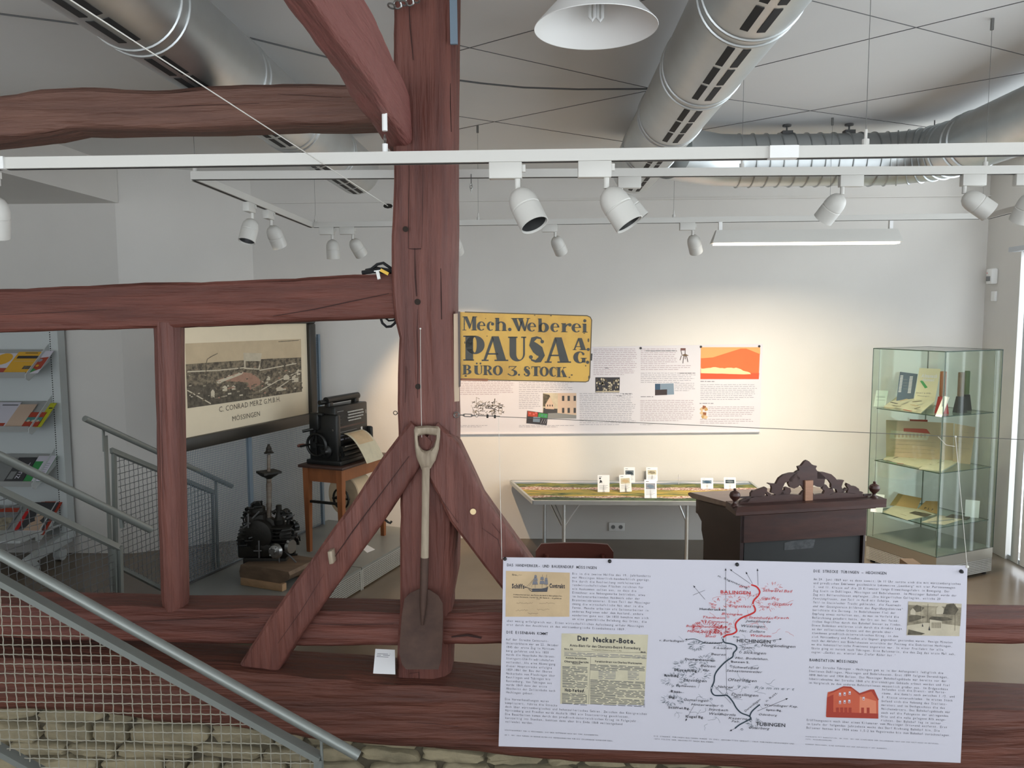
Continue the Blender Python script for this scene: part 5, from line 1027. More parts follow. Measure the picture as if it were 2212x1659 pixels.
    T_ = [('BALINGEN', 250, 530, 448, 20, 'red', 0), ('517,6', 418, 548, 470, 10, 'red', 1), ('n. Sigmaring.', 232, 420, 410, 12, 'ink', 2), ('Schwefel Bad', 522, 518, 712, 17, 'red', 1), ('Eyach', 370, 490, 440, 12, 'red', 1), ('Gips M.', 512, 568, 610, 16, 'red', 1), ('Engstlatt', 305, 618, 450, 17, 'red', 1), ('Ostdorf', 578, 606, 712, 17, 'red', 1), ('Geisl.', 505, 620, 570, 12, 'red', 1), ('Hundsrucken', 115, 636, 288, 13, 'ink', 0), ('Bisingen', 255, 668, 392, 15, 'red', 1), ('Thanheim', 130, 690, 280, 15, 'red', 1), ('Zimmern', 165, 716, 300, 13, 'red', 1), ('Steinhofen', 430, 692, 590, 16, 'red', 1), ('Eyach', 595, 692, 692, 14, 'red', 1), ('Julienhütte', 415, 714, 575, 14, 'ink', 1), ('Burg Hohenzollern', 28, 746, 260, 14, 'red', 1), ('Wessingen', 380, 746, 538, 16, 'ink', 1), ('Maria Zell Kap.', 35, 780, 240, 14, 'red', 1), ('Hst. Zollern', 370, 778, 538, 15, 'ink', 1), ('Boll', 150, 812, 218, 14, 'red', 1), ('Weilheim', 440, 808, 578, 16, 'red', 1), ('Kap.', 330, 814, 378, 10, 'ink', 1), ('HECHINGEN', 355, 844, 578, 21, 'ink', 0), ('Stetten', 140, 852, 260, 14, 'ink', 1), ('Hangendingen', 512, 872, 735, 17, 'ink', 1), ('S.Luzen', 200, 886, 325, 14, 'ink', 1), ('Stein', 385, 884, 455, 13, 'ink', 1), ('Beuren', 188, 928, 285, 14, 'ink', 1), ('Sickingen', 398, 918, 545, 16, 'ink', 1), ('Dreifürstenstein', 22, 960, 218, 13, 'ink', 0), ('Hst. Bodelshsn.', 345, 952, 562, 14, 'ink', 1), ('Butzen S.', 318, 976, 440, 12, 'ink', 0), ('Belsen', 120, 1004, 218, 16, 'ink', 1), ('Schwefelbad', 328, 1012, 495, 15, 'ink', 1), ('Kap.', 135, 1030, 185, 12, 'ink', 1), ('Sebastiansweiler', 288, 1034, 520, 14, 'ink', 1), ('Farren-Bg.', -48, 1030, 110, 15, 'ink', 0), ('Ofterdingen', 295, 1094, 485, 17, 'ink', 1), ('Mössingen', 10, 1096, 162, 16, 'ink', 1), ('R a m m e r t', 468, 1144, 728, 17, 'greyink', 1), ('Nehren', 230, 1138, 330, 15, 'ink', 1), ('Dusslingen', 318, 1188, 495, 17, 'ink', 1), ('385,6', 330, 1202, 385, 10, 'ink', 1), ('Gomaringen', 10, 1222, 172, 15, 'ink', 1), ('Hinterweiler', 60, 1252, 240, 14, 'ink', 1), ('Stockach', 172, 1284, 300, 14, 'ink', 1), ('Waldhörnle', 172, 1312, 350, 15, 'ink', 1), ('Kugel Bg.', 25, 1330, 148, 15, 'ink', 0), ('Wurmlinger Kap.', 530, 1256, 752, 14, 'ink', 1), ('Spitz-Bg.', 545, 1286, 650, 11, 'ink', 0), ('Ödenburg', 495, 1316, 615, 12, 'ink', 1), ('Kaserne', 300, 1340, 425, 14, 'ink', 1), ('TÜBINGEN', 478, 1382, 672, 22, 'ink', 0), ('Fab.', 320, 1360, 378, 12, 'ink', 1), ('Osterberg', 430, 1402, 566, 15, 'ink', 1), ('Derendingen', 412, 1296, 520, 13, 'ink', 3), ('n. Rott.', 548, 1232, 628, 13, 'ink', 3), ('v. Burladingen', -146, 838, 14, 13, 'ink', 1), ('Riedl.Bg.', -112, 1065, -10, 14, 'ink', 0), ('Ross-', -70, 1170, 2, 17, 'ink', 0), ('Bg.', -84, 1205, -30, 15, 'ink', 0), ('Stöffel.Bg.', -86, 1272, 58, 13, 'ink', 0), ('Talhausen', -40, 1130, 90, 12, 'ink', 1)]
    for t, x0, y0, x1, hh, c, st in T_:
        a = P.uv(*m_(x0, y0)); b = P.uv(*m_(x1, y0)); k = P.uv(*m_(x0, y0 - hh)); rot = {2: .38, 3: -.75}.get(st, 0); P.text(t, a[0], a[1], (a[1] - k[1]), c, width=(b[0] - a[0]) * (1.25 if rot else 1), shear=.28 if st == 1 else 0, off=.015 if st == 0 else 0, rot=rot, lift=.003)
    P.l = .0009
newpart('printed_map', pmap)['label'] = 'railway map in red and black'
# ================================================================== long poster on the back wall
Bo = pY(984, 752, BY - .012); bp = thing('poster', 'long white poster on the back wall with an orange landscape picture', 'poster', pY(1310, 935, BY - .012))
B_ = Sheet((Bo.x, BY - .012, Bo.z), (1, 0, 0), (0, -1, 0)); B_.l = .0012
obj('sheet', MB('paper2').prism([B_.at(*B_.uv(*p), 0) for p in ((984, 752), (1280, 749), (1648, 743), (1641, 932), (1300, 934), (984, 936))][::-1], (0, .004, 0)), bp)
obj('rolled_hem', MB('paper2').tube([B_.at(*B_.uv(985, 937), .004), B_.at(*B_.uv(1300, 935), .004), B_.at(*B_.uv(1640, 932), .004)], .012, 12), bp)
def bpart(name, fn, label=None): B_.mb = MB(); fn(); return obj(name, B_.mb, bp, label)
def col(x0, x1, y0, y1, seed, m='inkpale', pitch=3.95, last=.7):
    def fn():
        y = y0; i = 0; rr = random.Random(seed)
        while y <= y1:
            a, b = B_.uv(x0, y), B_.uv(x1, y); B_.words(a[0], a[1], b[0], .0042, m, seed * 100 + i, last if y + pitch > y1 else rr.uniform(.9, 1)); y += pitch; i += 1
    bpart('body_text', fn)
col(993, 1113, 824, 853, 1, 'inkpink'); col(1121, 1240, 822, 846, 2); col(1121, 1168, 850, 884, 3)
col(1252, 1374, 850, 920, 4); col(1282, 1376, 754, 811, 5, 'inkpink'); col(1384, 1464, 754, 788, 6, 'inkpink'); col(1384, 1500, 790, 799, 7, 'inkpink'); col(1384, 1503, 806, 826, 8); col(1457, 1502, 828, 846, 9)
col(1383, 1503, 865, 912, 10, 'inkpink'); col(1513, 1636, 831, 864, 11); col(1530, 1634, 879, 902, 12, 'inkpink'); col(1512, 1632, 906, 917, 13, 'inkpink'); col(993, 1060, 919, 922, 14, pitch=3); col(1121, 1240, 919, 922, 15, pitch=3); col(1383, 1420, 917, 919, 16, pitch=3)
def bold():
    for x0, x1, y in ((1513, 1545, 824), (1511, 1541, 871.5), (1384, 1412, 857), (1468, 1502, 806), (1345, 1366, 851), (1332, 1344, 855), (1307, 1316, 795), (1395, 1462, 758)): a, b = B_.uv(x0, y), B_.uv(x1, y); B_.words(a[0], a[1], b[0], .006, 'inklt', int(x0))
bpart('heading', bold)
def opic():
    q = B_.ppoly; q([(1513, 819), (1639, 819), (1642, 750), (1514, 750)], 'orange', .001); q([(1514, 774), (1540, 772), (1565, 764), (1600, 753), (1612, 753), (1642, 765), (1642, 750), (1514, 750)], 'orangelt', .0016)
    q([(1513, 819), (1639, 819), (1640, 806), (1515, 806)], 'orangedk', .0018); pts = [(1514, 807), (1560, 807), (1600, 809), (1622, 808)]
    top = []; rr = random.Random(2)
    for i in range(22): x = 1620 - i * 5; top.append((x, 805 - (12 - i * -.0) * min(1, i / 6) * (.72 + .28 * rr.random())))
    q(pts + top + [(1514, 793)], 'cream', .002); q([(1513, 811), (1600, 811), (1620, 809), (1513, 806)], 'orangedk', .0024)
bpart('landscape_print', opic, 'orange landscape print')
def chairp():
    q = B_.ppoly; q([(1470, 757), (1481, 757), (1481, 752), (1470, 752)], 'chairwood', .002); q([(1472, 767), (1480, 770), (1488, 768), (1480, 764)], 'woodmid', .002)
    for a in ([(1471, 757), (1473, 766)], [(1480, 757), (1480, 765)], [(1472, 768), (1469, 778)], [(1477, 769), (1475, 785)], [(1483, 769), (1486, 782)], [(1480, 768), (1480, 776)]): B_.pline(a, .006, 'mahog', .002)
bpart('chair_print', chairp)
def group():
    q = B_.ppoly; q([(1286, 848), (1338, 848), (1339, 815), (1286, 815)], 'ink', .001); rr = random.Random(4)
    for i in range(60): x, y = rr.uniform(1289, 1336), rr.uniform(819, 846); u_, v_ = B_.uv(x, y); B_.disc(u_, v_, rr.uniform(.004, .009), rr.choice(['sepialt', 'sepia', 'sepiadk', 'printlt']), .0016, 8, rr.uniform(.006, .014))
    q([(1287, 847), (1338, 847), (1338, 844), (1287, 845)], 'sepialt', .002)
bpart('group_photo_print', group, 'dark sepia group photo print')
def town():
    q = B_.ppoly; q([(1172, 904), (1245, 904), (1245, 849), (1173, 849)], 'sepialt', .001); q([(1205, 892), (1245, 896), (1245, 849), (1205, 849)], 'peach', .0014); q([(1173, 850), (1187, 853), (1197, 880), (1173, 878)], 'sepiadk', .0016); q([(1173, 893), (1204, 893), (1204, 883), (1174, 881)], 'darkgrey', .0015); q([(1178, 883), (1197, 884), (1196, 874), (1188, 857), (1178, 874)], 'peach', .0018); q([(1172, 904), (1245, 904), (1245, 897), (1205, 892), (1172, 893)], 'midgrey', .0017)
    for x in (1214, 1226, 1239):
        for y in (866, 892): q([(x, y), (x + 5, y), (x + 5, y - 11), (x, y - 11)], 'darkgrey', .002)
    for x in (1184, 1189, 1194): q([(x - 2, 878), (x, 878), (x, 874), (x - 2, 874)], 'ink', .0024)
bpart('street_photo_print', town, 'street photo print')
def engr():
    rr = random.Random(8)
    for _ in range(150):
        x, y = rr.uniform(1018, 1086), rr.uniform(868, 893); a = rr.choice((.25, .3, -.5, -.6, 1.57, 0)); l = rr.uniform(2, 9); B_.pline([(x, y), (x + l * math.cos(a), y + l * math.sin(a))], rr.uniform(.0025, .006), rr.choice(('sepiadk', 'sepia', 'inkmid')), .0014)
    B_.pline([(1029, 870), (1029, 858), (1036, 862)], .004, 'sepiadk'); B_.ptext('Pausa', 1028, 897, 1046, 4, 'sepiadk'); B_.pline([(1068, 872), (1069, 861)], .008, 'sepiadk')
bpart('engraving_print', engr)
def blue(): B_.ppoly([(1415, 854), (1456, 852), (1455, 828), (1415, 829)], 'steelblue', .001); B_.ppoly([(1415, 854), (1441, 853), (1441, 841), (1415, 842)], 'mahogdk', .0016); B_.ppoly([(1415, 842), (1426, 842), (1426, 829), (1415, 829)], 'navy', .0014); B_.pline([(1427, 829), (1427, 842)], .003, 'inkpale', .002)
bpart('fabric_print', blue)
def patch():
    for i, (x, y) in enumerate(((1516, 884), (1521, 880), (1525, 884), (1516, 892), (1522, 894), (1519, 900), (1524, 901))):
        q = [(x + 5 * math.cos(a + i), y + 5 * math.sin(a + i)) for a in (0, 1.57, 3.14, 4.71)][::-1]; B_.ppoly(q, ('tan', 'oak', 'manila')[i % 3], .001 + .0003 * i)
bpart('leaf_print', patch)
cq = lambda px, m, l: B_.ppoly(px, m, l)
def cardp():
    cq([(1137, 914), (1181, 918), (1184, 893), (1139, 887)], 'ink', .004); cq([(1140, 899), (1161, 901), (1162, 891), (1140, 888)], 'brick', .005); cq([(1162, 901), (1182, 903), (1183, 894), (1164, 892)], 'green', .005); cq([(1151, 911), (1166, 912), (1167, 901), (1152, 900)], 'steelblue', .0055)
    for x in (1168, 1173, 1177): B_.pline([(x, 915), (x + 5, 904)], .004, 'inkpale', .006)
    for x, y in ((1145, 893), (1153, 895), (1158, 892), (1171, 897), (1178, 899)): u_, v_ = B_.uv(x, y); B_.disc(u_, v_, .01, 'redthin' if x < 1162 else 'teal', .006, 9)
B_.mb = MB(); cardp(); solo('postcard', B_.mb, 'small colourful postcard stuck over the lower edge of the back poster', 'card')
for x, y in ((1384, 752), (1514, 749), (1640, 748)): obj('pin', MB('ink').lathe([(.011, 0), (.011, .006), (.002, .008)], B_.at(*B_.uv(x, y), 0), (0, -1, 0), 10), bp)
# ================================================================== wall fittings
so = thing('wall_socket', 'white double wall socket under the panorama table', 'socket', pY(1332, 1137, BY)); c = wloc(so)
obj('cover', MB('whiter').bbox(c + V((0, -.012, 0)), (.076, 0, 0), (0, .012, 0), (0, 0, .042), .006), so)
for dx in (-.036, .036): obj('outlet', MB('white').lathe([(.022, 0), (.022, .002), (.019, .002)], c + V((dx, -.024, 0)), (0, -1, 0), 20, False).m('midgrey').lathe([(.019, .0005), (.001, .0005)], c + V((dx, -.024, 0)), (0, -1, 0), 20, False).m('ink').ball(c + V((dx - .007, -.026, 0)), .0035, 8).ball(c + V((dx + .007, -.026, 0)), .0035, 8), so)
tr = lambda x, y: pP(x, y, (RX, 0, 0), V((1, 0, 0)))
c = tr(2150, 597); ms_ = thing('motion_sensor', 'white motion sensor high on the right wall', 'sensor', c)
obj('housing', MB('whiter').bbox(c + V((-.03, 0, 0)), (.03, 0, 0), (0, .045, 0), (0, 0, .07), .014), ms_); obj('lens', MB('midgrey').bbox(c + V((-.06, .0, -.02)), (.006, 0, 0), (0, .03, 0), (0, 0, .022), .006), ms_); obj('led', MB('redthin').ball(c + V((-.06, .02, .03)), .005, 8), ms_)
c = tr(2150, 640); solo('wall_box', MB('whiter').bbox(c + V((-.012, 0, 0)), (.012, 0, 0), (0, .03, 0), (0, 0, .045), .004), 'small white box below the motion sensor on the right wall', 'box', loc=c)
# ================================================================== low table with the aerial panorama
zt = .58; tb = thing('panorama_table', 'low folding table with a metal edge carrying an aerial landscape panorama', 'table', pZ(1320, 1060, 0) * 0 + V((pZ(1320, 1060, zt).x, 6.9, 0)))
q0, q1 = pZ(1152, 1089, zt), pZ(1494, 1077, zt); yf = (q0.y + q1.y) / 2; yb = min(pZ(1104, 1035, zt).y, BY - .06); xl, xr = q0.x, pZ(1607, 1030, zt).x; xlb = xl
xlb = pZ(1104, 1035, zt).x
mb = MB('galv')
for a, b in (((xl, yf), (xr, yf)), ((xr, yf), (xr, yb)), ((xr, yb), (xlb, yb)), ((xlb, yb), (xl, yf))): mb.bar((a[0], a[1], zt - .013), (b[0], b[1], zt - .013), .02, .034)
obj('frame', mb, tb)
obj('board', MB('midgrey').prism([(xl, yf, zt - .03), (xr, yf, zt - .03), (xr, yb, zt - .03), (xlb, yb, zt - .03)], (0, 0, .024)), tb)
mb = MB(); NB = 40; N2 = 16; lay = ['fwood', 'fwood', 'fwood', 'ftown', 'fland2', 'fland', 'fland2', 'fland2', 'fland2', 'ftown', 'ftown', 'fland', 'fland', 'fland', 'steelblue', 'paper2']
for j in range(N2):
    mb.m(lay[j]); 
    for i in range(NB):
        def g_(i, j): t = j / N2; wob = 0 if j in (0, N2) else .014 * math.sin(i * .5 + j * 1.7) + .01 * math.sin(i * 1.1 + j); x0_ = xl + (xlb - xl) * t; return (x0_ + (xr - x0_) * i / NB, yf + (yb - yf) * t + wob, zt - .004)
        mb.face([g_(i, j), g_(i + 1, j), g_(i + 1, j + 1), g_(i, j + 1)])
obj('panorama_print', mb, tb, 'aerial landscape print')
def leg(x, y, lbl='leg'): obj('leg', MB('galv').cyl((x, y, .02), (x, y, zt - .03), .016, 14).m('black').cyl((x, y, 0), (x, y, .025), .018, 14), tb)
xA = pY(1218, 1100, yf + .06).x; xB = pY(1484, 1100, yf + .06).x; xC = pY(1176, 1100, yb - .2).x; xD = xr - .12
leg(xA, yf + .06); leg(xB, yf + .06); leg(xC, yb - .2); leg(xD, yb - .2)
for a, b, r_ in (((xA, yf + .06, zt - .25), (xA + .14, yf + .06, zt - .03), .008), ((xA, yf + .06, zt - .22), (xA - .09, yf + .2, zt - .04), .006), ((xC, yb - .2, zt - .06), (xA - .02, yf + .1, zt - .24), .006), ((xB, yf + .06, zt - .2), (xB - .07, yf + .06, zt - .03), .008)): obj('brace', MB('galv').cyl(a, b, r_, 8), tb)
def tcard(x0, y0, x1, y1, label, kind, tilt=0, z=zt, dark='blueblk'):
    b0 = pZ((x0 + x1) / 2, y1, z); Yc_ = b0.y; a, b = pY(x0, y1, Yc_), pY(x1, y0, Yc_); w_, h_ = b.x - a.x, b.z - z; c_ = V((b0.x, Yc_, z))
    u = V((1, 0, 0)); v = V((0, .18, 1)).normalized(); n = u.cross(v)
    if tilt: R_ = Matrix.Rotation(tilt, 3, n); u2, v2 = R_ @ u, R_ @ v
    else: u2, v2 = u, v
    bl_ = c_ - u2 * (w_ / 2) + V((0, 0, .0 + abs(math.sin(tilt)) * w_ / 2))
    o = solo('picture_card', MB('card').prism([bl_, bl_ + u2 * w_, bl_ + u2 * w_ + v2 * h_, bl_ + v2 * h_], -n * .003), label, 'card', 'small cards standing on the panorama table', loc=c_)
    obj('stand', MB('card').prism([bl_ + u2 * (w_ * .4), bl_ + u2 * (w_ * .6), bl_ + u2 * (w_ * .5) + v2 * (h_ * .6)], V((0, .004, 0))), o)
    s = Sheet(bl_ + v2 * h_, u2, n); s.l = .0009
    if kind == 'deer': s.poly([(.15 * w_, .5 * h_), (.2 * w_, .28 * h_), (.3 * w_, .3 * h_), (.38 * w_, .38 * h_), (.36 * w_, .5 * h_), (.3 * w_, .42 * h_)][::-1], 'ink'); s.rect(.13 * w_, .16 * h_, .28 * w_, .24 * h_, 'ink')
    else: s.rect(.12 * w_, .2 * h_, .88 * w_, .52 * h_, kind); s.poly([(.16 * w_, .36 * h_), (.4 * w_, .26 * h_), (.7 * w_, .3 * h_), (.84 * w_, .42 * h_), (.5 * w_, .48 * h_)][::-1], dark, .0012)
    s.rect(.12 * w_, .09 * h_, .36 * w_, .12 * h_, 'inklt')
    for i in range(4): s.rect(.12 * w_, (.6 + .07 * i) * h_, (.85 - .12 * (i % 2)) * w_, (.615 + .07 * i) * h_, 'inkpale')
    obj('print', s.mb, o)
tcard(1291, 1027, 1317, 1063, 'white card with a small black deer, leftmost on the panorama table', 'deer'); tcard(1348, 1010, 1372, 1043, 'white card with a dark town view, behind the tilted one', 'greyink'); tcard(1339, 1027, 1365, 1063, 'slightly tilted card with a yellowish picture', 'tanlt', .05, dark='tan'); tcard(1396, 1010, 1421, 1040, 'card with a brown and yellow view, behind the blue house card', 'tanlt', dark='sepia'); tcard(1392, 1037, 1419, 1076, 'card with a pale blue house, nearest the table front', 'inkpale', dark='steelblue')
tcard(1526, 1003, 1552, 1037, 'card with a black and white village photo, highest of the right three', 'sepiadk', dark='paper'); tcard(1514, 1033, 1541, 1056, 'card with a blue sky photo beside the desk', 'steelblue', dark='navy'); tcard(1564, 1032, 1590, 1056, 'rightmost card with a dark blue photo beyond the desk', 'blueblk', dark='greyink')
c = pZ(1466, 1046, zt); solo('table_marker', MB('paper2').cyl(c, c + V((0, 0, .09)), .0035, 8).box((c.x - .022, c.y - .002, c.z + .055), (c.x + .022, c.y + .002, c.z + .063)), 'small white pin marker standing in the panorama near the desk', 'marker', loc=c)
# ================================================================== chair behind the poster
Yh = 4.3; A, Bq = pY(1157, 1192, Yh), pY(1325, 1194, Yh); zt2 = pY(1240, 1177, Yh).z; cx_ = (A.x + Bq.x) / 2; hw_ = (Bq.x - A.x) / 2
chr_ = thing('chair', 'red-brown wooden chair whose back shows above the front poster', 'chair', (cx_, Yh + .2, 0))
pr = []
for k in range(13):
    t = -1 + 2 * k / 12; pr.append((t, 1 - .22 * abs(t) ** 6))
pts = [(cx_ - hw_, zt2 - .17), (cx_ - hw_, zt2 - .035), (cx_ - hw_ + .012, zt2 - .008), (cx_ - hw_ + .035, zt2 + .0), (cx_ + hw_ - .035, zt2 - .004), (cx_ + hw_ - .012, zt2 - .01), (cx_ + hw_, zt2 - .04), (cx_ + hw_, zt2 - .17)]
def curved(x): return Yh - .03 + .05 * (1 - ((x - cx_) / hw_) ** 2) * -1
N = 14; mb = MB('chairwood'); top = []
def topz(t): e = max(0, abs(t) - .86) / .14; return zt2 - .04 * e * e
vs = []
for k in range(N + 1):
    t = -1 + 2 * k / N; x = cx_ + hw_ * t; y = Yh + .035 * (1 - t * t); z1 = topz(t); z0 = zt2 - .17
    vs += [(x, y, z0), (x, y, z1), (x, y + .018, z1), (x, y + .018, z0)]
fs = []
for k in range(N):
    for j in range(4): fs.append([k * 4 + j, k * 4 + (j + 1) % 4, k * 4 + 4 + (j + 1) % 4, k * 4 + 4 + j])
fs += [[0, 1, 2, 3], [N * 4 + 3, N * 4 + 2, N * 4 + 1, N * 4]]
obj('backrest', mb.add(vs, fs), chr_)
for sx in (-1, 1):
    x = cx_ + sx * hw_ * .72
    obj('leg', MB('chairwood').tube([(x + sx * .02, Yh - .03, 0), (x, Yh + .03, .44), (x, Yh - .004, zt2 - .055)], [.014, .018, .012], 12), chr_)
    obj('leg', MB('chairwood').tube([(x + sx * .01, Yh + .43, 0), (x, Yh + .40, .43)], [.013, .018], 12), chr_)
obj('seat', MB('chairwood').bbox((cx_, Yh + .22, .45), (hw_ * .95, 0, 0), (0, .21, 0), (0, 0, .012), .01), chr_)
# ================================================================== old writing desk seen from behind
zd = 1.13; D0 = pZ(1602, 1103, zd); az = rad(77); da = V((math.sin(az), math.cos(az), 0)); dn = V((-da.y, da.x, 0)) ; dn = dn if dn.y > 0 else -dn    # dn points away from the viewer
lo_ = pP(1873, 1090, D0, dn); Wd = (lo_ - D0).dot(da); zb_ = pP(1603, 1173, D0, dn).z; Dp = .56
dk = thing('writing_desk', 'dark brown antique writing desk seen from behind with a carved crest', 'desk', V((D0.x, D0.y, 0)) + da * (Wd / 2) + dn * .3)
Q = lambda a, n_, z: V((D0.x, D0.y, 0)) + da * a + dn * n_ + V((0, 0, z))
zfr = zd - .06                                   # lower edge of the writing slope, far side
obj('slope_box', MB('mahog').prism([Q(0, 0, zb_), Q(0, Dp, zb_ + .02), Q(0, Dp, zfr), Q(0, .05, zd), Q(0, 0, zd)], da * Wd), dk)
obj('lower_cabinet', MB('deskblack').prism([Q(.03, .02, 0.06), Q(.03, .40, .06), Q(.03, .40, zb_), Q(.03, .02, zb_)], da * (Wd - .05)), dk)
obj('chalk_marks', MB('chalk').prism([Q(.26, .0195, zb_ - .06), Q(.43, .0195, zb_ - .058), Q(.44, .0195, zb_ - .012), Q(.40, .0195, zb_ - .008), Q(.3, .0195, zb_ - .012), Q(.26, .0195, zb_ - .02)], dn * -.001), dk)
obj('side_board', MB('mahogdk').prism([Q(-.004, .02, 0), Q(-.004, .44, 0), Q(-.004, .44, zb_ - .12), Q(-.004, .47, zb_ - .06), Q(-.004, .47, zb_ - .01), Q(-.004, .54, zb_ + .03), Q(-.004, .5, zb_ + .06), Q(-.004, .52, zfr - .01), Q(-.004, .05, zd - .012), Q(-.004, .0, zd - .012), Q(-.004, .0, zb_)], da * .02), dk)
obj('side_board', MB('mahogdk').prism([Q(Wd - .014, .02, 0), Q(Wd - .014, .44, 0), Q(Wd - .014, .44, zb_ - .12), Q(Wd - .014, .5, zfr - .01), Q(Wd - .014, .05, zd - .012), Q(Wd - .014, .0, zb_)], da * .012), dk)
obj('writing_slope', MB('slopewood').prism([Q(-.03, .06, zd + .004), Q(-.03, Dp - .02, zfr - .002), Q(-.03, Dp + .04, zfr + .002), Q(-.03, Dp + .05, zfr + .014), Q(-.03, Dp + .02, zfr + .026), Q(-.03, .06, zd + .026)], da * (Wd + .06)), dk)
obj('ledge', MB('mahog').prism([Q(-.07, -.075, zd - .004), Q(-.07, -.075, zd + .012), Q(-.05, -.05, zd + .034), Q(-.05, .08, zd + .034), Q(-.05, .08, zd - .004)], da * (Wd + .13)).prism([Q(-.03, -.03, zd - .02), Q(-.03, -.045, zd - .004), Q(-.03, .06, zd - .004), Q(-.03, .06, zd - .02)], da * (Wd + .06)), dk)
for px, py in ((1587, 1072), (1888, 1059)):
    b = pP(px, 1088 if px < 1700 else 1074, Q(0, -.01, 0), dn); b.z = zd + .03
    obj('finial', MB('mahog').lathe([(.022, 0), (.02, .006), (.01, .014), (.008, .024), (.012, .03), (.024, .042), (.0285, .056), (.024, .07), (.012, .078), (.006, .082), (.009, .086), (.006, .092), (.001, .093)], b, (0, 0, 1), 20), dk)
# carved crest: outline pieces traced on its own plane, 18 mm thick
cr = lambda x, y: pP(1440 + x / 4.608, 980 + y / 4.608, Q(0, .012, 0), dn)
def crest(mb, pts): mb.prism([cr(*p) for p in pts][::-1], dn * .018)
mb = MB('mahog')
crest(mb, [(720, 500), (2010, 470), (2000, 415), (1930, 390), (1850, 395), (1700, 385), (1640, 405), (1540, 400), (1470, 412), (1440, 400), (1380, 405), (1320, 412), (1240, 405), (1170, 400), (1090, 410), (1010, 420), (900, 425), (830, 445), (760, 470)])
crest(mb, [(1090, 300), (1120, 245), (1165, 212), (1230, 193), (1290, 190), (1330, 250), (1280, 290), (1215, 275), (1180, 290), (1160, 330), (1150, 360), (1170, 400), (1130, 412), (1090, 410), (1060, 395), (1040, 390), (1050, 345), (1045, 320), (1008, 300), (1020, 294), (1060, 300)])
crest(mb, [(1500, 182), (1570, 185), (1640, 205), (1680, 240), (1700, 268), (1725, 262), (1768, 265), (1755, 290), (1742, 330), (1762, 375), (1745, 385), (1700, 385), (1690, 355), (1640, 340), (1640, 300), (1610, 260), (1560, 250), (1500, 250)])
crest(mb, [(1310, 190), (1280, 190), (1300, 175), (1320, 165), (1308, 130), (1340, 122), (1358, 100), (1378, 76), (1400, 66), (1420, 78), (1445, 105), (1470, 118), (1497, 122), (1485, 150), (1498, 170), (1530, 182), (1580, 240), (1570, 300), (1545, 335), (1500, 330), (1470, 310), (1445, 330), (1440, 362), (1370, 362), (1360, 340), (1332, 308), (1310, 330), (1270, 348), (1230, 335), (1212, 300), (1220, 250), (1270, 200)])
crest(mb, [(1330, 412), (1350, 385), (1370, 365), (1440, 362), (1455, 385), (1470, 412), (1440, 420), (1360, 420)])
crest(mb, [(840, 430), (840, 395), (862, 370), (890, 368), (930, 352), (965, 340), (985, 333), (1002, 345), (1000, 375), (985, 385), (975, 415), (940, 430)])
crest(mb, [(985, 385), (1000, 375), (1040, 402), (1035, 415), (1010, 420)]); crest(mb, [(730, 490), (740, 470), (790, 445), (830, 430), (830, 460), (800, 490)])
crest(mb, [(1130, 410), (1150, 375), (1180, 362), (1178, 340), (1200, 332), (1232, 345), (1240, 375), (1225, 405)])
crest(mb, [(1560, 400), (1575, 370), (1550, 350), (1560, 318), (1590, 310), (1605, 330), (1620, 350), (1655, 345), (1668, 390), (1620, 405)])
crest(mb, [(1800, 390), (1812, 350), (1790, 315), (1800, 295), (1822, 305), (1840, 322), (1880, 325), (1915, 350), (1920, 375), (1950, 380), (1960, 395)]); crest(mb, [(1745, 378), (1790, 340), (1805, 350), (1762, 388)])
mb.sm = 30; obj('carved_crest', mb, dk)
obj('repair_block', MB('rawblock').prism([cr(1368, 468), cr(1442, 465), cr(1447, 262), cr(1370, 265)][::-1], dn * -.012), dk, 'raw light wood block')
obj('stretcher_bar', MB('mahogdk').bar(cr(700, 436), cr(830, 430), .008, .008).bar(cr(1960, 410), cr(2030, 408), .008, .008), dk)
# ================================================================== glass showcase standing on its corner
g0 = pZ(2020, 1265, 0); va = rad(64); vr = V((math.sin(va), math.cos(va), 0)); vl = V((-vr.y, vr.x, 0)); Ls = .67; zg0, zg1 = .225, 1.85
G = lambda a, b, z: V((g0.x, g0.y, 0)) + vr * a + vl * b + V((0, 0, z))
vc = thing('showcase', 'tall glass showcase with three glass shelves on a perforated metal base', 'showcase', G(Ls / 2, Ls / 2, 0))
mb = MB('alu'); mb.prism([G(0, 0, .14), G(Ls, 0, .14), G(Ls, Ls, .14), G(0, Ls, .14)], (0, 0, zg0 - .14)); obj('base_frame', mb, vc)
obj('floor_plate', MB('platform').prism([G(.006, .006, zg0), G(Ls - .006, .006, zg0), G(Ls - .006, Ls - .006, zg0), G(.006, Ls - .006, zg0)], (0, 0, .004)), vc)
mb = MB('slot').prism([G(.02, .02, .03), G(Ls - .02, .02, .03), G(Ls - .02, Ls - .02, .03), G(.02, Ls - .02, .03)], (0, 0, .11)); obj('core', mb, vc)
mb = MB('perf')
for (o0, d_) in ((G(.004, .004, 0), vr), (G(.004, .004, 0), vl)):
    n_ = vl if d_ is vr else vr; n = int(Ls / .0145)
    for i in range(n + 1): mb.obox(o0 + d_ * ((Ls - .008) * i / n) + V((0, 0, .085)), d_ * .0034, n_ * .001, (0, 0, .058))
    for j in range(9): mb.obox(o0 + d_ * ((Ls - .008) / 2) + V((0, 0, .03 + .0145 * j)), d_ * (Ls / 2), n_ * .0011, (0, 0, .0034))
mb.sm = 0; obj('perforated_side', mb, vc)
for a, b in ((.04, .04), (Ls - .04, .04), (.04, Ls - .04), (Ls - .04, Ls - .04)): obj('foot', MB('black').cyl(G(a, b, 0), G(a, b, .03), .02, 12), vc)
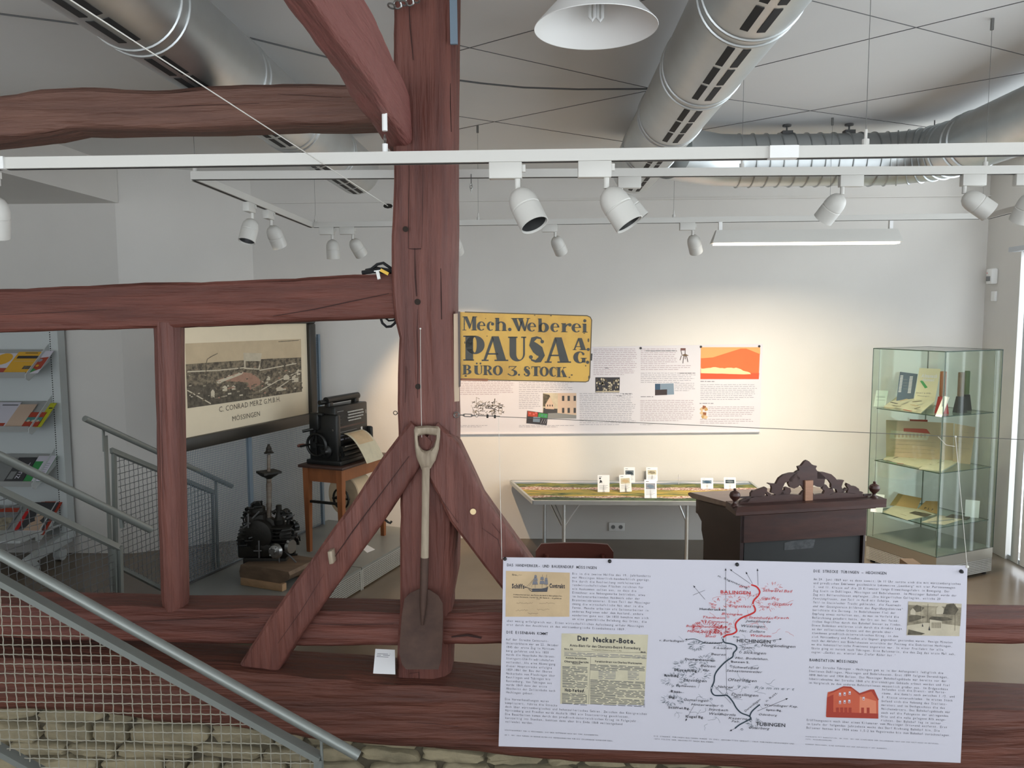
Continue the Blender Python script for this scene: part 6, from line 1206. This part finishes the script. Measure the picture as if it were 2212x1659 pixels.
def pane(nm, p, q, th, z0, z1, m='glass'):
    d_ = (q - p).normalized(); n_ = V((-d_.y, d_.x, 0)) * th
    obj(nm, MB(m).prism([p + V((0, 0, z0)), q + V((0, 0, z0)), q + n_ + V((0, 0, z0)), p + n_ + V((0, 0, z0))], (0, 0, z1 - z0)), vc)
for p, q in (((0, 0), (Ls, 0)), ((Ls, 0), (Ls, Ls)), ((Ls, Ls), (0, Ls)), ((0, Ls), (0, 0))): pane('glass_side', G(*p, 0), G(*q, 0), .006, zg0, zg1)
obj('glass_top', MB('glass').prism([G(0, 0, zg1), G(Ls, 0, zg1), G(Ls, Ls, zg1), G(0, Ls, zg1)], (0, 0, .006)), vc)
mb = MB('glassedge')
for p in ((0, 0), (Ls, 0), (Ls, Ls), (0, Ls)): mb.cyl(G(*p, zg0), G(*p, zg1 + .006), .0032, 6)
for p, q in (((0, 0), (Ls, 0)), ((Ls, 0), (Ls, Ls)), ((Ls, Ls), (0, Ls)), ((0, Ls), (0, 0))): mb.cyl(G(*p, zg1 + .003), G(*q, zg1 + .003), .0042, 6)
obj('glass_edge', mb, vc)
mb = MB('steel')
for p in ((.035, Ls - .035), (.035, .035), (Ls - .035, .035), (Ls - .035, Ls - .035)): mb.cyl(G(*p, zg0), G(*p, zg1), .0022, 6)
obj('shelf_cable', mb, vc)
ZS = (1.345, .895, .455); e_ = .03
for z in ZS:
    obj('glass_shelf', MB('glassshelf').prism([G(e_, e_, z - .006), G(Ls - e_, e_, z - .006), G(Ls - e_, Ls - e_, z - .006), G(e_, Ls - e_, z - .006)], (0, 0, .006)), vc)
    mb = MB('glassedge'); E = [G(e_, e_, z - .003), G(Ls - e_, e_, z - .003), G(Ls - e_, Ls - e_, z - .003), G(e_, Ls - e_, z - .003)]
    for i in range(4): mb.bar(E[i], E[(i + 1) % 4], .003, .007)
    obj('shelf_edge', mb, vc)
def flat(name, px, z, th, m, label, cat, deco=None, lift=0, back=0):
    P_ = [pZ(x, y, z + lift + (back if i > 1 else 0)) for i, (x, y) in enumerate(px)]; c_ = sum(P_, V((0, 0, 0))) / len(P_); c_.z = z
    o = solo(name, MB(m).prism(P_, (0, 0, th)), label, cat, loc=c_)
    if deco: mb = MB(); deco(mb, z + th + lift + .0012); obj('print', mb, o)
    return o
def leaning(name, px, z, m, label, cat, th=.004, lean=.25, deco=None, YY=None):
    """an upright sheet: bottom corners lie on the shelf, top corners on the leaning plane through them"""
    b0, b1 = pZ(*px[0], z), pZ(*px[1], z)
    if YY: b0, b1 = [V((pY(p[0], 870, y).x, y, z)) for p, y in zip(px, YY)]
    d_ = (b1 - b0).normalized(); n_ = V((d_.y, -d_.x, 0)); n_ = n_ if n_.dot(CAM - b0) > 0 else -n_
    n2 = (n_ + V((0, 0, lean))).normalized(); P_ = [b0, b1] + [pP(*p, b0, n2) for p in px[2:]]; c_ = (b0 + b1) / 2
    o = solo(name, MB(m).prism(P_, -n2 * th), label, cat, loc=c_)
    s = Sheet(P_[-1], d_, n2); s.l = .001
    if deco: deco(s); obj('print', s.mb, o)
    return o
# top shelf
def wlines(s, px): 
    for i, y in enumerate(px[2]): a, b = s.uv(px[0], y), s.uv(px[1], y); s.rect(a[0], a[1] - .0012, b[0], a[1] + .0012, 'inklt')
leaning('label_card', [(1887, 878), (1912, 879), (1919, 844), (1893, 843)], ZS[0], 'card', 'white text card at the left end of the top showcase shelf', 'card', .002, .3, lambda s: wlines(s, (1893, 1912, (856, 858, 864))))
def dbl(s):
    q = s.ppoly
    for x0, x1, yt in ((1944, 1950, 811), (1964, 1971, 813)):
        for i in range(12): y = yt + i * 3.1; q([(x0 - i * .42 + 1, y + 2), (x1 - i * .42 + 1, y + 2), (x1 - i * .42 + 1.4, y), (x0 - i * .42 + 1.4, y)], 'paper')
    for y in (820, 827, 833, 840): a = s.uv(1951, y); b = s.uv(1960, y); s.rect(a[0], a[1] - .002, b[0], a[1] + .002, 'greyink')
leaning('book', [(1935, 857), (1970, 861), (1982, 808), (1944, 803)], ZS[0], 'navy', 'dark blue book with white ornament bands on the top showcase shelf', 'book', .022, .3, dbl, (6.72, 6.66))
def dal(s): s.ptext('Almanach', 1990, 815, 2024, 7, 'paper', shear=.35, off=.04); s.ptext('Heimat', 1992, 823, 2018, 5.5, 'paper', shear=.35, off=.03); s.ppoly([(1998, 839), (2004, 837), (1993, 822), (1987, 823)], 'green'); s.ptext('SPORT & SPIEL', 1979, 850, 2012, 2.6, 'inklt'); s.ptext('Mössingen', 1982, 856, 2008, 2.6, 'inklt')
leaning('book', [(1972, 862), (2017, 866), (2032, 797), (1986, 795)], ZS[0], 'buff', 'beige pamphlet with white script title beside the dark blue book', 'book', .012, .3, dal, (6.62, 6.55))
def dopen(mb, z):
    for i, (x0, y0, x1, y1, m_) in enumerate(((1925, 869, 1938, 872, 'ink'), (1945, 866, 1960, 862, 'tan'), (1972, 868, 1990, 866, 'sepiadk'), (1968, 874, 1982, 877, 'tan'), (1915, 881, 1930, 881, 'tan'), (1930, 876, 1945, 878, 'sepia'), (1952, 885, 1968, 888, 'brick'), (1975, 883, 1988, 879, 'sepiadk'))): e2 = lambda x, y: pZ(x, y, z + .07 * min(1, max(0, (880 + (x - 1909) * .16 - y) / 24)) + .001); mb.m(m_).bar(e2(x0, y0), e2(x1, y1), .018, .003)
flat('open_booklet', [(1909, 880), (1990, 893), (2020, 868), (1938, 858)], ZS[0], .008, 'tanlt', 'open yellowed booklet lying on the top showcase shelf', 'booklet', dopen, back=.07)
def brush(px, yb_, yt, m_h, m_b, label, sc=1.0, dx=0):
    b = pZ(px, yb_, ZS[0]); k = 1660 / b.y; ht = (yb_ - yt) / k; hb = ht * .40; w0, w1, th = .042 * sc, .027 * sc, .014
    o = thing('brush', label, 'brush', b); u = V((1, .1, 0)).normalized(); n = V((-.1, 1, 0)).normalized()
    obj('bristles', MB(m_b).add([b + u * w0 * i + n * .03 * j for i, j in ((-1, -1), (1, -1), (1, 1), (-1, 1))] + [b + u * (w1 * i + dx) + n * th * j + V((0, 0, hb)) for i, j in ((-1, -1), (1, -1), (1, 1), (-1, 1))], [[3, 2, 1, 0], [4, 5, 6, 7], [0, 1, 5, 4], [1, 2, 6, 5], [2, 3, 7, 6], [3, 0, 4, 7]]), o)
    obj('handle', MB(m_h).bbox(b + u * dx + V((0, 0, hb + (ht - hb) / 2)), u * w1 * .82, n * th, V((0, 0, (ht - hb) / 2)), .006), o)
brush(2073, 891, 805, 'woodmid', 'bristle', 'hand brush with brown handle and black bristles on the top showcase shelf'); brush(2086, 886, 802, 'olive', 'bristle', 'hand brush with green handle behind the brown one', .8); brush(2034, 893, 803, 'oak', 'bristlered', 'hand brush with orange handle and red bristles behind the front glass edge', 1.0)
leaning('label_card', [(2020, 899), (2034, 901), (2051, 858), (2038, 855)], ZS[0], 'card', 'white text card before the orange brush on the top showcase shelf', 'card', .002, .5)
# middle shelf
def dplan(s):
    q = s.ppoly; q([(1921, 947), (2003, 951), (2010, 934), (1925, 930)], 'sepialt', .001); q([(1952, 932), (2010, 937), (2002, 927), (1995, 926), (1952, 925)], 'brick', .0016)
    for i in range(9): q([(1932 + i * 8, 945), (1936 + i * 8, 945), (1936 + i * 8, 937), (1932 + i * 8, 937)], 'drawing', .0016)
    for y in (951, 959, 968, 976): s.pline([(1924, y), (1975, y + 2), (2020, y + 5)], .002, 'sepia', .0016)
leaning('folded_plan', [(1914, 986), (2058, 997), (2060, 914), (1914, 907)], ZS[1], 'drawing', 'large standing folded house plan on the middle showcase shelf', 'paper', .003, .05, dplan)
leaning('folded_plan', [(2058, 999), (2096, 1003), (2107, 923), (2062, 915)], ZS[1], 'drawing', 'yellowish side leaf of a plan at the right end of the middle shelf', 'paper', .002, .05, lambda s: [s.pline([(2066, y), (2095, y + 3)], .0018, 'sepia') for y in (932, 943, 955, 967)])
fa, fb = pY(1966, 906, 6.84), pY(2004, 907, 6.80); solo('folder', MB('brick').prism([(fa.x, fa.y, ZS[1]), (fb.x, fb.y, ZS[1]), (fb.x, fb.y, fb.z), (fa.x, fa.y, fa.z)], (.002, .012, 0)), 'dark red folder whose edge shows above the standing house plan', 'folder', loc=(fa.x, fa.y, ZS[1]))
def dlet(mb, z):
    for (x0, y0, x1, y1, m_) in ((1930, 990, 1945, 985, 'sepia'), (1952, 986, 1966, 989, 'sepia'), (1915, 994, 1926, 997, 'sepiadk'), (1938, 1001, 1952, 1002, 'brick'), (1922, 999, 1936, 1002, 'green'), (1984, 983, 1996, 985, 'sepiadk')): mb.m(m_).bar(pZ(x0, y0, z), pZ(x1, y1, z), .016, .0006)
flat('letter_sheet', [(1908, 993), (1985, 1011), (2040, 985), (1930, 971)], ZS[1], .004, 'tanlt', 'yellowed letters lying before the standing plan', 'paper', dlet); flat('letter_sheet', [(1985, 1014), (2035, 1019), (2072, 998), (2020, 990)], ZS[1], .009, 'tanlt', 'folded yellow papers at the front corner of the middle shelf', 'paper', lambda mb, z: mb.m('sepiadk').bar(pZ(2008, 1003, z), pZ(2012, 1003, z), .008, .0006).bar(pZ(2025, 1000, z), pZ(2040, 995, z), .003, .0006))
leaning('label_card', [(2066, 1000), (2079, 1001), (2088, 973), (2071, 970)], ZS[1], 'card', 'white text card on the right of the middle showcase shelf', 'card', .002, .5)
# lower shelf
leaning('label_card', [(1880, 1105), (1906, 1108), (1911, 1069), (1886, 1066)], ZS[2], 'card', 'white text card at the left end of the lowest showcase shelf', 'card', .002, .25); leaning('label_card', [(2084, 1117), (2114, 1119), (2117, 1082), (2086, 1079)], ZS[2], 'card', 'white text card at the right end of the lowest showcase shelf', 'card', .002, .2)
leaning('envelope', [(1922, 1091), (1980, 1100), (1991, 1076), (1940, 1066)], ZS[2], 'manila', 'brown envelope leaning at the back of the lowest showcase shelf', 'envelope', .004, .9); leaning('envelope', [(1982, 1100), (2025, 1110), (2029, 1083), (2000, 1082)], ZS[2], 'manila', 'brown folder with a stamped line beside the leaning envelope', 'envelope', .004, .8, lambda s: s.ptext('P L 7', 1996, 1099, 2018, 4, 'sepiadk', off=.03))
def dph(mb, z): mb.m('sepiadk').face([pZ(x, y, z) for x, y in ((1963, 1108), (1998, 1117), (2014, 1111), (1977, 1104))]); mb.m('sepia').bar(pZ(1945, 1110, z), pZ(1958, 1114, z), .004, .0006)
flat('letter_sheet', [(1906, 1106), (1960, 1124), (2020, 1112), (1948, 1085)], ZS[2], .003, 'tanlt', 'large yellow sheet with a landscape photo on the lowest shelf', 'paper', dph); flat('clipping', [(1990, 1128), (2040, 1134), (2080, 1122), (2030, 1113)], ZS[2], .002, 'sepialt', 'grey newspaper cuttings at the front corner of the lowest shelf', 'paper', lambda mb, z: mb.m('midgrey').bar(pZ(2005, 1128, z), pZ(2060, 1122, z), .02, .0006)); flat('clipping', [(2042, 1118), (2088, 1123), (2096, 1118), (2056, 1112)], ZS[2], .006, 'sepiadk', 'dark folded cutting near the right card of the lowest shelf', 'paper')
k0, k1 = pY(1961, 1218, 3.06), pY(1990, 1218, 3.06); zr_ = pY(1970, 1334, 3.05).z; solo('wood_block', MB('woodlight').box((k0.x, 3.05, zr_), (k1.x, 3.13, k0.z)), 'pale wooden block peeking over the front poster before the showcase base', 'block', loc=(k0.x, 3.05, zr_))
# ================================================================== punching machine on its wooden table
zT = .925; K0 = pZ(738, 1010, zT); ta = rad(20); tu = V((math.sin(ta), math.cos(ta), 0)); tw = V((-math.cos(ta), math.sin(ta), 0)); LT, WT = .70, .40   # tu: to the back right, tw: to the left
t_ = lambda a, b, z: V((K0.x, K0.y, 0)) + tu * a + tw * b + V((0, 0, z))
tt = thing('work_table', 'brown wooden table on tapered legs under the black punching machine', 'table', t_(LT / 2, WT / 2, zp))
obj('tabletop', MB('oaktop').bbox(t_(LT / 2, WT / 2, zT - .012), tu * (LT / 2 + .02), tw * (WT / 2 + .02), (0, 0, .012), .005), tt)
obj('apron', MB('oak').prism([t_(.02, .02, zT - .13), t_(LT - .02, .02, zT - .13), t_(LT - .02, .04, zT - .13), t_(.02, .04, zT - .13)], (0, 0, .105)), tt)
obj('apron', MB('oak').prism([t_(.02, .02, zT - .14), t_(.04, .02, zT - .14), t_(.04, WT - .02, zT - .14), t_(.02, WT - .02, zT - .14)], (0, 0, .115)), tt); obj('apron', MB('oak').prism([t_(LT - .04, .02, zT - .13), t_(LT - .02, .02, zT - .13), t_(LT - .02, WT - .02, zT - .13), t_(LT - .04, WT - .02, zT - .13)], (0, 0, .105)), tt)
for a, b in ((.035, .035), (LT - .035, .035), (.035, WT - .035), (LT - .035, WT - .035)):
    p0, p1 = t_(a, b, zT - .024), t_(a, b, zp); h0, h1 = .028, .017
    obj('leg', MB('oak').add([p0 + tu * h0 * i + tw * h0 * j for i, j in ((-1, -1), (1, -1), (1, 1), (-1, 1))] + [p1 + tu * h1 * i + tw * h1 * j for i, j in ((-1, -1), (1, -1), (1, 1), (-1, 1))], [[0, 1, 2, 3], [7, 6, 5, 4], [0, 4, 5, 1], [1, 5, 6, 2], [2, 6, 7, 3], [3, 7, 4, 0]]), tt)
dm = thing('drum', 'pale round drum with a dark crank wheel under the wooden table', 'drum', t_(.2, .2, .5)); c = t_(.30, .20, zp + .43)
ax_ = (tu * -1 + tw * .15).normalized()
obj('drum_body', MB('drum').lathe([(.001, 0), (.17, 0), (.178, .008), (.178, .2), (.17, .208), (.001, .208)], c, -ax_, 40, False), dm)
obj('drum_axle', MB('iron').cyl(c + ax_ * -.25, c + ax_ * .12, .012, 10).bar(t_(.035, .04, zp + .43), t_(.035, WT - .04, zp + .43), .02, .02), dm)
w_c = c + ax_ * .10 - tw * .06
obj('hand_wheel', MB('iron').torus(w_c, ax_, .085, .009, 32, 8).cyl(w_c - ax_ * .02, w_c + ax_ * .03, .02, 12).bar(w_c - V((0, 0, .085)), w_c + V((0, 0, .085)), .012, .012, tuple(ax_)).bar(w_c + tw * .085, w_c - tw * .085, .012, .012), dm)
mc = thing('punching_machine', 'black cast iron punching machine with key rows on the wooden table', 'machine', t_(LT * .5, WT * .5, zT))
m_ = lambda a, b, z: t_(a, b, zT + z)
I = 'ironmach'
obj('machine_base', MB(I).bbox(m_(.30, .2, .02), tu * .27, tw * .17, (0, 0, .02), .008).prism([m_(.06, .04, .04), m_(.06, .28, .04), m_(.06, .28, .12), m_(.06, .10, .15)], tu * .42), mc)
obj('body', MB(I).bbox(m_(.30, .18, .26), tu * .24, tw * .085, (0, 0, .22), .012).bbox(m_(.065, .2, .22), tu * .03, tw * .14, (0, 0, .2), .02).bbox(m_(.56, .2, .14), tu * .02, tw * .14, (0, 0, .12), .03), mc)
obj('top_bar', MB(I).cyl(m_(.06, .18, .53), m_(.52, .18, .53), .03, 18).bbox(m_(.10, .18, .49), tu * .03, tw * .025, (0, 0, .035), .01).bbox(m_(.48, .18, .49), tu * .03, tw * .025, (0, 0, .035), .01).cyl(m_(.0, .2, .52), m_(.06, .19, .52), .02, 12), mc)
fsh = Sheet(m_(.07, .094, .47), tu, -tw); fsh.l = .001; W_ = .46
for r_ in range(4):
    for k in range(11 - (r_ == 3) * 2):
        p = fsh.at(.17 + .021 * k + .008 * (r_ % 2), .05 + .024 * r_, 0); obj('key', MB('white').cyl(p, p - tw * .012, .0058, 8), mc)
fsh.rect(.02, .03, .11, .034, 'midgrey'); [fsh.rect(.02, .07 + .03 * i, .08, .073 + .03 * i, 'darkgrey') for i in range(3)]; fsh.rect(.03, .16, .42, .175, 'oaktop'); fsh.rect(.04, .205, .3, .208, 'midgrey'); fsh.rect(.04, .235, .34, .238, 'inkpale'); fsh.rect(.36, .2, .385, .24, 'white'); fsh.rect(.44, .06, .445, .09, 'white')
for i in range(18):
    if i % 7 != 5: fsh.rect(.03 + .0155 * i, .262, .04 + .0155 * i, .275, 'inkpale' if i % 9 else 'white')
fsh.ptext if False else None
obj('scale_marks', fsh.mb, mc)
obj('roller', MB(I).cyl(m_(.07, .055, .13), m_(.52, .055, .13), .028, 18).cyl(m_(.07, .035, .09), m_(.52, .035, .09), .02, 16), mc); obj('roller_rod', MB('steel').cyl(m_(.08, .02, .155), m_(.50, .02, .155), .005, 10), mc)
hwc = m_(.0, .24, .17); obj('hand_wheel', MB(I).torus(hwc, tu, .09, .012, 34, 8).cyl(hwc - tu * .03, hwc + tu * .07, .02, 14).bar(hwc - V((0, 0, .09)), hwc + V((0, 0, .09)), .014, .014, tuple(tu)).bar(hwc - tw * .09, hwc + tw * .09, .014, .014).cyl(hwc - tu * .02 + tw * .08, hwc - tu * .10 + tw * .08, .010, 10), mc)
obj('crank_grip', MB('chairwood').lathe([(.01, 0), (.015, .02), (.013, .06), (.008, .07)], hwc - tu * .03 + tw * .085, (-tu + tw * .6), 14), mc)
obj('side_gear', MB(I).lathe([(.05, 0), (.055, .01), (.055, .03), (.03, .04), (.02, .06)], m_(.04, .16, .12), -tu, 24).bbox(m_(.03, .27, .36), tu * .025, tw * .045, (0, 0, .07), .012).cyl(m_(.02, .27, .30), m_(-.02, .36, .28), .012, 10).cyl(m_(.03, .3, .2), m_(.03, .26, .34), .012, 10).bbox(m_(.03, .25, .42), tu * .02, tw * .06, (0, 0, .012), .006), mc)
obj('lever', MB('steel').cyl(m_(.05, .10, .27), m_(.03, .10, .30), .006, 8).cyl(m_(.045, .08, .18), m_(.045, .14, .18), .004, 8), mc)
ps = []
for k in range(11):
    t = k / 10; ps.append((.09 - .22 * t * 1.0, .245 - .02 * t - .24 * t * t * .9))
mb = MB('tanlt'); vs = []
for b, z in ps: vs += [m_(.17, b, z), m_(.44, b, z)]
nv = len(vs); vs += [v + V((0, 0, .002)) for v in vs]; fs = []
for k in range(10): fs += [[2 * k, 2 * k + 1, 2 * k + 3, 2 * k + 2], [nv + 2 * k, nv + 2 * k + 2, nv + 2 * k + 3, nv + 2 * k + 1]]
pp = solo('paper_sheet', mb.add(vs, fs), 'curled yellowed paper hanging out of the black punching machine', 'paper', loc=m_(.3, .05, .2))
mb = MB('tan')
for k in range(1, 6):
    b0_, z0_ = ps[k]; b1_, z1_ = ps[k + 1]; mb.face([m_(.195, b0_, z0_ + .004), m_(.415, b0_, z0_ + .004), m_(.415, b1_, z1_ + .004), m_(.195, b1_, z1_ + .004)])
obj('print', mb, pp)
solo('label_card', MB('card').prism([pZ(783, 1186, zp), pZ(793, 1194, zp), pZ(810, 1187, zp), pZ(791, 1176, zp)], (0, 0, .0015)), 'white text card lying on the grey platform by the brace', 'card', loc=pZ(795, 1186, zp))
# ================================================================== old motor pump on its wooden block
b0 = pZ(585, 1262, zp); Yp = b0.y + .18; kx = lambda x, y, dy=0: pY(x, y, Yp + dy)
wb = thing('timber_block', 'rough wooden block and battens under the old motor pump', 'block', V((b0.x, Yp, zp)))
zt0 = kx(585, 1232).z; xa, xb = kx(521, 1250).x, kx(645, 1250).x
fz = lambda x, y, z=zp: pZ(x, y, z)
p0, p1 = fz(519, 1264), fz(610, 1279); dd = (p1 - p0).normalized(); pn_ = V((-dd.y, dd.x, 0)); Lb = (p1 - p0).length
def slab(name, m, a, b, n0, n1, z0, z1, bev=.006): c_ = p0 + dd * ((a + b) / 2) + pn_ * ((n0 + n1) / 2); obj(name, MB(m).bbox((c_.x, c_.y, zp + (z0 + z1) / 2), dd * ((b - a) / 2), pn_ * ((n1 - n0) / 2), (0, 0, (z1 - z0) / 2), bev), wb)
slab('batten', 'woodlight', 0, Lb, 0, .05, 0, .055); slab('batten', 'woodlight', .02, Lb + .06, .30, .35, 0, .055)
prof = [(-.01, .055), (Lb * .5, .05), (Lb * .93, .055), (Lb + .02, .075), (Lb + .05, .10), (Lb + .06, .125), (Lb + .05, .15), (Lb * .5, .155), (0.0, .15), (-.015, .10)]
obj('block', MB('woodmid').prism([p0 + dd * a + pn_ * .012 + V((0, 0, z)) for a, z in prof], pn_ * .33), wb)
pm = thing('motor_pump', 'old dark iron motor pump with a tall pipe standing on the wooden block', 'machine', V((b0.x, Yp, kx(585, 1210).z)))
R3 = random.Random(21); J = 'iron'
mb = MB(J)
mb.lathe([(.09, 0), (.115, .012), (.115, .05), (.10, .06), (.10, .10), (.125, .11), (.125, .15), (.10, .165), (.07, .2), (.001, .2)], kx(553, 1158, -.12), (.12, 1, 0), 26).bbox(kx(552, 1175), (.105, 0, .0), (0, .10, 0), (0, 0, .085), .02).bbox(kx(556, 1128), (.075, 0, .01), (0, .07, 0), (0, 0, .07), .02).lathe([(.07, 0), (.075, .02), (.06, .03), (.06, .06), (.03, .075), (.03, .1), (.001, .1)], kx(556, 1112), (0, 0, 1), 20)
mb.bbox(kx(610, 1160, .02), (.075, 0, 0), (0, .08, 0), (0, 0, .09), .02).lathe([(.06, 0), (.07, .01), (.07, .03), (.05, .04), (.05, .06), (.06, .07), (.06, .09), (.03, .1), (.001, .1)], kx(614, 1152, .0), (.6, -.9, .1), 22).bbox(kx(583, 1203), (.165, 0, 0), (0, .12, 0), (0, 0, .03), .015).bbox(kx(586, 1182, -.03), (.09, 0, 0), (0, .1, 0), (0, 0, .05), .02)
for k in range(6): mb.bbox(kx(553, 1140 + 7 * k, -.02), (.118 - .006 * abs(k - 3), 0, 0), (0, .09, 0), (0, 0, .004), .002)
for k in range(5): mb.bbox(kx(612, 1135 + 8 * k, -.02), (.082, 0, .004), (0, .09, 0), (0, 0, .004), .002)
obj('engine_block', mb, pm)
mb = MB('ironmach'); ctr = [(531, 1120), (536, 1108), (548, 1100), (560, 1097), (530, 1140), (526, 1160), (528, 1180), (548, 1200), (570, 1205), (617, 1115), (626, 1122), (634, 1138), (636, 1158), (640, 1176), (636, 1200), (540, 1170), (552, 1182), (569, 1140), (560, 1160), (578, 1170), (600, 1135), (640, 1145)]
for x, y in ctr:
    r_ = R3.uniform(.012, .026); p = kx(x, y, R3.uniform(-.12, .04)); mb.cyl(p - V((R3.uniform(-.01, .01), .02, -.03)), p + V((R3.uniform(-.02, .02), .0, .035)), r_, 10).cyl(p + V((-.03, -.02, .01)), p + V((.03, -.02, .014)), r_ * .45, 8)
for x, y in ((527, 1128), (531, 1117), (548, 1098), (566, 1092), (626, 1112), (640, 1137), (648, 1168), (521, 1152), (521, 1188), (630, 1215)):
    p = kx(x, y); mb.cyl(p, p + V((0, -.01, .03)), .006, 8).ball(p + V((0, -.01, .032)), .010, 8)
obj('valve_gear', mb, pm)
mb = MB('darkwire')
for a, b in (((536, 1110), (536, 1140)), ((559, 1168), (560, 1205)), ((548, 1190), (565, 1190)), ((525, 1140), (540, 1130)), ((615, 1190), (640, 1215)), ((602, 1190), (604, 1225)), ((545, 1120), (560, 1105)), ((620, 1120), (636, 1112))): obj('rod', MB('darkwire').cyl(kx(*a, -.14), kx(*b, -.14), .006, 8), pm)
mb = MB('steel'); 
fc = kx(597, 1190, -.15); mb.lathe([(.055, 0), (.058, .012), (.045, .03), (.02, .036), (.018, .05), (.001, .05)], fc, (-.25, -1, .1), 28)
for k in range(5): a = k * 1.257; mb.ball(fc + V((.04 * math.cos(a) - .005, -.03, .04 * math.sin(a))), .008, 8)
mb.lathe([(.05, 0), (.053, .02), (.05, .03)], kx(624, 1180, -.12), (1, -.4, 0), 24).cyl(kx(620, 1176, -.14), kx(622, 1170, -.16), .012, 10); obj('pump_housing', mb, pm)
mb = MB(J).lathe([(.03, 0), (.034, .04), (.028, .06), (.04, .09), (.042, .12), (.026, .14), (.02, .18), (.022, .2), (.022, .225), (.014, .23), (.001, .23)], kx(604, 1155), (0, 0, 1), 18)
mb.tube([kx(604, 1112), kx(596, 1103), kx(590, 1108)], .018, 10).tube([kx(606, 1106), kx(620, 1104), kx(624, 1125), kx(622, 1150)], .017, 10).ball(kx(618, 1106), .03, 10); obj('carburettor', mb, pm)
obj('pipe', MB('rust').cyl(kx(581, 1205), kx(581, 1028), .0185, 18).cyl(kx(580.5, 1030), kx(580.5, 982), .0125, 14).cyl(kx(581, 1060), kx(581, 1044), .021, 18).cyl(kx(581, 1095), kx(581, 1088), .0205, 18), pm)
zc_ = kx(581, 1018).z
mb = MB(J); q = kx(581, 1020); mb.add([q + V((a * .098, b * .098, .008)) for a, b in ((-1, 0), (0, -1), (1, 0), (0, 1))] + [q + V((a * .098, b * .098, -.008)) for a, b in ((-1, 0), (0, -1), (1, 0), (0, 1))], [[0, 1, 2, 3], [7, 6, 5, 4], [0, 4, 5, 1], [1, 5, 6, 2], [2, 6, 7, 3], [3, 7, 4, 0]])
mb.lathe([(.085, 0), (.06, -.02), (.03, -.036), (.02, -.045)], q + V((0, 0, -.004)), (0, 0, 1), 20, False); obj('plate', mb, pm)
obj('pipe_cap', MB(J).lathe([(.036, 0), (.036, .006), (.024, .016), (.02, .03), (.022, .034), (.012, .055), (.009, .06), (.01, .068), (.001, .07)], kx(581, 979), (0, 0, 1), 18), pm)
